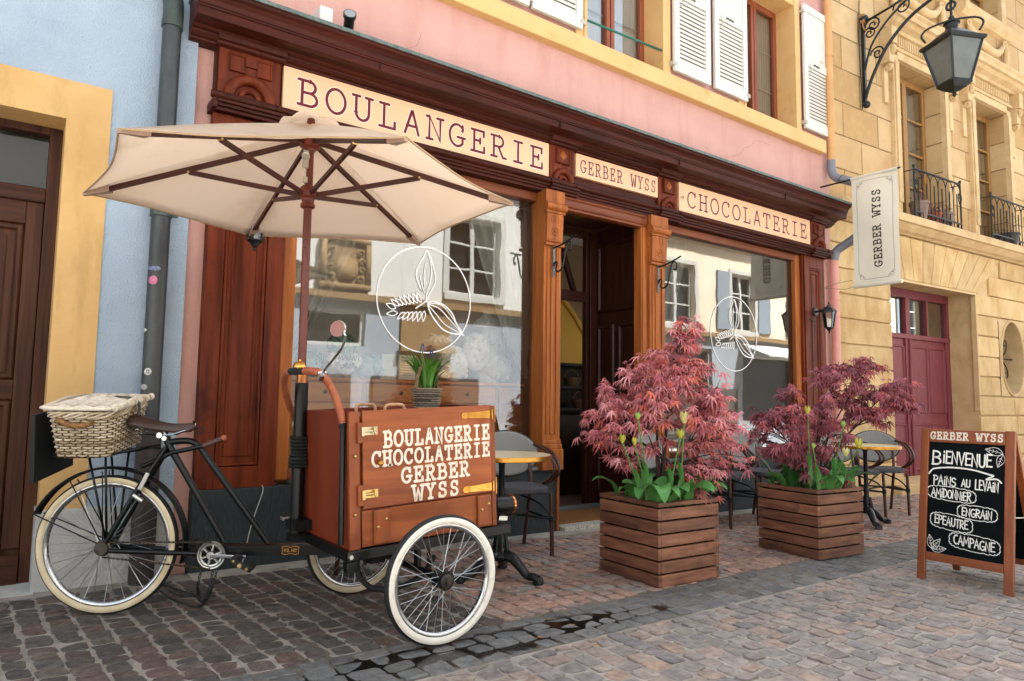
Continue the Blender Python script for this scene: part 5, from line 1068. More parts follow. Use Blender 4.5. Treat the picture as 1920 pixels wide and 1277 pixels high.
# ================================================================== HOUSES ACROSS THE STREET (seen mirrored in the panes)
mOppA = M('opposite_plaster', '#cbcbc4', '#d4d4cd', rough=.9, ns=1.2); mOppB = M('opposite_cream', '#dcccb2', '#e2d4 bc'.replace(' ', ''), rough=.9, ns=1.2)
mOppG = M('opposite_grey_base', '#8d959d', '#98a0a7', rough=.9, ns=2); mDk = M('opposite_dark_pane', '#1b2022', rough=.25, spec=.6); mOpW = M('opposite_white', '#b9b9b2', rough=.7); mSt = M('opposite_brown_stone', '#7b6240', '#8e744e', rough=.9, ns=6, bump=.5, bs=20)
def opp(name, label, x0, x1, wins, mat, h=5.9):
    t = T(name, label, 'house', ((x0+x1)/2, -3.4, 0)); mb = MB()
    def q(a, b, c, d, y): mb.add([(a, y, c), (a, y, d), (b, y, d), (b, y, c)], [(0, 1, 2, 3)])
    wall(mb, -x1, -x0, 2.98, h, 3.2, [(-b, -a, c, d) for a, b, c, d in wins if c > 2.9], .2, back=False); mb.v = [Vector((-v.x, -v.y, v.z)) for v in mb.v]; part('wall', mb, mat, t)
    mb = MB(); wall(mb, -x1, -x0, -.4, 2.98, 3.21, [(-b, -a, c, d) for a, b, c, d in wins if c <= 2.9], .2, back=False); mb.v = [Vector((-v.x, -v.y, v.z)) for v in mb.v]; part('wall', mb, mOppG, t)
    mb = MB(); mb.box(x0, x1, -3.2, -3.06, 2.94, 3.06); mb.box(x0, x1, -3.3, -2.95, h, h+.15); part('string_course', mb, mSt, t)
    mb = MB()
    for a, b in ((-9, 5.3), (5.75, 8.2), (9.6, 13.3)) if x0 < 0 else ((13.5, 17.2), (20.6, 32)): mb.box(a, b, -3.205, -3.12, -.4, 1.5)
    part('dark_base', mb, M('opposite_dark_base', '#3f3b37', '#4d4843', rough=.8, ns=3), t)
    mb = MB(); mb.box(x0, x1, -9, -3.42, -.4, h); part('house_body', mb, mDk, t)
    for a, b, c, d in wins:
        mb = MB(); w_ = .07
        mb.box(a, a+w_, -3.36, -3.30, c, d); mb.box(b-w_, b, -3.36, -3.30, c, d); mb.box(a+w_, b-w_, -3.36, -3.30, c, c+w_); mb.box(a+w_, b-w_, -3.36, -3.30, d-w_, d)
        if c > 2.9:
            mb.box((a+b)/2-.05, (a+b)/2+.05, -3.355, -3.30, c+w_, d-w_)
            for k in (1, 2): mb.box(a+w_, b-w_, -3.352, -3.31, c+(d-c)*k/3-.02, c+(d-c)*k/3+.02)
            mb.box(a-.12, b+.12, -3.21, -3.13, c-.14, c-.002)
            mb.box(a-.14, a-.002, -3.205, -3.17, c, d+.12); mb.box(b+.002, b+.14, -3.205, -3.17, c, d+.12); mb.box(a-.002, b+.002, -3.205, -3.17, d+.002, d+.12)
        part('window', mb, mOpW, t)
    return t
o1 = opp('grey_house', 'pale grey house with a stone coat of arms across the street', -9, 13.4, [(7.45, 8.75, 3.3, 5.0), (10.6, 11.9, 3.3, 5.0), (1.6, 2.8, 3.3, 5.0), (-1.8, -.6, 3.3, 5.0), (-5.4, -4.2, 3.3, 5.0), (4.35, 5.6, 2.05, 2.75), (10.4, 12.2, .6, 2.6), (0.5, 2.2, .2, 2.5), (-3, -1.6, .2, 2.6)], mOppA)
mb = MB(); mb.box(4.62, 5.62, -3.2, -3.10, 3.12, 4.12); part('arms_panel', mb, mSt, o1)
mb = MB()
for k in range(4): a, b, c, d = ((4.62, 5.62, 3.12, 3.22), (4.62, 5.62, 4.02, 4.12), (4.62, 4.72, 3.22, 4.02), (5.52, 5.62, 3.22, 4.02))[k]; mb.box(a, b, -3.10, -3.04, c, d)
mb.lathe([(.24, 0), (.22, .05), (.0, .07)], (5.12, -3.10, 3.52), 14, Matrix.Rotation(R(-90), 3, 'X'))
for sx in (-1, 1):
    for k in range(4): mb.tube([(5.12+sx*(.26+.05*math.sin(k))+sx*.08*(1-j/12)*math.cos(j*.6), -3.07, 3.32+.17*k+.08*(1-j/12)*math.sin(j*.6)) for j in range(11)], .02, 6)
part('arms_relief', mb, mSt, o1, smooth=True)
mb = MB(); mb.box(6.35, 7.5, -3.25, -3.15, .1, 2.9); part('brown_doorway', mb, mSt, o1)
mb = MB()
for z in (.5, 1.0, 1.5, 2.0): mb.box(6.3, 7.55, -3.15, -3.02, z, z+.12)
part('doorway_ribs', mb, mSt, o1)
o2 = opp('cream_house', 'cream house with grey shutters across the street', 13.4, 32, [(14.1, 15.4, 3.2, 4.9), (17.1, 18.2, 3.2, 4.9), (20.6, 21.7, 3.2, 4.9), (24, 25.1, 3.2, 4.9), (14.2, 16.2, .5, 2.6), (17.6, 20.4, .5, 2.5), (21.5, 24, .5, 2.6)], mOppB, 5.7)
mb = MB()
for a, b in ((17.1, 18.2), (20.6, 21.7), (24, 25.1)): mb.box(a-.72, a-.15, -3.2, -3.14, 3.2, 4.9); mb.box(b+.15, b+.72, -3.2, -3.14, 3.2, 4.9)
part('shutters', mb, M('opposite_shutter', '#7d8a92', rough=.7), o2)
mb = MB(); mb.prism([(17.4, -3.2, 2.85), (17.4, -2.2, 2.45), (17.4, -2.2, 2.40), (17.4, -3.2, 2.80)], (3.2, 0, 0)); part('awning', mb, M('opposite_awning', '#c9c8bf', rough=.8), o2)

# ================================================================== CARGO TRICYCLE
mBikeBlk = M('black_enamel', '#05080a', '#090c0e', rough=.32, ns=8, spec=.3)
mRubber = M('tyre_rubber', '#121416', '#1a1c1d', rough=.75, ns=20)
mCream = M('cream_sidewall', '#d2c4a6', '#c4b28e', rough=.65, ns=12, dirt='#8a7350', dscale=18, dramp=(.6, .75))
mWhiteW = M('white_sidewall', '#e6e2d8', '#dcd7cb', rough=.6, ns=9, dirt='#9a9284', dscale=14, dramp=(.6, .8))
mChrome = M('chrome', '#b9bcbe', rough=.2, metal=1.0); mSpoke = M('spoke_steel', '#a9acad', rough=.3, metal=.9); mAlu = M('brushed_alloy', '#b8b8b4', rough=.35, metal=.9)
mBrass = M('brass', '#b07c32', '#c8964a', rough=.3, ns=20, metal=.9); mBrassPale = M('pale_brass', '#b89a5c', '#cdb27a', rough=.35, ns=20, metal=.8)
mLeatherB = M('saddle_leather', '#2a1713', '#3a211b', rough=.42, ns=16, bump=.1, bs=120); mTape = M('leather_bar_tape', '#8f4a30', '#a35a3c', rough=.55, ns=20, bump=.3, bs=80)
mBoxW = woodmat('box_wood', '#6f361d', '#a35a2e', 'x', rough=.5, fine=11, dirt='#6e2e14', spec=.3, ns=1.2, island=.08)
mBoxZ = woodmat('box_wood_upright', '#653118', '#914c28', 'z', rough=.45, fine=9, dirt='#662a12', spec=.3, ns=1.2)
mBoxD = woodmat('box_wood_rear', '#5a2212', '#7c3317', 'z', rough=.45, fine=7, spec=.3)
TR = T('cargo_tricycle', 'black bakery cargo tricycle with a lettered wooden box and white tyres', 'tricycle', (1.2, 3.3, 0))
RO = Vector((.494, 3.892, 0)); au = R(31); U = Vector((math.cos(au), -math.sin(au), 0)); NN = Vector((math.sin(au), math.cos(au), 0)); ZZ = Vector((0, 0, 1))
def F(s, l, z): return RO+U*s+NN*l+ZZ*z
def wheel(c, u, n, Rout, r, side, sidemat, spokes, hubr, hubw):
    """wheel in the plane of u and up, axle n; side = direction of n whose sidewall shows"""
    c = Vector(c); h = MB(); rot = n.to_track_quat('Z', 'Y').to_matrix()
    h.lathe([(.006, -hubw-.02), (.009, -hubw-.012), (.012, -hubw), (hubr, -hubw), (hubr, -hubw+.006), (hubr*.55, -hubw+.014), (hubr*.5, hubw-.014), (hubr, hubw-.006), (hubr, hubw), (.012, hubw), (.009, hubw+.012), (.006, hubw+.02)], c, 20, rot)
    w_ = part('wheel', h, mBikeBlk, TR, smooth='angle'); Rt = Rout-r
    a = MB(); a.torus(c, u, n, Rt, r, -R(60), R(60), n=72, m=8)
    # tread ribs
    part('tyre', a, mRubber, w_, smooth=True)
    a = MB(); a.torus(c, u, n, Rt, r*.995, R(60), R(165), n=72, m=8); a.torus(c, u, n, Rt, r*.995, R(195), R(300), n=72, m=8); part('sidewall', a, sidemat, w_, smooth=True)
    a = MB(); Rr = Rt-r*.95
    rp = [(Rr+.004, -.014), (Rr, -.015), (Rr-.012, -.011), (Rr-.016, 0), (Rr-.012, .011), (Rr, .015), (Rr+.004, .014)]
    a.lathe([(x, z) for x, z in rp], c, 72, rot, caps=False); part('rim', a, mChrome, w_, smooth=True)
    a = MB(); v = n.cross(u)
    for k in range(spokes):
        t0 = 2*math.pi*k/spokes; sgn = 1 if k % 2 else -1; t1 = t0+(.62 if (k//2) % 2 else -.62)
        p = c+(u*math.cos(t1)+v*math.sin(t1))*hubr*.9+n*(hubw-.003)*sgn; q = c+(u*math.cos(t0)+v*math.sin(t0))*(Rr-.010)
        a.tube([p, q], .0016, 4, caps=False); a.tube([q+(p-q)*.04, q], .0026, 5)
    part('spokes', a, mSpoke, w_)
    return w_
wheel(F(-.04, 0, .335), U, NN, .330, .022, -1, mCream, 36, .028, .045)
WN = wheel((1.60, 2.672, .272), Vector((1, 0, 0)), Vector((0, 1, 0)), .2775, .0225, -1, mWhiteW, 36, .042, .030)
wheel((1.615, 3.628, .272), Vector((1, 0, 0)), Vector((0, 1, 0)), .2775, .0225, -1, mCream, 36, .042, .030)
mb = MB(); rotn = Vector((0, 1, 0)).to_track_quat('Z', 'Y').to_matrix(); mb.lathe([(.0, -.016), (.012, -.016), (.016, -.008), (.030, -.004), (.032, 0), (.030, .008)], (1.60, 2.634, .272), 20, rotn)
for k in range(12): mb.ball((1.60+.038*math.cos(k*.5236), 2.640, .272+.038*math.sin(k*.5236)), .003, 6, 4)
part('hub_cap', mb, M('dark_hub', '#26282a', '#4a3c30', rough=.45, ns=30, metal=.5), WN, smooth='angle')
mb = MB(); v = Vector((.95, 0, .31)).normalized(); c = Vector((1.60, 2.672, .272)); mb.tube([c+v*.218, c+v*.190], .0045, 6); part('valve', mb, mAlu, WN)
# frame
FR = MB()
def ft(pts, r, n=12): FR.tube([F(*p) for p in pts], r, n)
ft([(-.04, .055, .315), (.40, .03, .292)], .012); ft([(-.04, -.055, .315), (.40, -.03, .292)], .012)
ft([(-.035, .055, .335), (.10, .04, .60), (.212, .018, .80)], .012); ft([(-.035, -.055, .335), (.10, -.04, .60), (.212, -.018, .80)], .013)
ft([(.195, 0, .86), (.225, 0, .80), (.505, 0, .345)], .017)
FR.tube(smooth_path([F(.212, 0, .822), F(.28, 0, .832), F(.335, 0, .826), F(.372, 0, .795), F(.40, 0, .755)], 5)+[F(.717, 0, .335)], .016, 12)
ft([(.10, -.02, .705), (.24, -.015, .775), (.387, -.01, .808)], .011); ft([(.40, -.03, .30), (.40, .03, .30)], .02)
FR.obox(F(.38, 0, .306), F(1.16, 0, .306), .06, .048)
FR.tube([F(.463, -.06, .29), F(.463, .06, .29)], .024, 12)
FR.obox((1.50, 3.15, .27), (1.50, 3.15, .36), .08, .08); FR.tube([(1.60, 2.66, .272), (1.60, 3.64, .272)], .016, 10)
FR.obox((1.60, 2.90, .38), (1.60, 2.90, .26), .035, .02); FR.obox((1.60, 3.40, .38), (1.60, 3.40, .26), .035, .02)
part('frame', FR, mBikeBlk, TR, smooth='angle')
mb = MB(); fb = lambda u, v, o: F(u, -.0308-o, v)
badge = [(.79, .290), (.808, .286), (.83, .292), (.852, .286), (.87, .290), (.868, .306), (.87, .322), (.852, .326), (.83, .320), (.808, .326), (.79, .322), (.792, .306)]
mb.ribbon([(a, b) for a, b in badge], .0026, fb, closed=True); text(mb, 'POL ART', .014, .062, .799, .299, .0022, fb); part('badge', mb, mBrass, TR)
# chainset
mb = MB(); rb = NN.to_track_quat('Z', 'Y').to_matrix(); cc = F(.463, -.052, .29)
mb.torus(cc, U, NN, .062, .0045, n=48, m=6); mb.torus(cc, U, NN, .05, .006, n=40, m=6)
for k in range(6):
    a = 2*math.pi*k/6+.3; d = U*math.cos(a)+ZZ*math.sin(a); mb.obox(cc+d*.012, cc+d*.052, .008, .016, up=NN)
mb.lathe([(.0, -.012), (.018, -.012), (.024, .004), (.0, .006)], cc, 20, rb); cs = part('chainring', mb, mAlu, TR, smooth='angle')
mb = MB(); mb.obox(cc-NN*.014, cc-NN*.02+U*.168-ZZ*.006, .010, .017, up=ZZ); part('crank', mb, mChrome, cs, bevel=.003)
mb = MB(); pc = cc-NN*.075+U*.172-ZZ*.02
for e in (-1, 1): mb.obox(pc+U*.034*e-NN*.045-ZZ*.020*e, pc+U*.034*e+NN*.045-ZZ*.020*e, .030, .024, up=U*.5+ZZ)
mb.obox(pc-U*.042-NN*.045+ZZ*.022, pc+U*.042-NN*.045-ZZ*.022, .012, .026); part('pedal', mb, mRubber, cs, bevel=.003)
mb = MB(); 
for e in (-1, 1): mb.ball(pc+U*.03*e-NN*.054-ZZ*.018*e, .008, 8, 6)
mb.tube([pc-NN*.05, pc-NN*.065], .010, 8); part('pedal_cap', mb, mBrassPale, cs)
mb = MB(); pc2 = F(.463, .06, .29); mb.obox(pc2, pc2-U*.16+ZZ*.03, .010, .016); mb.obox(pc2-U*.17+ZZ*.03+NN*.01, pc2-U*.17+ZZ*.03+NN*.1, .07, .025); part('pedal', mb, mRubber, cs)
mb = MB()
for p0, p1 in ((F(-.04, -.05, .352), F(.463, -.055, .352)), (F(-.04, -.05, .283), F(.463, -.055, .226))):
    n_ = 52
    for k in range(n_):
        q = p0.lerp(p1, (k+.5)/n_); mb.obox(q-U*.0042, q+U*.0042, .004, .009 if k % 2 else .006)
part('drive_chain', mb, M('oily_chain', '#2a221c', '#4a3c2e', rough=.5, ns=40, metal=.6), TR)
mb = MB(); mb.lathe([(.0, -.01), (.030, -.01), (.034, .0), (.030, .006), (.014, .012), (.014, .03), (0, .03)], F(-.04, -.06, .325), 24, rb); mb.torus(F(-.04, -.05, .325), U, NN, .034, .004, n=24, m=4); part('sprocket', mb, M('oily_steel', '#3a342e', '#55504a', rough=.45, ns=30, metal=.7), TR, smooth='angle')
# mudguard and stays
mb = MB(); cg = F(-.04, 0, .335)
def mg(u, v):
    a = R(-14+172*u); p = -1+2*v; rr_ = .358+.012*math.cos(p*1.4); return cg+(U*math.cos(a)+ZZ*math.sin(a))*rr_+NN*(.036*math.sin(p*1.45))
mb.grid(mg, 60, 9); part('mudguard', mb, mBikeBlk, TR, smooth=True, solid=.002)
mb = MB()
for e in (-1, 1):
    for a in (156, 120, 95): d = U*math.cos(R(a))+ZZ*math.sin(R(a)); mb.tube([F(-.04, .05*e, .335), cg+d*.352+NN*.034*e], .0032, 6)
part('mudguard_stay', mb, mBikeBlk, TR)
# rear rack
mb = MB(); zr = .765
mb.tube(smooth_path([F(.10, -.13, zr+.03), F(-.05, -.14, zr), F(-.22, -.14, zr), F(-.26, -.10, zr), F(-.26, .10, zr), F(-.22, .14, zr), F(-.05, .14, zr), F(.10, .13, zr+.03), F(.14, .08, zr+.04), F(.14, -.08, zr+.04), F(.10, -.13, zr+.03)], 5), .007, 8)
for e in (-1, 1): mb.tube([F(-.02, .055*e, .34), F(-.10, .11*e, zr)], .006, 6); mb.tube([F(-.02, .055*e, .34), F(-.02, .12*e, zr)], .006, 6)
for l in (-.06, .06): mb.tube([F(-.26, l, zr), F(.13, l, zr+.03)], .005, 6)
mb.tube([F(.13, -.06, zr+.035), F(.19, -.02, zr+.03)], .005, 6); part('luggage_rack', mb, mBikeBlk, TR, smooth=True)
# seat post, saddle
mb = MB(); mb.tube([F(.222, 0, .81), F(.19, 0, .885)], .0125, 12); mb.tube([F(.205, -.03, .845), F(.205, .03, .845)], .012, 10)
mb.tube([F(.09, -.03, .862), F(.17, -.03, .858), F(.24, -.03, .862), F(.33, -.012, .895)], .004, 6); mb.tube([F(.09, .03, .862), F(.17, .03, .858), F(.24, .03, .862), F(.33, .012, .895)], .004, 6); mb.tube([F(.185, -.04, .860), F(.185, .04, .860)], .014, 10); part('seat_post', mb, mChrome, TR, smooth='angle')
def saddle(u, v):
    s = .055+.285*u; t = v*2-1
    wd = .088*(1-u)**1.1*.95+.020 if u > .0 else .1; wd = .022+.078*(1/(1+math.exp((u-.38)*13)))
    z = .955-.035*u+.022*math.cos(u*5.5)*.45-.006; drop = .045*abs(t)**2.4*(1 if u < .95 else .7)
    return F(s, wd*math.sin(t*1.35)/math.sin(1.35), z-drop)
mb = MB(); mb.grid(saddle, 24, 15); part('saddle', mb, mLeatherB, TR, smooth=True, solid=.006)
mb = MB()
for l in (-.045, .045):
    mb.tube([F(.085+.012*math.cos(k*.9), l+.012*math.sin(k*.9), .86+.0022*k) for k in range(36)], .0026, 5)
mb.tube([F(.34, 0, .92), F(.335, 0, .895)], .006, 8); part('saddle_spring', mb, mChrome, TR)
mb = MB(); mb.torus(F(.36, 0, .885), U, NN, .017, .0035, n=20, m=6); mb.ball(F(.333, -.01, .926), .006); part('saddle_ring', mb, mBikeBlk, TR, smooth=True)
mb = MB(); mb.tube([F(.387, -.01, .808), F(.476, -.01, .845)], .0135, 12); b = part('stub_grip', mb, M('brown_grip', '#3a211b', '#4a2c22', rough=.5, ns=30), TR, smooth='angle')
mb = MB(); mb.ball(F(.482, -.01, .848), .015, 12, 8); part('grip_end', mb, mTape, b, smooth=True)
mb = MB(); mb.obox(F(.112, -.05, .60), F(.150, -.055, .68), .02, .006, up=NN); mb.tube([F(.085, -.05, .575), F(.13, -.05, .545)], .012, 8); part('frame_clamp', mb, mAlu, TR, bevel=.002)

# wooden box, tipped a little nose up
bp = R(2.7); BO = Vector((1.245, 2.862, .402)); BS = Vector((math.cos(bp), 0, math.sin(bp))); BZ = Vector((-math.sin(bp), 0, math.cos(bp))); BY = Vector((0, 1, 0))
BM = Matrix(((BS.x, 0, BZ.x, BO.x), (0, 1, 0, BO.y), (BS.z, 0, BZ.z, BO.z), (0, 0, 0, 1)))
def bpart(name, fn, mat, parent=None, **k):
    mb = MB(); fn(mb); mb.xf(BM); return part(name, mb, mat, parent or TR, **k)
L_, W_, H_ = .765, .565, .590; th = .018
BX_ = bpart('cargo_box', lambda m: (m.box(0, th, 0, W_, 0, H_), m.box(L_-th, L_, 0, W_, 0, H_), m.box(th, L_-th, W_-th, W_, 0, H_), m.box(th, L_-th, 0.004, th, 0, H_-.02), m.box(th, L_-th, th, W_-th, .0, .02)), mBoxD, bevel=.002)
bpart('corner_post', lambda m: (m.box(-.003, .046, -.020, .0035, 0, H_+.002), m.box(.742, L_+.003, -.012, .0035, 0, H_-.004)), mBoxZ, BX_, bevel=.003)
bpart('side_door', lambda m: (m.box(.060, .739, -.018, .0035, .168, H_+.004)), mBoxW, BX_, bevel=.003)
bpart('skirt_panel', lambda m: (m.box(.056, .739, -.010, .0035, .003, .160)), mBoxW, BX_, bevel=.003)
bpart('batten', lambda m: (m.box(.105, .185, -.026, -.0102, .012, .158)), mBoxZ, BX_, bevel=.004)
bpart('batten', lambda m: (m.box(.650, .730, -.026, -.0102, .012, .158)), mBoxZ, BX_, bevel=.004)
bpart('latch_block', lambda m: (m.box(.030, .0585, -.036, -.0202, .455, .545), m.box(.030, .0585, -.036, -.0202, .185, .275)), mBoxZ, BX_, bevel=.003)
bpart('screw', lambda m: [m.ball((x, -.0265, z), .007, 10, 6) for x, z in ((.125, .085), (.165, .115), (.672, .09), (.712, .115), (.020, .15), (.022, .40))], mBrassPale, BX_, smooth=True)
def latch(m, z):
    m.box(.061, .130, -.021, -.0182, z-.018, z+.018); m.tube([(.050, -.029, z), (.120, -.029, z)], .006, 8); m.box(.046, .060, -.044, -.0362, z-.02, z+.02); m.box(.105, .112, -.040, -.021, z-.006, z+.016); m.tube([(.108, -.034, z), (.108, -.046, z-.014)], .005, 6)
    for x in (.068, .124): m.ball((x, -.0215, z+.012), .0035, 6, 4)
bpart('latch', lambda m: latch(m, .505), M('bright_latch', '#b9ab86', '#d6cbb0', rough=.3, ns=20, metal=.7), BX_, bevel=.001); bpart('latch', lambda m: latch(m, .232), mBrassPale, BX_, bevel=.001)
def hinge(m, z):
    m.prism([(.575, -.0182, z-.012), (.60, -.0182, z-.016), (.60, -.0182, z+.016), (.575, -.0182, z+.012), (.568, -.0182, z)], (0, -.003, 0)); m.prism([(.605, -.0182, z-.013), (.735, -.0182, z-.019), (.735, -.0182, z+.019), (.605, -.0182, z+.013)], (0, -.003, 0)); m.box(.598, .607, -.0212, -.0182, z-.011, z+.011)
    m.tube([(.748, -.018, z-.024), (.748, -.018, z+.024)], .006, 8); m.box(L_+.0032, L_+.007, -.012, .02, z-.04, z+.04)
    for x in (.585, .65, .715): m.ball((x, -.0215, z), .0035, 6, 4)
bpart('strap_hinge', lambda m: hinge(m, .548), mBrass, BX_); bpart('strap_hinge', lambda m: hinge(m, .195), mBrass, BX_)
bpart('door_knob', lambda m: (m.ball((.135, -.038, .362), .014, 12, 8), m.tube([(.135, -.02, .362), (.135, -.034, .362)], .008, 8)), mBrass, BX_, smooth=True)
frx = lambda u, v, o: BM @ Vector((u, -.0196-o, v))
mb = MB()
text(mb, 'BOULANGERIE', .066, .580, .154, .430, .0122, frx, mono=.85); text(mb, 'CHOCOLATERIE', .062, .636, .097, .348, .0118, frx, off=.0001, mono=.85)
text(mb, 'GERBER', .064, .372, .240, .263, .0124, frx, mono=.85); text(mb, 'WYSS', .064, .258, .296, .179, .0124, frx, off=.0001, mono=.84)
part('lettering', mb, M('white_sign_paint', '#ded6c8', '#cdbfae', rough=.65, ns=22, dirt='#b58c6e', dscale=45, dramp=(.66, .72)), BX_)
bpart('box_lid', lambda m: (m.box(.03, .36, .02, W_-.02, H_-.035, H_-.022)), M('lid_board', '#6b5648', '#7a6554', rough=.6, ns=5, scale=(2, 14, 2)), BX_, bevel=.003)
bpart('lid_handle', lambda m: [m.tube(smooth_path([(x, y, H_-.022), (x+.002, y, H_+.01), (x+.02, y, H_+.022), (x+.08, y, H_+.022), (x+.098, y, H_+.01), (x+.10, y, H_-.022)], 4), .008, 8) for x, y in ((.17, .30), (.205, .06))], M('pale_rope', '#b08462', '#c29a78', rough=.8, ns=40), BX_, smooth=True)
bpart('cross_rail', lambda m: (m.box(.40, .42, th, W_-th, H_-.03, H_-.005), m.box(.42, L_-th, .3, .32, H_-.03, H_-.01)), mBoxW, BX_)
bpart('chassis', lambda m: (m.box(-.02, L_+.075, -.03, .012, -.045, -.0005), m.box(-.02, L_+.075, W_-.012, W_+.03, -.045, -.0005), m.box(-.02, .02, .0125, W_-.0125, -.045, -.0005), m.box(L_+.04, L_+.075, .0125, W_-.0125, -.045, -.0005), m.box(-.025, .025, -.035, .01, -.09, -.0455), m.box(.3, .34, .0125, W_-.0125, -.045, -.0005)), mBikeBlk, bevel=.003)
bpart('bolt', lambda m: (m.tube([(-.01, -.05, -.02), (-.01, -.028, -.02)], .010, 6)), mAlu)
# handlebar, grips, bell, mirror
def path(*q): return [fx(a, b, c) for a, b, c in q]
mb = MB(); mb.tube([fx(639, 1022, 1.215), fx(643, 795, 1.205)], .0125, 12); mb.tube([Vector((1.215, 3.43, .40)), fx(556, 790, 1.24)], .0125, 12); HB = part('handlebar', mb, mBikeBlk, TR, smooth='angle')
near = smooth_path(path((643, 792, 1.205), (632, 752, 1.17), (618, 722, 1.13), (604, 703, 1.09), (590, 697, 1.07), (572, 696, 1.055)), 8)
far = smooth_path(path((545, 697, 1.045), (536, 703, 1.05), (533, 722, 1.09), (540, 752, 1.15), (553, 785, 1.23)), 8)
def taped(P): return [(.0165 if k % 3 else .0182) for k in range(len(P))]
mb = MB(); mb.tube(near, taped(near), 12); mb.tube(far, taped(far), 12); part('wrapped_grip', mb, mTape, HB, smooth=True)
mb = MB(); mb.tube(path((572, 696, 1.055), (545, 697, 1.045)), .016, 10); mb.torus(fx(643, 790, 1.205), (1, 0, 0), (0, 0, 1), .014, .005, n=14, m=6); mb.torus(fx(643, 796, 1.205), (1, 0, 0), (0, 0, 1), .014, .005, n=14, m=6); mb.torus(fx(642, 802, 1.205), (1, 0, 0), (0, 0, 1), .014, .005, n=14, m=6); part('tape_binding', mb, M('black_tape', '#0d0e0f', rough=.7), HB)
bc = fx(562, 690, 1.05); mb = MB(); mb.lathe([(.030, 0), (.030, .006), (.026, .018), (.014, .026), (.0, .028)], bc, 18); mb.ball(bc+Vector((0, 0, .032)), .007); mb.tube([bc+Vector((0, 0, -.02)), bc], .012, 8); part('bell', mb, M('polished_brass', '#d09a4e', rough=.15, metal=1), HB, smooth='angle')
mb = MB(); ma = path((604, 704, 1.085), (612, 690, 1.085), (640, 655, 1.08), (647, 632, 1.075), (645, 625, 1.07), (641, 620, 1.07)); mb.tube(smooth_path(ma, 4), .005, 8); mb.torus(fx(604, 703, 1.09), (0, .7, -.7), (0, .7, .7), .017, .007, n=16, m=6); mb.obox(fx(604, 703, 1.07), fx(600, 712, 1.07), .02, .02); part('mirror_arm', mb, mChrome, HB, smooth='angle')
mc = fx(634, 617, 1.07); nm = Vector((-.80, -.62, .05)).normalized(); rm = nm.to_track_quat('Z', 'Y').to_matrix()
mb = MB(); mb.lathe([(.032, .004), (.036, 0), (.034, -.011), (.018, -.020), (0, -.022)], mc, 24, rm); part('mirror_shell', mb, mChrome, HB, smooth='angle')
mb = MB(); mb.lathe([(.0, .0045), (.0325, .0045)], mc, 24, rm, caps=False); part('mirror_glass', mb, M('mirror_glass', '#8f6358', rough=.25, metal=1), HB)
# parasol socket tube on the back of the box
mb = MB(); mb.tube([(1.195, 3.385, .375), (1.195, 3.385, 1.125)], .032, 20); mb.box(1.16, 1.24, 3.35, 3.42, .36, .40); mb.box(1.165, 1.245, 3.3, 3.45, .42, .47)
SKT = part('parasol_socket', mb, mBikeBlk, TR, smooth='angle')
mb = MB()
for k in range(9): mb.torus((1.195, 3.385, .72+.017*k), (1, 0, 0), (0, 0, 1), .036+.004*math.sin(k), .010, n=24, m=6)
part('rope_wrap', mb, M('black_rope', '#07090a', rough=.8, bump=.4, bs=200), SKT, smooth=True)
mb = MB(); mb.tube([(1.195, 3.385, 1.125), (1.195, 3.385, 1.165)], .027, 18); part('copper_collar', mb, M('copper', '#b8774a', rough=.2, metal=1), SKT, smooth='angle')
mb = MB(); mb.tube([(1.16, 3.40, .47), (1.13, 3.40, .47)], .006, 6); mb.obox((1.13, 3.38, .47), (1.13, 3.42, .47), .006, .014); part('wing_screw', mb, mAlu, SKT)
# head lamp on the front of the box, coiled hose below
hc = fx(932, 948, 2.04); mb = MB(); rx = Matrix.Rotation(R(90), 3, 'Y'); mb.lathe([(.0, -.02), (.03, -.015), (.040, .0), (.044, .05), (.046, .075)], hc, 22, rx); hl_ = part('headlamp', mb, mBikeBlk, TR, smooth='angle')
mb = MB(); mb.lathe([(.044, .074), (.049, .076), (.049, .088), (.042, .090)], hc, 22, rx); part('lamp_rim', mb, M('copper', '#b8774a'), hl_, smooth='angle'); mb = MB(); mb.lathe([(0, .089), (.042, .087)], hc, 20, rx, caps=False); part('lamp_lens', mb, M('lens_glass', '#7f8587'), hl_)
mb = MB(); mb.obox(hc+Vector((0, -.02, -.06)), hc+Vector((.05, -.02, -.065)), .004, .02); part('lamp_bracket', mb, mAlu, hl_)
mb = MB(); mb.tube(smooth_path([(1.45, 3.2, .36), (1.42, 3.16, .24), (1.47, 3.1, .16), (1.60, 3.08, .15), (1.75, 3.12, .18), (1.86, 3.2, .24)], 6), .014, 8); part('steering_hose', mb, mRubber, TR, smooth=True)

# lock chain hanging from the crank onto the stones
mb = MB()
def chain(pts, r=.0095, t=.0024):
    P = smooth_path(pts, 10); d = 0; last = P[0]; k = 0; acc = 0; step = r*1.75; cur = P[0].copy(); out = [cur]
    for p in P[1:]:
        while (p-out[-1]).length > step: out.append(out[-1]+(p-out[-1]).normalized()*step)
    for i in range(len(out)-1):
        a, b = out[i], out[i+1]; dd = (b-a).normalized(); s = dd.orthogonal().normalized(); s.rotate(Matrix.Rotation(i*1.57+.5, 3, dd)); c = (a+b)/2; nrm = dd.cross(s)
        mb.tube([c+dd*r*1.15*math.cos(q*math.pi/5)+s*r*.62*math.sin(q*math.pi/5) for q in range(10)], t, 5, closed=True)
def gpz(px, py, h=.006): p = gp(px, py); return p+Vector((0, 0, h))
chain([F(.42, -.02, .26), F(.40, -.03, .14), gpz(372, 1118), gpz(345, 1112), gpz(310, 1100), gpz(280, 1092), gpz(255, 1098), gpz(240, 1090)])
chain([F(.49, -.02, .25), F(.47, -.03, .14), gpz(386, 1130), gpz(372, 1140), gpz(350, 1136), gpz(322, 1126), gpz(300, 1110), gpz(284, 1098)])
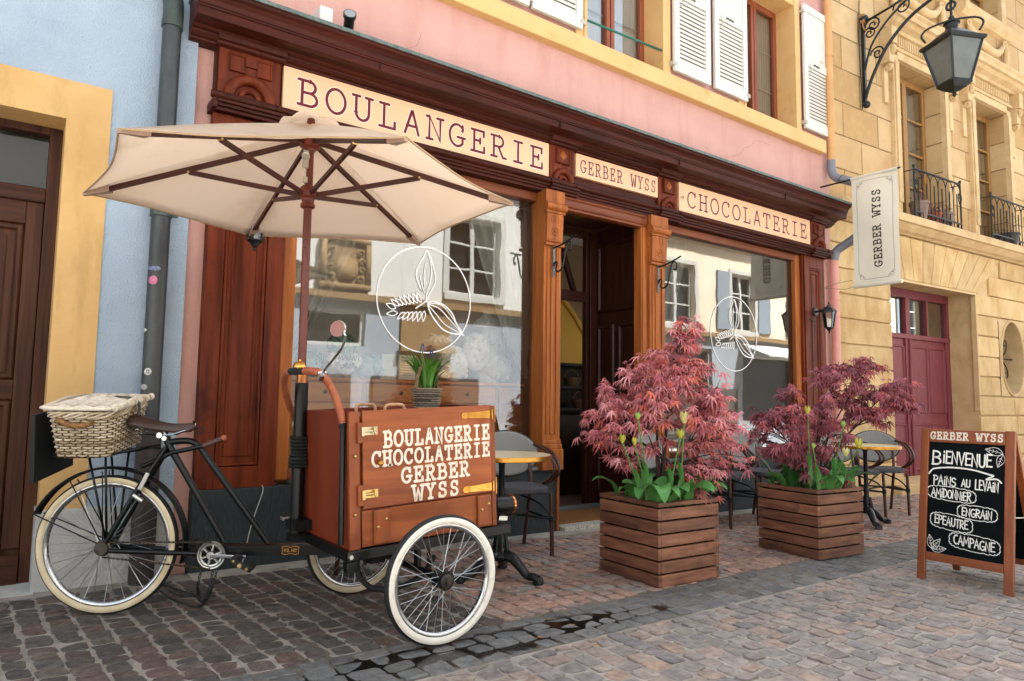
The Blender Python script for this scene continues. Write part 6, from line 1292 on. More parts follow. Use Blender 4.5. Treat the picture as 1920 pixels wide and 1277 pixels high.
chain([F(.47, -.02, .24), F(.45, -.03, .12), gpz(380, 1134, .012), gpz(368, 1126, .02), gpz(352, 1120), gpz(330, 1122, .02), gpz(312, 1112, .02)])
one('lock_chain', mb, M('chain_steel', '#33383b', '#4d5356', rough=.4, ns=30, metal=.7), 'steel lock chain hanging from the tricycle crank and lying on the stones', 'chain', (.9, 3.7, 0), smooth=True)

# ================================================================== WICKER HAMPER ON THE RACK
mWil = randmat('willow', ['#8f7d64', '#bfb098', '#ac9b80', '#d2c6b2', '#7f6d55', '#b9a78c'], rough=.75, bump=.3, bs=160, nz=(60, .15)); mWilP = randmat('pale_willow', ['#c4b8a4', '#d8cfbf', '#b5a793', '#dfd7c9', '#9f907a'], rough=.75, bump=.3, bs=160, nz=(60, .15))
tilt = R(8); HM0 = F(-.10, 0, .785); hx, hy = U, (NN*math.cos(tilt)+ZZ*math.sin(tilt)); hz = (ZZ*math.cos(tilt)-NN*math.sin(tilt))
def Hm(a, b, c): return HM0+hx*a+hy*b+hz*c
t = T('wicker_hamper', 'lidded wicker hamper strapped on the rear rack of the tricycle', 'basket', HM0)
def rr_loop(a, b, rad, n=8):
    pts = []
    for cx, cy, s in ((a-rad, b-rad, 0), (-a+rad, b-rad, 90), (-a+rad, -b+rad, 180), (a-rad, -b+rad, 270)):
        for k in range(n+1): q = R(s+90*k/n); pts.append((cx+rad*math.cos(q), cy+rad*math.sin(q)))
    return pts
def resamp(pts, n):
    P = [Vector((*p, 0)) for p in pts]; P.append(P[0]); d = [0]
    for i in range(len(P)-1): d.append(d[-1]+(P[i+1]-P[i]).length)
    out = []; j = 0
    for k in range(n):
        s = d[-1]*k/n
        while d[j+1] < s: j += 1
        f = (s-d[j])/max(1e-9, d[j+1]-d[j]); out.append(P[j].lerp(P[j+1], f))
    return out
mb = MB(); nst = 44
for k in range(15):
    z = .012+.0125*k; f = k/14; a, b = .118+.017*f, .185+.02*f; L = resamp(rr_loop(a, b, .05), nst*3)
    pts = []
    for i, p in enumerate(L):
        ph = math.cos(math.pi*(i/3.0)+(math.pi if k % 2 else 0)); nrm = Vector((p.x/a**2, p.y/b**2, 0)).normalized(); q = p+nrm*.0055*ph; pts.append(Hm(q.x, q.y, z+.0012*math.sin(i*1.7)))
    # woven rods end and start again: separate pieces
    m = len(pts); c = 4; off = (k*13) % m
    for s in range(c):
        seg = [pts[(off+s*m//c+j) % m] for j in range(m//c+2)]; mb.tube(seg, .0052, 6)
part('woven_sides', mb, mWil, t, smooth=True)
mb = MB(); L0 = resamp(rr_loop(.116, .183, .05), nst); L1 = resamp(rr_loop(.135, .205, .05), nst)
for p, q in zip(L0, L1): mb.tube([Hm(p.x, p.y, .0), Hm(q.x, q.y, .20)], .0042, 6)
mb.grid(lambda u, v: Hm(-.112+.224*u, -.178+.356*v, .004), 2, 2); mb.grid(lambda u, v: (lambda p: Hm(p[0], p[1], .02+.17*v))(rr_loop(.112+.012*v, .178+.015*v, .05)[int(u*36) % 36]), 36, 2, True); part('stakes', mb, M('dark_willow', '#4a3a28', '#5f4c36', rough=.8, ns=40), t)
mb = MB()
for s in range(4):
    L = resamp(rr_loop(.140, .212, .05), 90); ph = s*math.pi/2
    pts = [Hm(p.x*(1+.035*math.cos(i*.55+ph)), p.y*(1+.025*math.cos(i*.55+ph)), .205+.012*math.sin(i*.55+ph)) for i, p in enumerate(L)]
    for c in range(3): mb.tube([pts[(c*30+j) % 90] for j in range(32)], .0058, 6)
part('braided_rim', mb, mWil, t, smooth=True)
mb = MB(); rk = random.Random(9)
for k in range(30):
    y = -.212+.424*(k+.5)/30; pts = []
    for j in range(15):
        x = -.152+.304*j/14; bul = .018*(1-(x/.16)**2)*(1-(y/.25)**2); pts.append(Hm(x, y, .236+bul+.0045*math.cos(math.pi*j*.5+(math.pi if k % 2 else 0))))
    mb.tube(pts, .0062, 6)
lid = part('lid', mb, mWilP, t, smooth=True)
mb = MB()
for x in (-.155, -.05, .05, .155): mb.tube([Hm(x, -.215, .238), Hm(x, 0, .256), Hm(x, .215, .238)], .0075, 8)
L = resamp(rr_loop(.152, .220, .03), 60); mb.tube([Hm(p.x, p.y, .236) for p in L], .010, 8, closed=True)
for k in range(22): y = -.2+.4*k/21; mb.torus(Hm(.155, y, .238), hz, hy, .012, .005, n=12, m=5)
part('lid_rods', mb, mWilP, lid, smooth=True)
mb = MB(); pts = smooth_path([Hm(-.08, -.212, .17), Hm(-.07, -.228, .185), Hm(-.03, -.235, .165), Hm(.03, -.235, .160), Hm(.07, -.225, .175)], 5)
for s in range(3): mb.tube([p+hx*.0+hz*.006*math.sin(i*.8+s*2.09)+NN*.006*math.cos(i*.8+s*2.09) for i, p in enumerate(pts)], .007, 6)
mb.torus(Hm(-.075, -.215, .19), hz, NN, .014, .006, n=14, m=6); part('rope_handle', mb, M('rope', '#6d4a26', '#8f6a3c', rough=.9, ns=60), t, smooth=True)
mb = MB(); P = smooth_path([Hm(.06, .02, .262), Hm(.12, .02, .258), Hm(.160, .02, .246), Hm(.172, .02, .215), Hm(.165, .02, .17), Hm(.15, .02, .10)], 4)
for i in range(len(P)-1): mb.obox(P[i], P[i+1], .024, .004, up=hx.cross(hy) if i < 6 else hx)
part('strap', mb, M('grey_strap', '#3a4040', '#4a5050', rough=.6, ns=30), t)
mb = MB(); mb.obox(F(-.305, -.20, .80), F(-.345, .21, .845), .02, .315, up=(0, 0, 1)); one('hanging_board', mb, M('black_board', '#050709', rough=.7), 'plain black board hanging behind the wicker hamper', 'board', F(-.32, 0, .8), bevel=.003)

# ================================================================== PARASOL
mPole = woodmat('parasol_wood', '#4a1a10', '#6d2b1a', 'z', rough=.4, fine=20, coat=.2); mRib = woodmat('parasol_rib_wood', '#2c110c', '#431c13', 'x', rough=.45, fine=14)
mCan = M('cream_canvas', '#f4e4d2', '#f6e8d8', rough=.85, ns=2, bump=.35, bs=9, bdet=6, trans=.74, dirt='#e4d2ba', dscale=2.5, dramp=(.55, .8))
PX, PY = 1.187, 3.382
t = T('parasol', 'cream six sided garden parasol with dark wooden ribs, standing in the tricycle', 'parasol', (PX, PY, 1.0))
mb = MB(); mb.tube([(PX+.005, PY+.003, .9), (PX, PY, 2.36)], .0205, 20); pole = part('pole', mb, mPole, t, smooth='angle')
mb = MB()
for z in (1.84, 1.80): mb.tube([(PX-.012, PY-.017, z), (PX-.0125, PY-.0185, z)], .004, 8)
part('pole_hole', mb, M('black_gap', '#0a0605'), pole)
ZC, ZA, RC = 2.052, 2.445, 1.045
CORN = [fz(157, 362, ZC), fz(222, 242, ZC), fz(762, 258, ZC), fz(962, 381, ZC), fz(787, 457, ZC), fz(468, 442, ZC)]
AP = Vector((PX, PY, ZA))
def canopy(k, off=0.0):
    A, B = CORN[k], CORN[(k+1) % 6]
    def fn(u, v):
        e = A.lerp(B, u); mid = math.sin(math.pi*u); cen = Vector((PX, PY, ZC)); e = e+(cen-e)*(.045*mid)          # edge cut hollow between the corners
        p = AP.lerp(e, v); sag = .045*math.sin(math.pi*min(1, v*1.0))*mid+.02*math.sin(math.pi*v)
        p.z += -sag*.55+.004*mid*v*math.sin(7*u+3*k)*v; p.z += .022*math.sin(math.pi*v)*(1-mid)
        return p+Vector((0, 0, off))
    return fn
mb = MB()
for k in range(6): mb.grid(canopy(k), 17, 14)
can = part('canopy', mb, mCan, t, smooth='angle', solid=.0015)
mb = MB()
for k in range(6):
    f = canopy(k); pts = [f(i/16, 1.0) for i in range(17)]; mb.tube(pts, .0045, 6)
part('hem', mb, M('canvas_hem', '#9a8062', '#a58c6e', rough=.9, ns=20), can)
mb = MB()
for k in range(6):
    A, B = CORN[k], CORN[(k+1) % 6]
    def vent(u, v):
        a = AP+Vector((0, 0, .042)); e = A.lerp(B, u); d = (Vector((e.x, e.y, 0))-Vector((PX, PY, 0))); m = math.sin(math.pi*u)
        p = a+d*(.155*v)+Vector((0, 0, -.058*v)); p.z += .050*(m-.40)*v*v*(1 if k % 2 else .6); return p
    mb.grid(vent, 13, 6)
part('vent_cap', mb, mCan, can, smooth='angle', solid=.0015)
mb = MB(); mb.lathe([(.028, 2.30), (.032, 2.31), (.05, 2.32), (.052, 2.365), (.03, 2.38), (.018, 2.47), (.0, 2.475)], (PX, PY, 0), 18); part('crown_hub', mb, mPole, t, smooth='angle')
ZR = 2.075
mb = MB(); mb.lathe([(.026, -.072), (.036, -.066), (.036, -.05), (.030, -.042), (.032, -.022), (.044, -.012), (.046, .0), (.044, .028), (.032, .042), (.024, .046)], (PX, PY, ZR), 18); part('runner_hub', mb, mPole, t, smooth='angle')
for k in range(6):
    c = CORN[k]; o = Vector((c.x-PX, c.y-PY, 0)); d = o.normalized(); pt = AP-Vector((0, 0, .082)); q = Vector((c.x, c.y, ZC-.012))
    p0 = Vector((PX, PY, 2.345))+d*.045; p1 = p0.lerp(q, .90)+Vector((0, 0, .0)); 
    mb = MB(); mb.obox(p0, p1, .016, .026); r_ = part('rib', mb, mRib, t, bevel=.002)
    j = p0.lerp(q, .52)-Vector((0, 0, .014)); mb = MB(); mb.obox(Vector((PX, PY, ZR))+d*.042, j, .015, .024); part('strut', mb, mRib, r_, bevel=.002)
    mb = MB(); sd = d.cross(ZZ); mb.tube([j+sd*.012, j-sd*.012], .006, 8); part('pivot', mb, mBrassPale, r_)
    mb = MB(); a0 = p0.lerp(q, .875); a1 = q+Vector((0, 0, .004)); mb.add([a0+sd*.020-ZZ*.018, a0-sd*.020-ZZ*.018, a0-sd*.024+ZZ*.012, a0+sd*.024+ZZ*.012, a1+sd*.008-ZZ*.008, a1-sd*.008-ZZ*.008, a1-sd*.008+ZZ*.006, a1+sd*.008+ZZ*.006], [(0, 1, 5, 4), (1, 2, 6, 5), (3, 0, 4, 7), (4, 5, 6, 7)]); part('corner_pocket', mb, M('canvas_pocket', '#94796a', '#a08676', rough=.8, ns=20), r_, solid=.002)
mb = MB(); mb.obox((PX-.030, PY-.03, 2.20), (PX-.030, PY-.03, 2.29), .014, .026); mb.torus((PX-.032, PY-.035, 2.26), (0, 0, 1), (0, 1, 0), .017, .005, n=14, m=6); mb.obox((PX-.028, PY-.028, 2.125), (PX-.028, PY-.028, 2.155), .012, .02); part('pulley', mb, mAlu, t)
mb = MB(); mb.tube([(PX-.027, PY-.03, 2.14), (PX-.028, PY-.032, 2.25)], .002, 5); part('pull_cord', mb, M('pale_cord', '#c9c2b4', rough=.8), t)

# basket of grape hyacinth standing in the box
bc = fy(800, 748, 3.10); HB0 = .045; bz = 1.02; bx = fz(800, 748, bz) if False else bc
t = T('flower_basket', 'small grey wicker basket with hoop handle standing in the tricycle box', 'basket', (bc.x, bc.y, .94)); mb = MB()
for k in range(11):
    z = .945+HB0+.0115*k; r_ = .056+.020*k/10
    pts = [Vector((bc.x+(r_+.003*math.cos(math.pi*i/2+math.pi*(k % 2)))*math.cos(2*math.pi*i/64), bc.y+(r_+.003*math.cos(math.pi*i/2+math.pi*(k % 2)))*math.sin(2*math.pi*i/64), z)) for i in range(64)]
    for s in range(3): mb.tube([pts[(s*21+k*5+j) % 64] for j in range(23)], .0048, 6)
part('woven_bowl', mb, randmat('grey_willow', ['#5f5348', '#7d7064', '#6d6055', '#8f8376', '#50463c'], rough=.8, bump=.3, bs=160), t, smooth=True)
mb = MB(); mb.lathe([(.0, .94), (.05, .94), (.066, 1.05), (0, 1.052)], (bc.x, bc.y, HB0), 20); part('soil', mb, M('soil', '#1c130d', '#2b1e15', rough=.95, ns=60, bump=.8, bs=90), t)
mb = MB()
hp = smooth_path([(bc.x-.062, bc.y-.03, 1.06), (bc.x-.064, bc.y-.03, 1.12), (bc.x-.045, bc.y-.03, 1.165), (bc.x-.02, bc.y-.03, 1.17), (bc.x+.0, bc.y-.03, 1.14), (bc.x+.005, bc.y-.03, 1.06)], 5); hp = smooth_path([(bc.x-.074, bc.y-.02, 1.06), (bc.x-.062, bc.y-.015, 1.13), (bc.x-.03, bc.y-.005, 1.175), (bc.x+.03, bc.y+.005, 1.175), (bc.x+.062, bc.y+.015, 1.13), (bc.x+.074, bc.y+.02, 1.06)], 5); hp = [p+Vector((0, 0, HB0)) for p in hp]
for s in range(3): mb.tube([p+Vector((.005*math.cos(i*.7+s*2.1), .005*math.sin(i*.7+s*2.1), .003*math.sin(i*.7+s))) for i, p in enumerate(hp)], .0055, 6)
part('hoop_handle', mb, mWick, t, smooth=True)
def blade(mb, base, dr, ln, wd, bend, n=9, roll=0.0, fold=.25):
    """strap leaf arching from base towards dr"""
    base = Vector(base); dr = Vector((dr[0], dr[1], 0)).normalized(); sd = Vector((-dr.y, dr.x, 0)); vs = []
    ang = R(84); p = base.copy()
    for i in range(n+1):
        t_ = i/n; w_ = wd*(math.sin(math.pi*min(1, t_*.93+.07))**.75)*.5; a = ang-bend*t_**1.3; nrm = (dr*math.cos(a+math.pi/2)+ZZ*math.sin(a+math.pi/2)); tw = roll*t_; s2 = sd*math.cos(tw)+nrm*math.sin(tw)
        vs += [p-s2*w_+nrm*w_*fold, p.copy(), p+s2*w_+nrm*w_*fold]; p = p+(dr*math.cos(a)+ZZ*math.sin(a))*(ln/n)
    return mb.add(vs, [(i*3+k, i*3+k+1, (i+1)*3+k+1, (i+1)*3+k) for i in range(n) for k in (0, 1)])
mHya = randmat('hyacinth_leaf', ['#2f5a1a', '#4a7a26', '#3c6a20', '#5d8a30'], rough=.4, trans=.25, spec=.5)
t = T('grape_hyacinth', 'green grape hyacinth plant growing from the small wicker basket', 'plant', (bc.x, bc.y, 1.05)); mb = MB(); rh = random.Random(2)
for k in range(46):
    a = rh.uniform(0, 6.28); r_ = rh.uniform(0, .045); blade(mb, (bc.x+r_*math.cos(a), bc.y+r_*math.sin(a), 1.05+HB0), (math.cos(a), math.sin(a)), rh.uniform(.14, .23), rh.uniform(.019, .028), rh.uniform(.2, 1.5), roll=rh.uniform(-.6, .6))
part('leaves', mb, mHya, t, smooth=True)
for dx, dy_, h in ((-.03, 0, .235), (.035, .02, .21), (.06, -.01, .15)):
    mb = MB(); mb.tube([(bc.x+dx*.5, bc.y, 1.05+HB0), (bc.x+dx, bc.y+dy_, 1.05+HB0+h-.03)], .003, 6)
    f = part('stem', mb, MATS['hyacinth_leaf'], t); mb = MB()
    for k in range(26): z = k/26; a = k*2.4; r_ = .013*(1-z*.7); mb.ball((bc.x+dx+r_*math.cos(a), bc.y+dy_+r_*math.sin(a), 1.05+HB0+h-.035+.04*z), .0036, 7, 5)
    part('flower_spike', mb, M('hyacinth_blue', '#3a3c58', '#55587a', rough=.6, ns=80), f, smooth=True)

# ================================================================== TERRACE TABLES AND CHAIRS
def weavemat(name, c1, c2):
    m = bpy.data.materials.new(name); m.use_nodes = True; t = m.node_tree; N = t.nodes; L = t.links; p = N['Principled BSDF']; p.inputs['Roughness'].default_value = .7
    tc = N.new('ShaderNodeTexCoord'); c = N.new('ShaderNodeTexChecker'); c.inputs['Scale'].default_value = 170; c.inputs[1].default_value = (*lin(c1), 1); c.inputs[2].default_value = (*lin(c2), 1)
    mp = N.new('ShaderNodeMapping'); mp.inputs['Location'].default_value = (.0013, .0017, .0011); L.new(tc.outputs['Object'], mp.inputs[0]); L.new(mp.outputs[0], c.inputs[0]); L.new(c.outputs[0], p.inputs['Base Color'])
    b = N.new('ShaderNodeBump'); b.inputs['Strength'].default_value = .4; b.inputs['Distance'].default_value = .003; L.new(c.outputs['Fac'], b.inputs['Height']); L.new(b.outputs[0], p.inputs['Normal']); MATS[name] = m; return m
mWeave = weavemat('grey_mesh_weave', '#43464a', '#a5a39e'); mSeat = weavemat('dark_seat_weave', '#25272a', '#55545a')
mCane = woodmat('brown_cane_tube', '#2a150d', '#4e2a1b', 'z', rough=.35, fine=30, coat=.2); mCast = M('cast_iron', '#0c1011', '#171c1e', rough=.35, ns=30, bump=.3, bs=60, metal=.2)
mWrap = M('black_wrap', '#0d0f10', rough=.6)
def make_chair(label):
    t = T('bistro_chair', label, 'chair', (0, 0, 0), rotz=0, group='bistro chairs on the terrace')
    for sx in (-1, 1):
        mb = MB(); mb.tube([(sx*.195, -.185, .43), (sx*.20, -.20, 0)], .0145, 10); part('leg', mb, mCane, t, smooth='angle')
        mb = MB(); mb.tube(smooth_path([(sx*.15, .245, 0), (sx*.168, .20, .30), (sx*.175, .185, .44), (sx*.18, .215, .60), (sx*.185, .25, .72)], 4), .0145, 10); part('leg', mb, mCane, t, smooth='angle')
        mb = MB()
        for e in (0, .024):
            mb.tube(smooth_path([(sx*.205, .20+e*.2, .745), (sx*(.245+e), .10, .715+e*.2), (sx*(.262+e), -.02, .66+e*.6), (sx*(.262+e), -.085-e, .60), (sx*(.252+e), -.075-e, .54), (sx*(.232+e), -.01, .49), (sx*(.205+e*.5), .06, .455)], 6), .0125, 8)
        part('arm', mb, mCane, t, smooth=True)
    mb = MB(); pts = [(.205*math.copysign(abs(math.cos(a))**.55, math.cos(a)), -.0+.195*math.copysign(abs(math.sin(a))**.55, math.sin(a))) for a in [2*math.pi*k/40 for k in range(40)]]
    mb.prism([(x, y, .425) for x, y in pts], (0, 0, .045)); part('seat', mb, mSeat, t, bevel=.010)
    def back(u, v):
        a = 2*math.pi*u; x = .245*math.cos(a)*v; z = .675+.165*math.sin(a)*v
        return Vector((x, .262+.20*(z-.675)-.75*x*x, z))
    mb = MB(); mb.grid(lambda u, v: back(u, max(.001, v)), 48, 10, True); part('backrest', mb, mWeave, t, smooth=True, solid=.012)
    mb = MB(); mb.tube([back(k/48, 1.0) for k in range(48)], .010, 8, closed=True); part('back_rim', mb, mWrap, t, smooth=True)
    mb = MB()
    for sx in (-1, 1):
        mb.tube([(sx*.197, -.19, .25), (sx*.16, .225, .25)], .009, 8); mb.tube(smooth_path([(sx*.197, -.19, .27), (sx*.13, -.15, .35), (sx*.03, -.02, .40), (0, .05, .41)], 5), .008, 8)
    mb.tube(smooth_path([(-.19, -.17, .25), (0, .0, .26), (.16, .20, .25)], 5), .009, 8); mb.tube(smooth_path([(.19, -.17, .25), (0, .0, .26), (-.16, .20, .25)], 5), .009, 8)
    for sx in (-1, 1):
        for k in range(4): mb.torus((sx*.197, -.192, .235+.012*k), (1, 0, 0), (0, 0, 1), .016, .006, n=14, m=6)
    part('stretcher', mb, mWrap, t, smooth=True); return t
def face(dx, dy): return math.atan2(dx, -dy)     # turn so that the front (-y) looks along (dx, dy)
chair0 = make_chair('x'); first = [True]
def chair(x, y, dx, dy, label):
    if first[0]: chair0.location = (x, y, gz(x)); chair0.rotation_euler = (0, 0, face(dx, dy)); chair0['label'] = label; first[0] = False; return chair0
    return copy_thing(chair0, (x, y, gz(x)), face(dx, dy), label)
chair(3.04, 4.07, -.30, -.95, 'grey mesh bistro chair behind the round table next to the tricycle box')
chair(1.95, 3.95, .5, -.85, 'bistro chair mostly hidden behind the tricycle box')
chair(5.45, 4.06, -.02, -1, 'grey mesh bistro chair under the right window, seen right of the front planter')
chair(4.72, 4.05, .25, -1, 'bistro chair behind the maple of the front planter')
chair(6.02, 4.08, -.15, -1, 'bistro chair between the two planters, half behind the rear maple')
chair(7.66, 3.72, -.75, -.65, 'grey bistro chair right of the far table, in front of the red door')
chair(7.12, 3.74, -.35, -1, 'dark bistro chair left behind the far table')
mTop = M('cream_table_top', '#c3b594', '#cdc0a2', rough=.35, ns=4)
def make_table(label, x, y):
    t = T('bistro_table', label, 'table', (x, y, gz(x)), rotz=R(20), group='round bistro tables'); 
    mb = MB(); mb.lathe([(.0, .742), (.298, .742), (.300, .740)], n=56); mb.lathe([(0, .715), (.298, .715), (.298, .7415)], n=56, caps=False); part('table_top', mb, mTop, t, smooth='angle')
    mb = MB(); mb.lathe([(.299, .7135), (.306, .7135), (.309, .718), (.306, .7225), (.309, .727), (.306, .7315), (.309, .736), (.306, .741), (.300, .7425)], n=56, caps=False); part('brass_edge', mb, mBrass, t, smooth=True)
    mb = MB(); mb.lathe([(.0, .715), (.11, .714), (.11, .705), (.03, .695), (.019, .68), (.019, .34), (.024, .335), (.026, .32), (.024, .30), (.022, .285), (.030, .24), (.040, .20), (.034, .185), (.046, .15), (.060, .13), (.05, .11), (.0, .10)], n=20)
    for k in range(8): a = k*math.pi/4; mb.tube([(.034*math.cos(a), .034*math.sin(a), .26), (.044*math.cos(a), .044*math.sin(a), .19), (.054*math.cos(a), .054*math.sin(a), .14)], [.004, .008, .005], 6)
    part('column', mb, mCast, t, smooth='angle')
    for k in range(3):
        a = 2*math.pi*k/3+.55; d = Vector((math.cos(a), math.sin(a), 0)); mb = MB()
        P = smooth_path([d*.03+ZZ*.14, d*.09+ZZ*.125, d*.15+ZZ*.075, d*.19+ZZ*.04, d*.235+ZZ*.038, d*.265+ZZ*.03], 5)
        mb.tube(P, [.036-.020*i/(len(P)-1) if i < len(P)*.65 else .024 for i in range(len(P))], 10); s = d.cross(ZZ)
        for e in (-1, 0, 1): mb.tube([d*.235+s*.014*e+ZZ*.045, d*.275+s*.02*e+ZZ*.028, d*.285+s*.02*e+ZZ*.008], [.013, .013, .008], 8)
        for e in (-1, 1): mb.tube([d*.05+s*.022*e+ZZ*.14, d*.13+s*.02*e+ZZ*.10, d*.18+s*.016*e+ZZ*.055], [.006, .008, .005], 6)
        mb.lathe([(.032, 0), (.034, .012), (.026, .02), (0, .02)], d*.265, 14); part('foot', mb, mCast, t, smooth='angle')
    return t
make_table('round cream bistro table with brass edge next to the tricycle box', 2.50, 3.50)
tb = [o for o in COL.objects if o.name == 'bistro_table'][0]
copy_thing(tb, (6.62, 3.36, gz(6.62)), R(75), 'far round bistro table beside the chalkboard, brass edge and claw feet'); copy_thing(tb, (5.80, 3.50, gz(5.8)), R(40), 'round bistro table hidden behind the maple of the rear planter')

# ================================================================== PLANTERS
mPl = M('planter_wood', '#5f3a2b', '#8a5c44', rough=.6, scale=(2.2, 2.2, 16), ns=1.6, det=5, bump=.2, bs=6, island=.30, dirt='#3a231a', dscale=4, dramp=(.55, .75))
def planter(x, y, rot, label):
    t = T('planter', label, 'planter', (x, y, gz(x)), rotz=rot, group='slatted wooden planters'); a = .262; H = .49; n = 6; bh = .066; gap = .0105
    for k in range(n):
        z = .006+k*(bh+gap)
        for sd in range(4):
            mb = MB(); m = Matrix.Rotation(sd*math.pi/2, 4, 'Z'); mb.box(-a+(.0 if sd % 2 else .0245), a-(.0 if sd % 2 else .0245), -a, -a+.024, z, z+bh); mb.xf(m); part('board', mb, mPl, t, bevel=.004)
    mb = MB()
    for sd in range(4):
        m2 = MB(); e = .002; m2.add([(-a-e, -a-e, H-.024), (a+e, -a-e, H-.024), (a-.06, -a+.06, H-.024), (-a+.06, -a+.06, H-.024), (-a-e, -a-e, H), (a+e, -a-e, H), (a-.06, -a+.06, H), (-a+.06, -a+.06, H)], [(3, 2, 1, 0), (4, 5, 6, 7), (0, 1, 5, 4), (1, 2, 6, 5), (2, 3, 7, 6), (3, 0, 4, 7)]); m2.xf(Matrix.Rotation(sd*math.pi/2, 4, 'Z')); mb.add(m2.v, m2.f)
    part('rim', mb, mPl, t, bevel=.003)
    mb = MB(); b = a-.026
    for sx in (-1, 1):
        for sy in (-1, 1): mb.box(sx*b, sx*(b-.04), sy*b, sy*(b-.04), .0, H-.025)
    mb.box(-b+.042, b-.042, -b+.042, b-.042, .02, .40); part('corner_posts', mb, M('dark_inside', '#0f0b09', rough=.9), t)
    mb = MB(); mb.grid(lambda u, v: Vector((-b+2*b*u, -b+2*b*v, .435+.02*noise.noise(Vector((u*6, v*6, x))))), 14, 14); part('soil', mb, MATS['soil'], t, smooth=True); return t
P1 = (3.415, 3.062); P2 = (4.985, 2.962)
planter(P1[0], P1[1], -R(3.0), 'dark brown slatted wooden planter in front of the shop door'); planter(P2[0], P2[1], -R(6), 'dark brown slatted wooden planter nearer the chalkboard')

# ================================================================== JAPANESE MAPLES
CR = Vector((.806, -.592, 0)); CD = Vector((.589, .804, 0)).normalized()
def leafshape():
    lob = [(-118, .42), (-80, .68), (-38, .92), (0, 1.0), (38, .92), (80, .68), (118, .42)]; vs = [(0, -.05, 0)]; fs = []
    tips = [(math.sin(R(a))*l, math.cos(R(a))*l, -.22*l*l) for a, l in lob]
    nts = []
    for i in range(8):
        a = -140 if i == 0 else (140 if i == 7 else (lob[i-1][0]+lob[i][0])/2); l = .16 if i in (0, 7) else .20; nts.append((math.sin(R(a))*l, math.cos(R(a))*l, -.01))
    mids = []
    vs = [(0, -.05, .0)]+nts
    for i, (a, l) in enumerate(lob):
        q = l*.50; wd = .070*l+.018; ca, sa = math.cos(R(a)), math.sin(R(a)); m = (sa*q, ca*q)
        L_ = (m[0]-ca*wd, m[1]+sa*wd, -.07*l); R_ = (m[0]+ca*wd, m[1]-sa*wd, -.07*l); C_ = (m[0], m[1], -.02*l); b = len(vs); vs += [L_, R_, tips[i], C_]
        fs += [(0, 1+i, b, b+3), (0, b+3, b+1, 2+i), (b, b+2, b+3), (b+3, b+2, b+1)]
    return vs, fs
LV, LF = leafshape()
def maple(name, label, base, blobs, seed, ntips, lcol, stems, lsize, per):
    rr = random.Random(seed); t = T(name, label, 'tree', base, group='red Japanese maples in the planters'); base = Vector(base)
    tw = MB(); lf = MB()
    limbs = []
    for (r_, d_, z_, th) in stems:      # main stems, curved, each a tapered tube with forks
        e = base+CR*r_+CD*d_+ZZ*z_; st = base+CR*(r_*.10)+CD*(d_*.10); mid = st.lerp(e, .5)+ZZ*.06*z_-(CR*r_+CD*d_)*.10+Vector((rr.uniform(-.03, .03), rr.uniform(-.03, .03), 0))
        P = smooth_path([st, st.lerp(mid, .5)+ZZ*.03+Vector((rr.uniform(-.015, .015), rr.uniform(-.015, .015), 0)), mid, mid.lerp(e, .55)+ZZ*.03, e], 6); n = len(P); tw.tube(P, [th*(1-.78*i/(n-1)) for i in range(n)], 8); limbs.append((P, th))
    allp = [(p, i/(len(P)-1), th) for P, th in limbs for i, p in enumerate(P) if i > len(P)*.3]
    tot = sum(b[6] for b in blobs)
    for k in range(ntips):
        q = rr.uniform(0, tot)
        for b in blobs:
            q -= b[6]
            if q <= 0: break
        while True:
            d = Vector((rr.uniform(-1, 1), rr.uniform(-1, 1), rr.uniform(-1, 1)))
            if .25 < d.length < 1: break
        d = d.normalized()*(d.length**.42)
        tip = base+CR*(b[0]+d.x*b[3])+CD*(b[1]+d.y*b[4])+ZZ*(b[2]+d.z*b[5])
        bp, bf, bth = min(allp, key=lambda a: (a[0]-tip).length+max(0, a[0].z-tip.z+.06)*1.2)
        v = tip-bp; m1 = bp+v*.45+ZZ*(.10*v.length)
        P = smooth_path([bp, m1, tip], 6); n = len(P); r0 = min(.005, bth*.5); tw.tube(P, [max(.0011, r0*(1-.8*i/(n-1))) for i in range(n)], 5, caps=False)
        outw = Vector((v.x, v.y, 0)); outw = outw.normalized() if outw.length > .01 else CR
        m = per+rr.randint(-2, 3)
        for j in range(m):
            f = .45+.55*(j+rr.random())/m; p = P[min(n-1, int(f*(n-1)))]; off = Vector((rr.gauss(0, .026), rr.gauss(0, .026), rr.gauss(-.004, .012))); p = p+off
            a = math.atan2(outw.y, outw.x)+rr.gauss(0, .95); fw = Vector((math.cos(a), math.sin(a), -rr.uniform(.05, .75))).normalized(); sdv = fw.cross(ZZ).normalized(); sdv.rotate(Matrix.Rotation(rr.gauss(0, .35), 3, fw)); up = sdv.cross(fw).normalized(); s = lsize*rr.uniform(.5, 1.45)*(.8 if rr.random() < .3 else 1)
            dz = rr.uniform(.3, 2.4); wx = rr.uniform(.65, 1.1); cu = rr.uniform(-.25, .25); bz_ = len(lf.v); lf.v += [p+(sdv*(x*wx+cu*y*y)+fw*y+up*(z*dz-.5*dz*x*x))*s for x, y, z in LV]; lf.f += [tuple(i+bz_ for i in f_) for f_ in LF]
    part('trunk', tw, M('maple_bark', '#2a1a18', '#3d2824', rough=.8, ns=20), t, smooth=True); part('crown', lf, lcol, t); return t
mMap1 = randmat('maple_leaf_bright', ['#84404a', '#b6646c', '#d0838a', '#df9aa0', '#c47078', '#e6acaf', '#9a4e56', '#e27c64', '#d9939a'], rough=.5, trans=.30, spec=.35)
mMap2 = randmat('maple_leaf_dark', ['#66343f', '#8c4e58', '#a4606c', '#b87480', '#7b424d', '#ac626d', '#c8645c', '#96535e'], rough=.5, trans=.28, spec=.35)
B1 = (P1[0], P1[1], gz(P1[0])+.44)
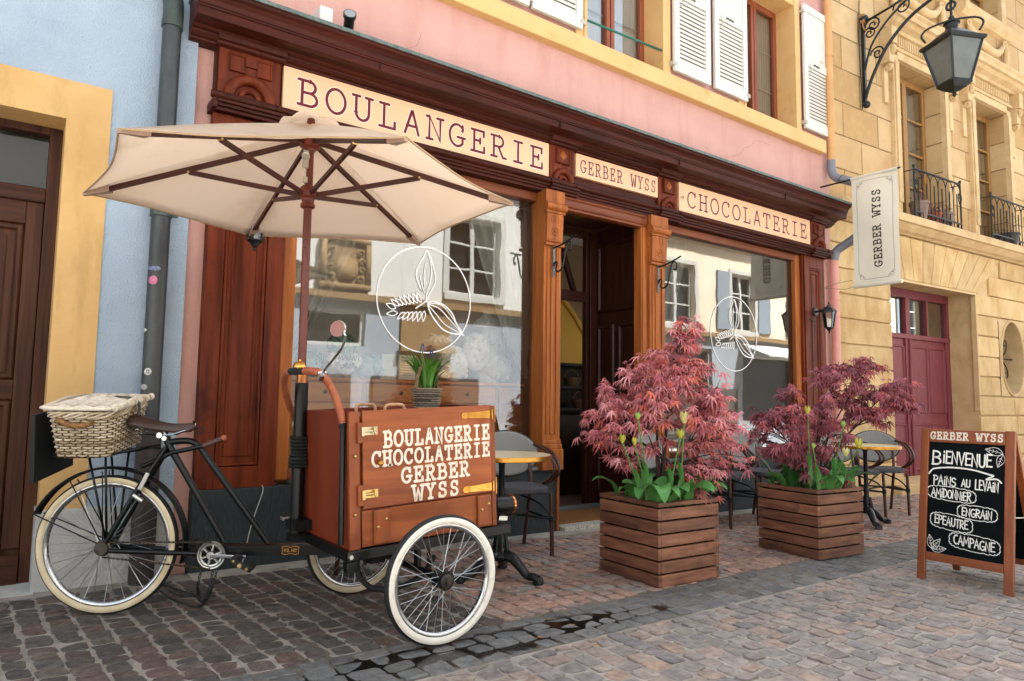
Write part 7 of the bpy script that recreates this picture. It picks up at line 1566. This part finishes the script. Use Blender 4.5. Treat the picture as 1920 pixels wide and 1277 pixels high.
maple('japanese_maple', 'bright red Japanese maple in the planter before the shop door', B1,
      [(-.27, 0, .55, .22, .28, .13, 1.1), (.06, 0, .66, .38, .32, .17, 2.5), (-.16, .02, .78, .20, .2, .12, .9), (.20, 0, .80, .22, .2, .14, .8), (.40, 0, .52, .22, .28, .16, 1.25), (.02, .02, .86, .27, .24, .13, 1.1), (.16, .02, .98, .18, .16, .10, .5), (.20, .02, 1.12, .10, .08, .09, .4), (.0, -.05, .30, .38, .25, .12, 1.0), (.42, -.05, .30, .18, .2, .12, .55), (.30, -.1, .10, .10, .1, .06, .12), (-.42, 0, .44, .10, .15, .06, .3)],
      41, 245, mMap1, [(-.30, .0, .50, .012), (.02, .08, .72, .015), (.12, -.02, .95, .013), (.34, .04, .55, .012), (-.10, -.14, .45, .010), (.24, -.15, .40, .009), (.06, .2, .55, .01)], .064, 9)
B2 = (P2[0], P2[1], gz(P2[0])+.44)
maple('japanese_maple', 'dark crimson Japanese maple in the planter nearer the chalkboard, one branch reaching right', B2,
      [(-.26, 0, .46, .25, .28, .20, 1.4), (-.05, 0, .66, .26, .28, .16, 1.3), (.26, 0, .86, .24, .22, .13, .95), (.50, 0, .70, .26, .18, .10, .8), (.72, 0, .68, .16, .14, .08, .35), (-.22, -.05, .25, .22, .2, .12, .6), (.10, -.1, .42, .20, .2, .14, .5), (.08, -.2, .12, .2, .1, .06, .2), (.46, 0, .56, .20, .14, .08, .3), (.42, .0, .98, .20, .12, .07, .4), (.70, 0, .84, .18, .12, .06, .4)],
      77, 240, mMap2, [(-.28, .0, .50, .012), (-.05, .08, .72, .013), (.26, .0, .90, .013), (.62, .0, .66, .013), (-.12, -.16, .42, .009), (.16, -.12, .48, .009), (.30, .1, 1.0, .009), (.50, .0, .95, .009), (.74, .0, .84, .009)], .062, 9)

# ================================================================== TULIPS AND FOLIAGE
mTul = randmat('tulip_leaf', ['#2f5f2a', '#42793a', '#559148', '#3a6d31', '#68a256'], rough=.42, trans=.18, spec=.5, nz=(9, .15)); mStem = M('tulip_stem', '#4f7a34', rough=.5)
mYelT = M('tulip_yellow', '#cfc04a', '#9fa83c', rough=.5, ns=18, scale=(1, 1, .4), trans=.25); mPaleT = M('tulip_cream', '#d8cf8a', '#c9c27a', rough=.5, ns=12, trans=.25); mBud = M('tulip_bud', '#6f9a44', '#8fae52', rough=.5, ns=12)
def foliage(c, seed, n, label, spots):
    rr = random.Random(seed); t = T('tulip_foliage', label, 'plant', (c[0], c[1], gz(c[0])+.44), group='broad tulip leaves filling the planters')
    for k in range(n):
        u, v, dx, dy, ln, wd, bd = spots[k] if k < len(spots) else (rr.uniform(-.2, .2), rr.uniform(-.22, .2), rr.uniform(-1, 1), rr.uniform(-1, .6), rr.uniform(.20, .30), rr.uniform(.07, .105), rr.uniform(.8, 2.5))
        mb = MB(); blade(mb, (c[0]+u, c[1]+v, gz(c[0])+.44), (dx, dy), ln, wd, bd, n=12, roll=rr.uniform(-.7, .7), fold=.35); part('leaf', mb, mTul, t, smooth=True)
foliage(P1, 5, 42, 'clump of broad green tulip leaves in the planter before the shop door',
        [(-.20, -.17, -.6, -.8, .36, .115, 3.1), (-.20, -.08, -.9, -.5, .28, .11, 2.9), (-.10, -.20, -.3, -.9, .28, .10, 2.3), (.02, -.22, .1, -1, .28, .105, 2.4), (.12, -.22, .4, -.9, .27, .09, 2.3), (.2, -.16, .9, -.4, .28, .06, 1.7), (-.16, .0, -1, .1, .24, .075, 1.8), (-.2, -.2, -.3, -1, .30, .08, 2.6), (.14, -.1, .8, -.6, .24, .055, 1.5)])
foliage(P2, 9, 36, 'clump of broad green tulip leaves in the planter nearer the chalkboard',
        [(-.10, -.22, -.6, -.8, .32, .08, 2.6), (.14, -.22, .5, -.9, .32, .07, 2.5), (.20, -.15, .9, -.5, .26, .055, 1.4), (.0, -.22, -.1, -1, .22, .075, 2.2), (.16, -.2, .2, -.9, .24, .06, 1.0), (.22, -.2, 1, -.1, .24, .05, .9)])
def tulip(c, px, py, h, mat, label, closed=.6, leafy=True, depth=-.05):
    """stands in planter c; the head sits at the measured height"""
    d = ray(px, py); cc = Vector((c[0], c[1], 0))+CD*depth; n = CD; p = CAM+d*(((cc-CAM).dot(n))/d.dot(n)); z0 = gz(c[0])+.44
    fx_ = max(c[0]-.22, min(c[0]+.22, p.x)); fy_ = max(c[1]-.22, min(c[1]+.22, p.y)); base = Vector((fx_, fy_, z0))
    t = T('tulip', label, 'flower', base, group='tulips in the planters'); mb = MB(); mb.tube(smooth_path([base, base.lerp(p, .5)+ZZ*.02, p-ZZ*h*.3], 5), .0042, 8); part('stem', mb, mStem, t, smooth=True)
    if leafy:
        for e in (-1, 1): mb = MB(); blade(mb, base.lerp(p, .12 if e > 0 else .3), (e, -.4+.8*(e>0)), .15, .036, .9, roll=.4*e, fold=.4); part('leaf', mb, mTul, t, smooth=True)
    fl = MB()
    for k in range(6):
        a = 2*math.pi*k/6; rad = 1.0 if k % 2 else .9
        def pet(u, v, a=a, rad=rad):
            w_ = math.sin(math.pi*min(1, .12+.88*v)**.8)*.62; th = a+(u-.5)*2*w_; r_ = h*.36*rad*(math.sin(math.pi*(.10+.62*v*(.7+.5*closed)))); return p+Vector((r_*math.cos(th), r_*math.sin(th), -h*.3+h*v*(1.0 if abs(u-.5) < .3 else .97)))
        fl.grid(pet, 7, 9)
    part('flower', fl, mat, t, smooth=True); return t
tulip(P1, 1283, 787, .080, mPaleT, 'open cream tulip in the middle of the front maple', .35, depth=-.24); tulip(P1, 1276, 817, .058, mYelT, 'small yellow tulip just under the open cream tulip', .7, depth=-.36)
tulip(P1, 1167, 826, .056, mYelT, 'yellow tulip low at the left edge of the front planter', .6, depth=-.30); tulip(P1, 1196, 782, .046, mBud, 'closed green tulip bud above the left edge of the front planter', 1.0, depth=-.30); tulip(P1, 1190, 830, .048, mYelT, 'yellow tulip between the low left tulip and the maple stem', .8, depth=-.30)
tulip(P2, 1610, 834, .080, mYelT, 'large yellow tulip at the right edge of the rear planter', .6, depth=-.30); tulip(P2, 1586, 850, .068, mPaleT, 'cream tulip just left of the large yellow tulip', .7, depth=-.32); tulip(P2, 1514, 771, .064, mYelT, 'yellow tulip among the leaves of the dark maple', .5, depth=-.26); tulip(P2, 1581, 797, .050, mBud, 'closed green tulip bud right of the dark maple stems', 1.0, depth=-.32); tulip(P2, 1525, 838, .044, mBud, 'closed green bud low in front of the dark maple', 1.0, depth=-.34)

# ================================================================== CHALKBOARD SIGN
mFrm = woodmat('board_frame_wood', '#653216', '#8a4a24', 'z', rough=.4, fine=16, coat=.25); mFrmX = woodmat('board_frame_rail', '#653216', '#8a4a24', 'y', rough=.4, fine=16, coat=.25)
mChalk = M('chalkboard', '#040a0d', '#070e11', rough=.6, ns=3, spec=.08); mPenW = M('chalk_white', '#e2e2dc', '#8f9290', rough=.9, ns=150, ramp=(.5, .75))
A0 = Vector((4.785, 2.125, gz(4.78))); W2 = .532; VV = Vector((.150, 0, .955)).normalized(); UU = Vector((-.022, -1, 0)).normalized(); NF = UU.cross(VV).normalized()
if NF.x > 0: NF = -NF
t = T('chalkboard_sign', 'wooden A frame chalkboard reading GERBER WYSS BIENVENUE on the cobbles', 'sign', A0 + UU*W2/2)
def Bp(u, v, o=0.0): return A0+UU*u+VV*v+NF*o
HB_ = .962
def bbox(m, u0, u1, v0, v1, d0, d1):
    vs = [Bp(u, v, o) for o in (d0, d1) for v in (v0, v1) for u in (u0, u1)]; m.add(vs, [(0, 1, 3, 2), (4, 6, 7, 5), (0, 4, 5, 1), (2, 3, 7, 6), (0, 2, 6, 4), (1, 5, 7, 3)])
mb = MB(); bbox(mb, 0, .048, 0, HB_, -.026, 0); part('side_post', mb, mFrm, t, bevel=.004)
mb = MB(); bbox(mb, W2-.052, W2, 0, HB_, -.026, 0); part('side_post', mb, mFrm, t, bevel=.004)
mb = MB(); bbox(mb, .0485, W2-.0525, HB_-.088, HB_-.004, -.024, -.002); part('header', mb, mFrmX, t, bevel=.004)
mb = MB(); bbox(mb, .0485, W2-.0525, .125, .175, -.024, -.002); part('cross_rail', mb, mFrmX, t, bevel=.004)
mb = MB(); bbox(mb, .0485, W2-.0525, .1755, HB_-.0885, -.020, -.012); part('blackboard', mb, mChalk, t)
# rear leaf
A1 = A0+UU*.012+Vector((.52, 0, -.006)); V1 = (Bp(.012, HB_-.02, -.05)-A1).normalized(); N1 = UU.cross(V1).normalized()
mb = MB()
def rbox(u0, u1, v0, v1, d0, d1):
    vs = [A1+UU*u+V1*v+N1*o for o in (d0, d1) for v in (v0, v1) for u in (u0, u1)]; mb.add(vs, [(0, 1, 3, 2), (4, 6, 7, 5), (0, 4, 5, 1), (2, 3, 7, 6), (0, 2, 6, 4), (1, 5, 7, 3)])
rbox(0, .045, 0, .98, -.012, .012); rbox(W2-.06, W2-.018, 0, .98, -.012, .012); rbox(.0455, W2-.0605, .88, .975, -.010, .010); rbox(.0455, W2-.0605, .12, .16, -.010, .010); part('support_leaf', mb, mFrm, t, bevel=.004)
mb = MB(); rbox(.0455, W2-.0605, .1605, .8795, -.004, .006); part('blackboard', mb, mChalk, t)
mb = MB(); mb.tube([Bp(.02, .45, -.03), A1+UU*.02+V1*.45], .004, 6); mb.tube([Bp(W2-.02, .45, -.03), A1+UU*(W2-.03)+V1*.45], .004, 6); part('stay', mb, mAlu, t)
fh = lambda u, v, o: Bp(u, v, .0005-.002+.0022+o)
mb = MB(); text(mb, 'GERBER WYSS', .044, W2-.112, .056, HB_-.068, .0082, fh, mono=.86); part('lettering', mb, MATS['white_sign_paint'], t)
fbd = lambda u, v, o: Bp(u*.925, v, -.0112+o); mb = MB(); kk = [0]
def wr(s, h, u0, u1, v, sw, sl=0.0): kk[0] += 1; text(mb, s, h, u1-u0, u0, v, sw, fbd, font=Hd, jitter=.05, slope=sl, off=.0008*(kk[0] % 2))
wr('B', .090, .070, .135, .735, .0110); wr('IENVENUE', .074, .142, .445, .742, .0100, -.02)
mb.ribbon(smooth_path([(.055, .668, 0), (.075, .695, 0), (.10, .706, 0), (.20, .718, 0), (.32, .714, 0), (.42, .694, 0), (.452, .686, 0), (.42, .668, 0), (.415, .660, 0), (.47, .668, 0), (.498, .648, 0)], 5), .0095, fbd, off=.0004)
wr('PAINS', .054, .085, .230, .606, .0074, -.05); wr('AU', .046, .262, .318, .604, .0074, -.05); wr('LEVAIN', .058, .345, .485, .596, .0074, -.04)
def cloud(u0, u1, v0, v1, sl=0):
    n = 22; pts = []; cu, cv = (u0+u1)/2, (v0+v1)/2; a, b = (u1-u0)/2, (v1-v0)/2
    for k in range(n*5):
        q = 2*math.pi*k/(n*5); c, s = math.cos(q), math.sin(q); bump = .06*abs(math.sin(q*n/2)); x = a*math.copysign(abs(c)**.5, c)*(1+bump*.5); y = b*math.copysign(abs(s)**.6, s)*(1+bump*2); pts.append((cu+x, cv+y+sl*x))
    mb.ribbon(pts, .0042, fbd, closed=True, off=.0006)
wr('AMIDONNIER', .052, .075, .325, .530, .0070, -.05); cloud(.052, .350, .512, .590, -.05)
wr('ENGRAIN', .048, .268, .450, .428, .0070, -.02); cloud(.244, .476, .412, .490, -.02)
wr('EPEAUTRE', .050, .100, .310, .362, .0070, -.08); cloud(.076, .334, .332, .420, -.08)
wr('CAMPAGNE', .052, .222, .468, .250, .0074, -.06); cloud(.198, .494, .224, .312, -.06)
def chleaf(u, v, ln, wd, ang):
    o = leaf_outline(u, v, ln, wd, ang, 8); mb.ribbon(o, .0028, fbd, closed=True, off=.0005); a = R(ang); mb.ribbon([(u, v), (u+ln*math.cos(a), v+ln*math.sin(a))], .0022, fbd, off=.0007)
    for f in (.3, .5, .7):
        for e in (-1, 1): p = (u+ln*f*math.cos(a), v+ln*f*math.sin(a)); b = a+e*.8; mb.ribbon([p, (p[0]+wd*.3*math.cos(b), p[1]+wd*.3*math.sin(b))], .002, fbd, off=.0003)
chleaf(.505, .825, .105, .048, 168); chleaf(.505, .82, .085, .045, 250); chleaf(.085, .20, .085, .042, 100); chleaf(.088, .198, .085, .04, 52); chleaf(.09, .192, .09, .036, 12)
part('chalk_writing', mb, mPenW, t)

# fallen leaves and petals
rl_ = random.Random(6); mb = MB()
for px, py, c in ((724, 1208, 0), (1366, 1116, 0), (1075, 1175, 0), (1012, 1198, 0), (1118, 1213, 0), (1640, 985, 0), (1655, 976, 0), (1002, 1091, 0)):
    p = gp(px, py)+Vector((0, 0, .007)); a = rl_.uniform(0, 6); s = rl_.uniform(.008, .018); x = Vector((math.cos(a), math.sin(a), .1)); y = Vector((-math.sin(a), math.cos(a), .15)); mb.add([p-x*s, p+y*s*.5, p+x*s, p-y*s*.5+ZZ*.004], [(0, 1, 2, 3)])
one('fallen_petals', mb, M('dry_leaf', '#8a5a2c', '#a8743c', rough=.7, ns=60), 'few dry leaves and petals scattered on the setts', 'leaves', kind='stuff')

# ------------------------------------------------------------------ pieces that are parts of their own: one mesh each
def split_part(o):
    me = o.data; n = len(me.vertices); par = list(range(n))
    def find(a):
        while par[a] != a: par[a] = par[par[a]]; a = par[a]
        return a
    for p in me.polygons:
        v = p.vertices; r0 = find(v[0])
        for q in v[1:]: par[find(q)] = r0
    isl = {}
    for p in me.polygons: isl.setdefault(find(p.vertices[0]), []).append(p)
    if len(isl) < 2: return
    sm = me.polygons[0].use_smooth; base = o.name.split('.')[0]
    for k, ps in enumerate(isl.values()):
        ids = sorted({v for p in ps for v in p.vertices}); mp = {v: i for i, v in enumerate(ids)}
        m2 = bpy.data.meshes.new(base); m2.from_pydata([me.vertices[i].co[:] for i in ids], [], [tuple(mp[v] for v in p.vertices) for p in ps]); m2.update(); m2.materials.append(me.materials[0])
        if sm: m2.polygons.foreach_set('use_smooth', [True]*len(m2.polygons)); m2.set_sharp_from_angle(angle=R(40))
        if k == 0: o.data = m2
        else: c = o.copy(); c.data = m2; COL.objects.link(c); c.parent = o.parent
SPLIT = {'door_rail', 'door_stile', 'screw', 'latch_block', 'plaque', 'frame_rail', 'window_jamb', 'lid_handle', 'wrapped_grip', 'corner_post', 'window_frame_stile', 'frame_clamp', 'pedal_cap', 'saddle_spring', 'pole_hole', 'stay', 'shutters', 'sill', 'coiled'}
for o in list(COL.objects):
    if o.type == 'MESH' and o.parent and o.name.split('.')[0] in SPLIT and not o.children: split_part(o)
for o in list(COL.objects):
    if o.type == 'MESH' and o.name.split('.')[0] == 'window_frame' and o.parent and o.parent.name.startswith('shopfront'):
        kids = list(o.children); split_part(o)
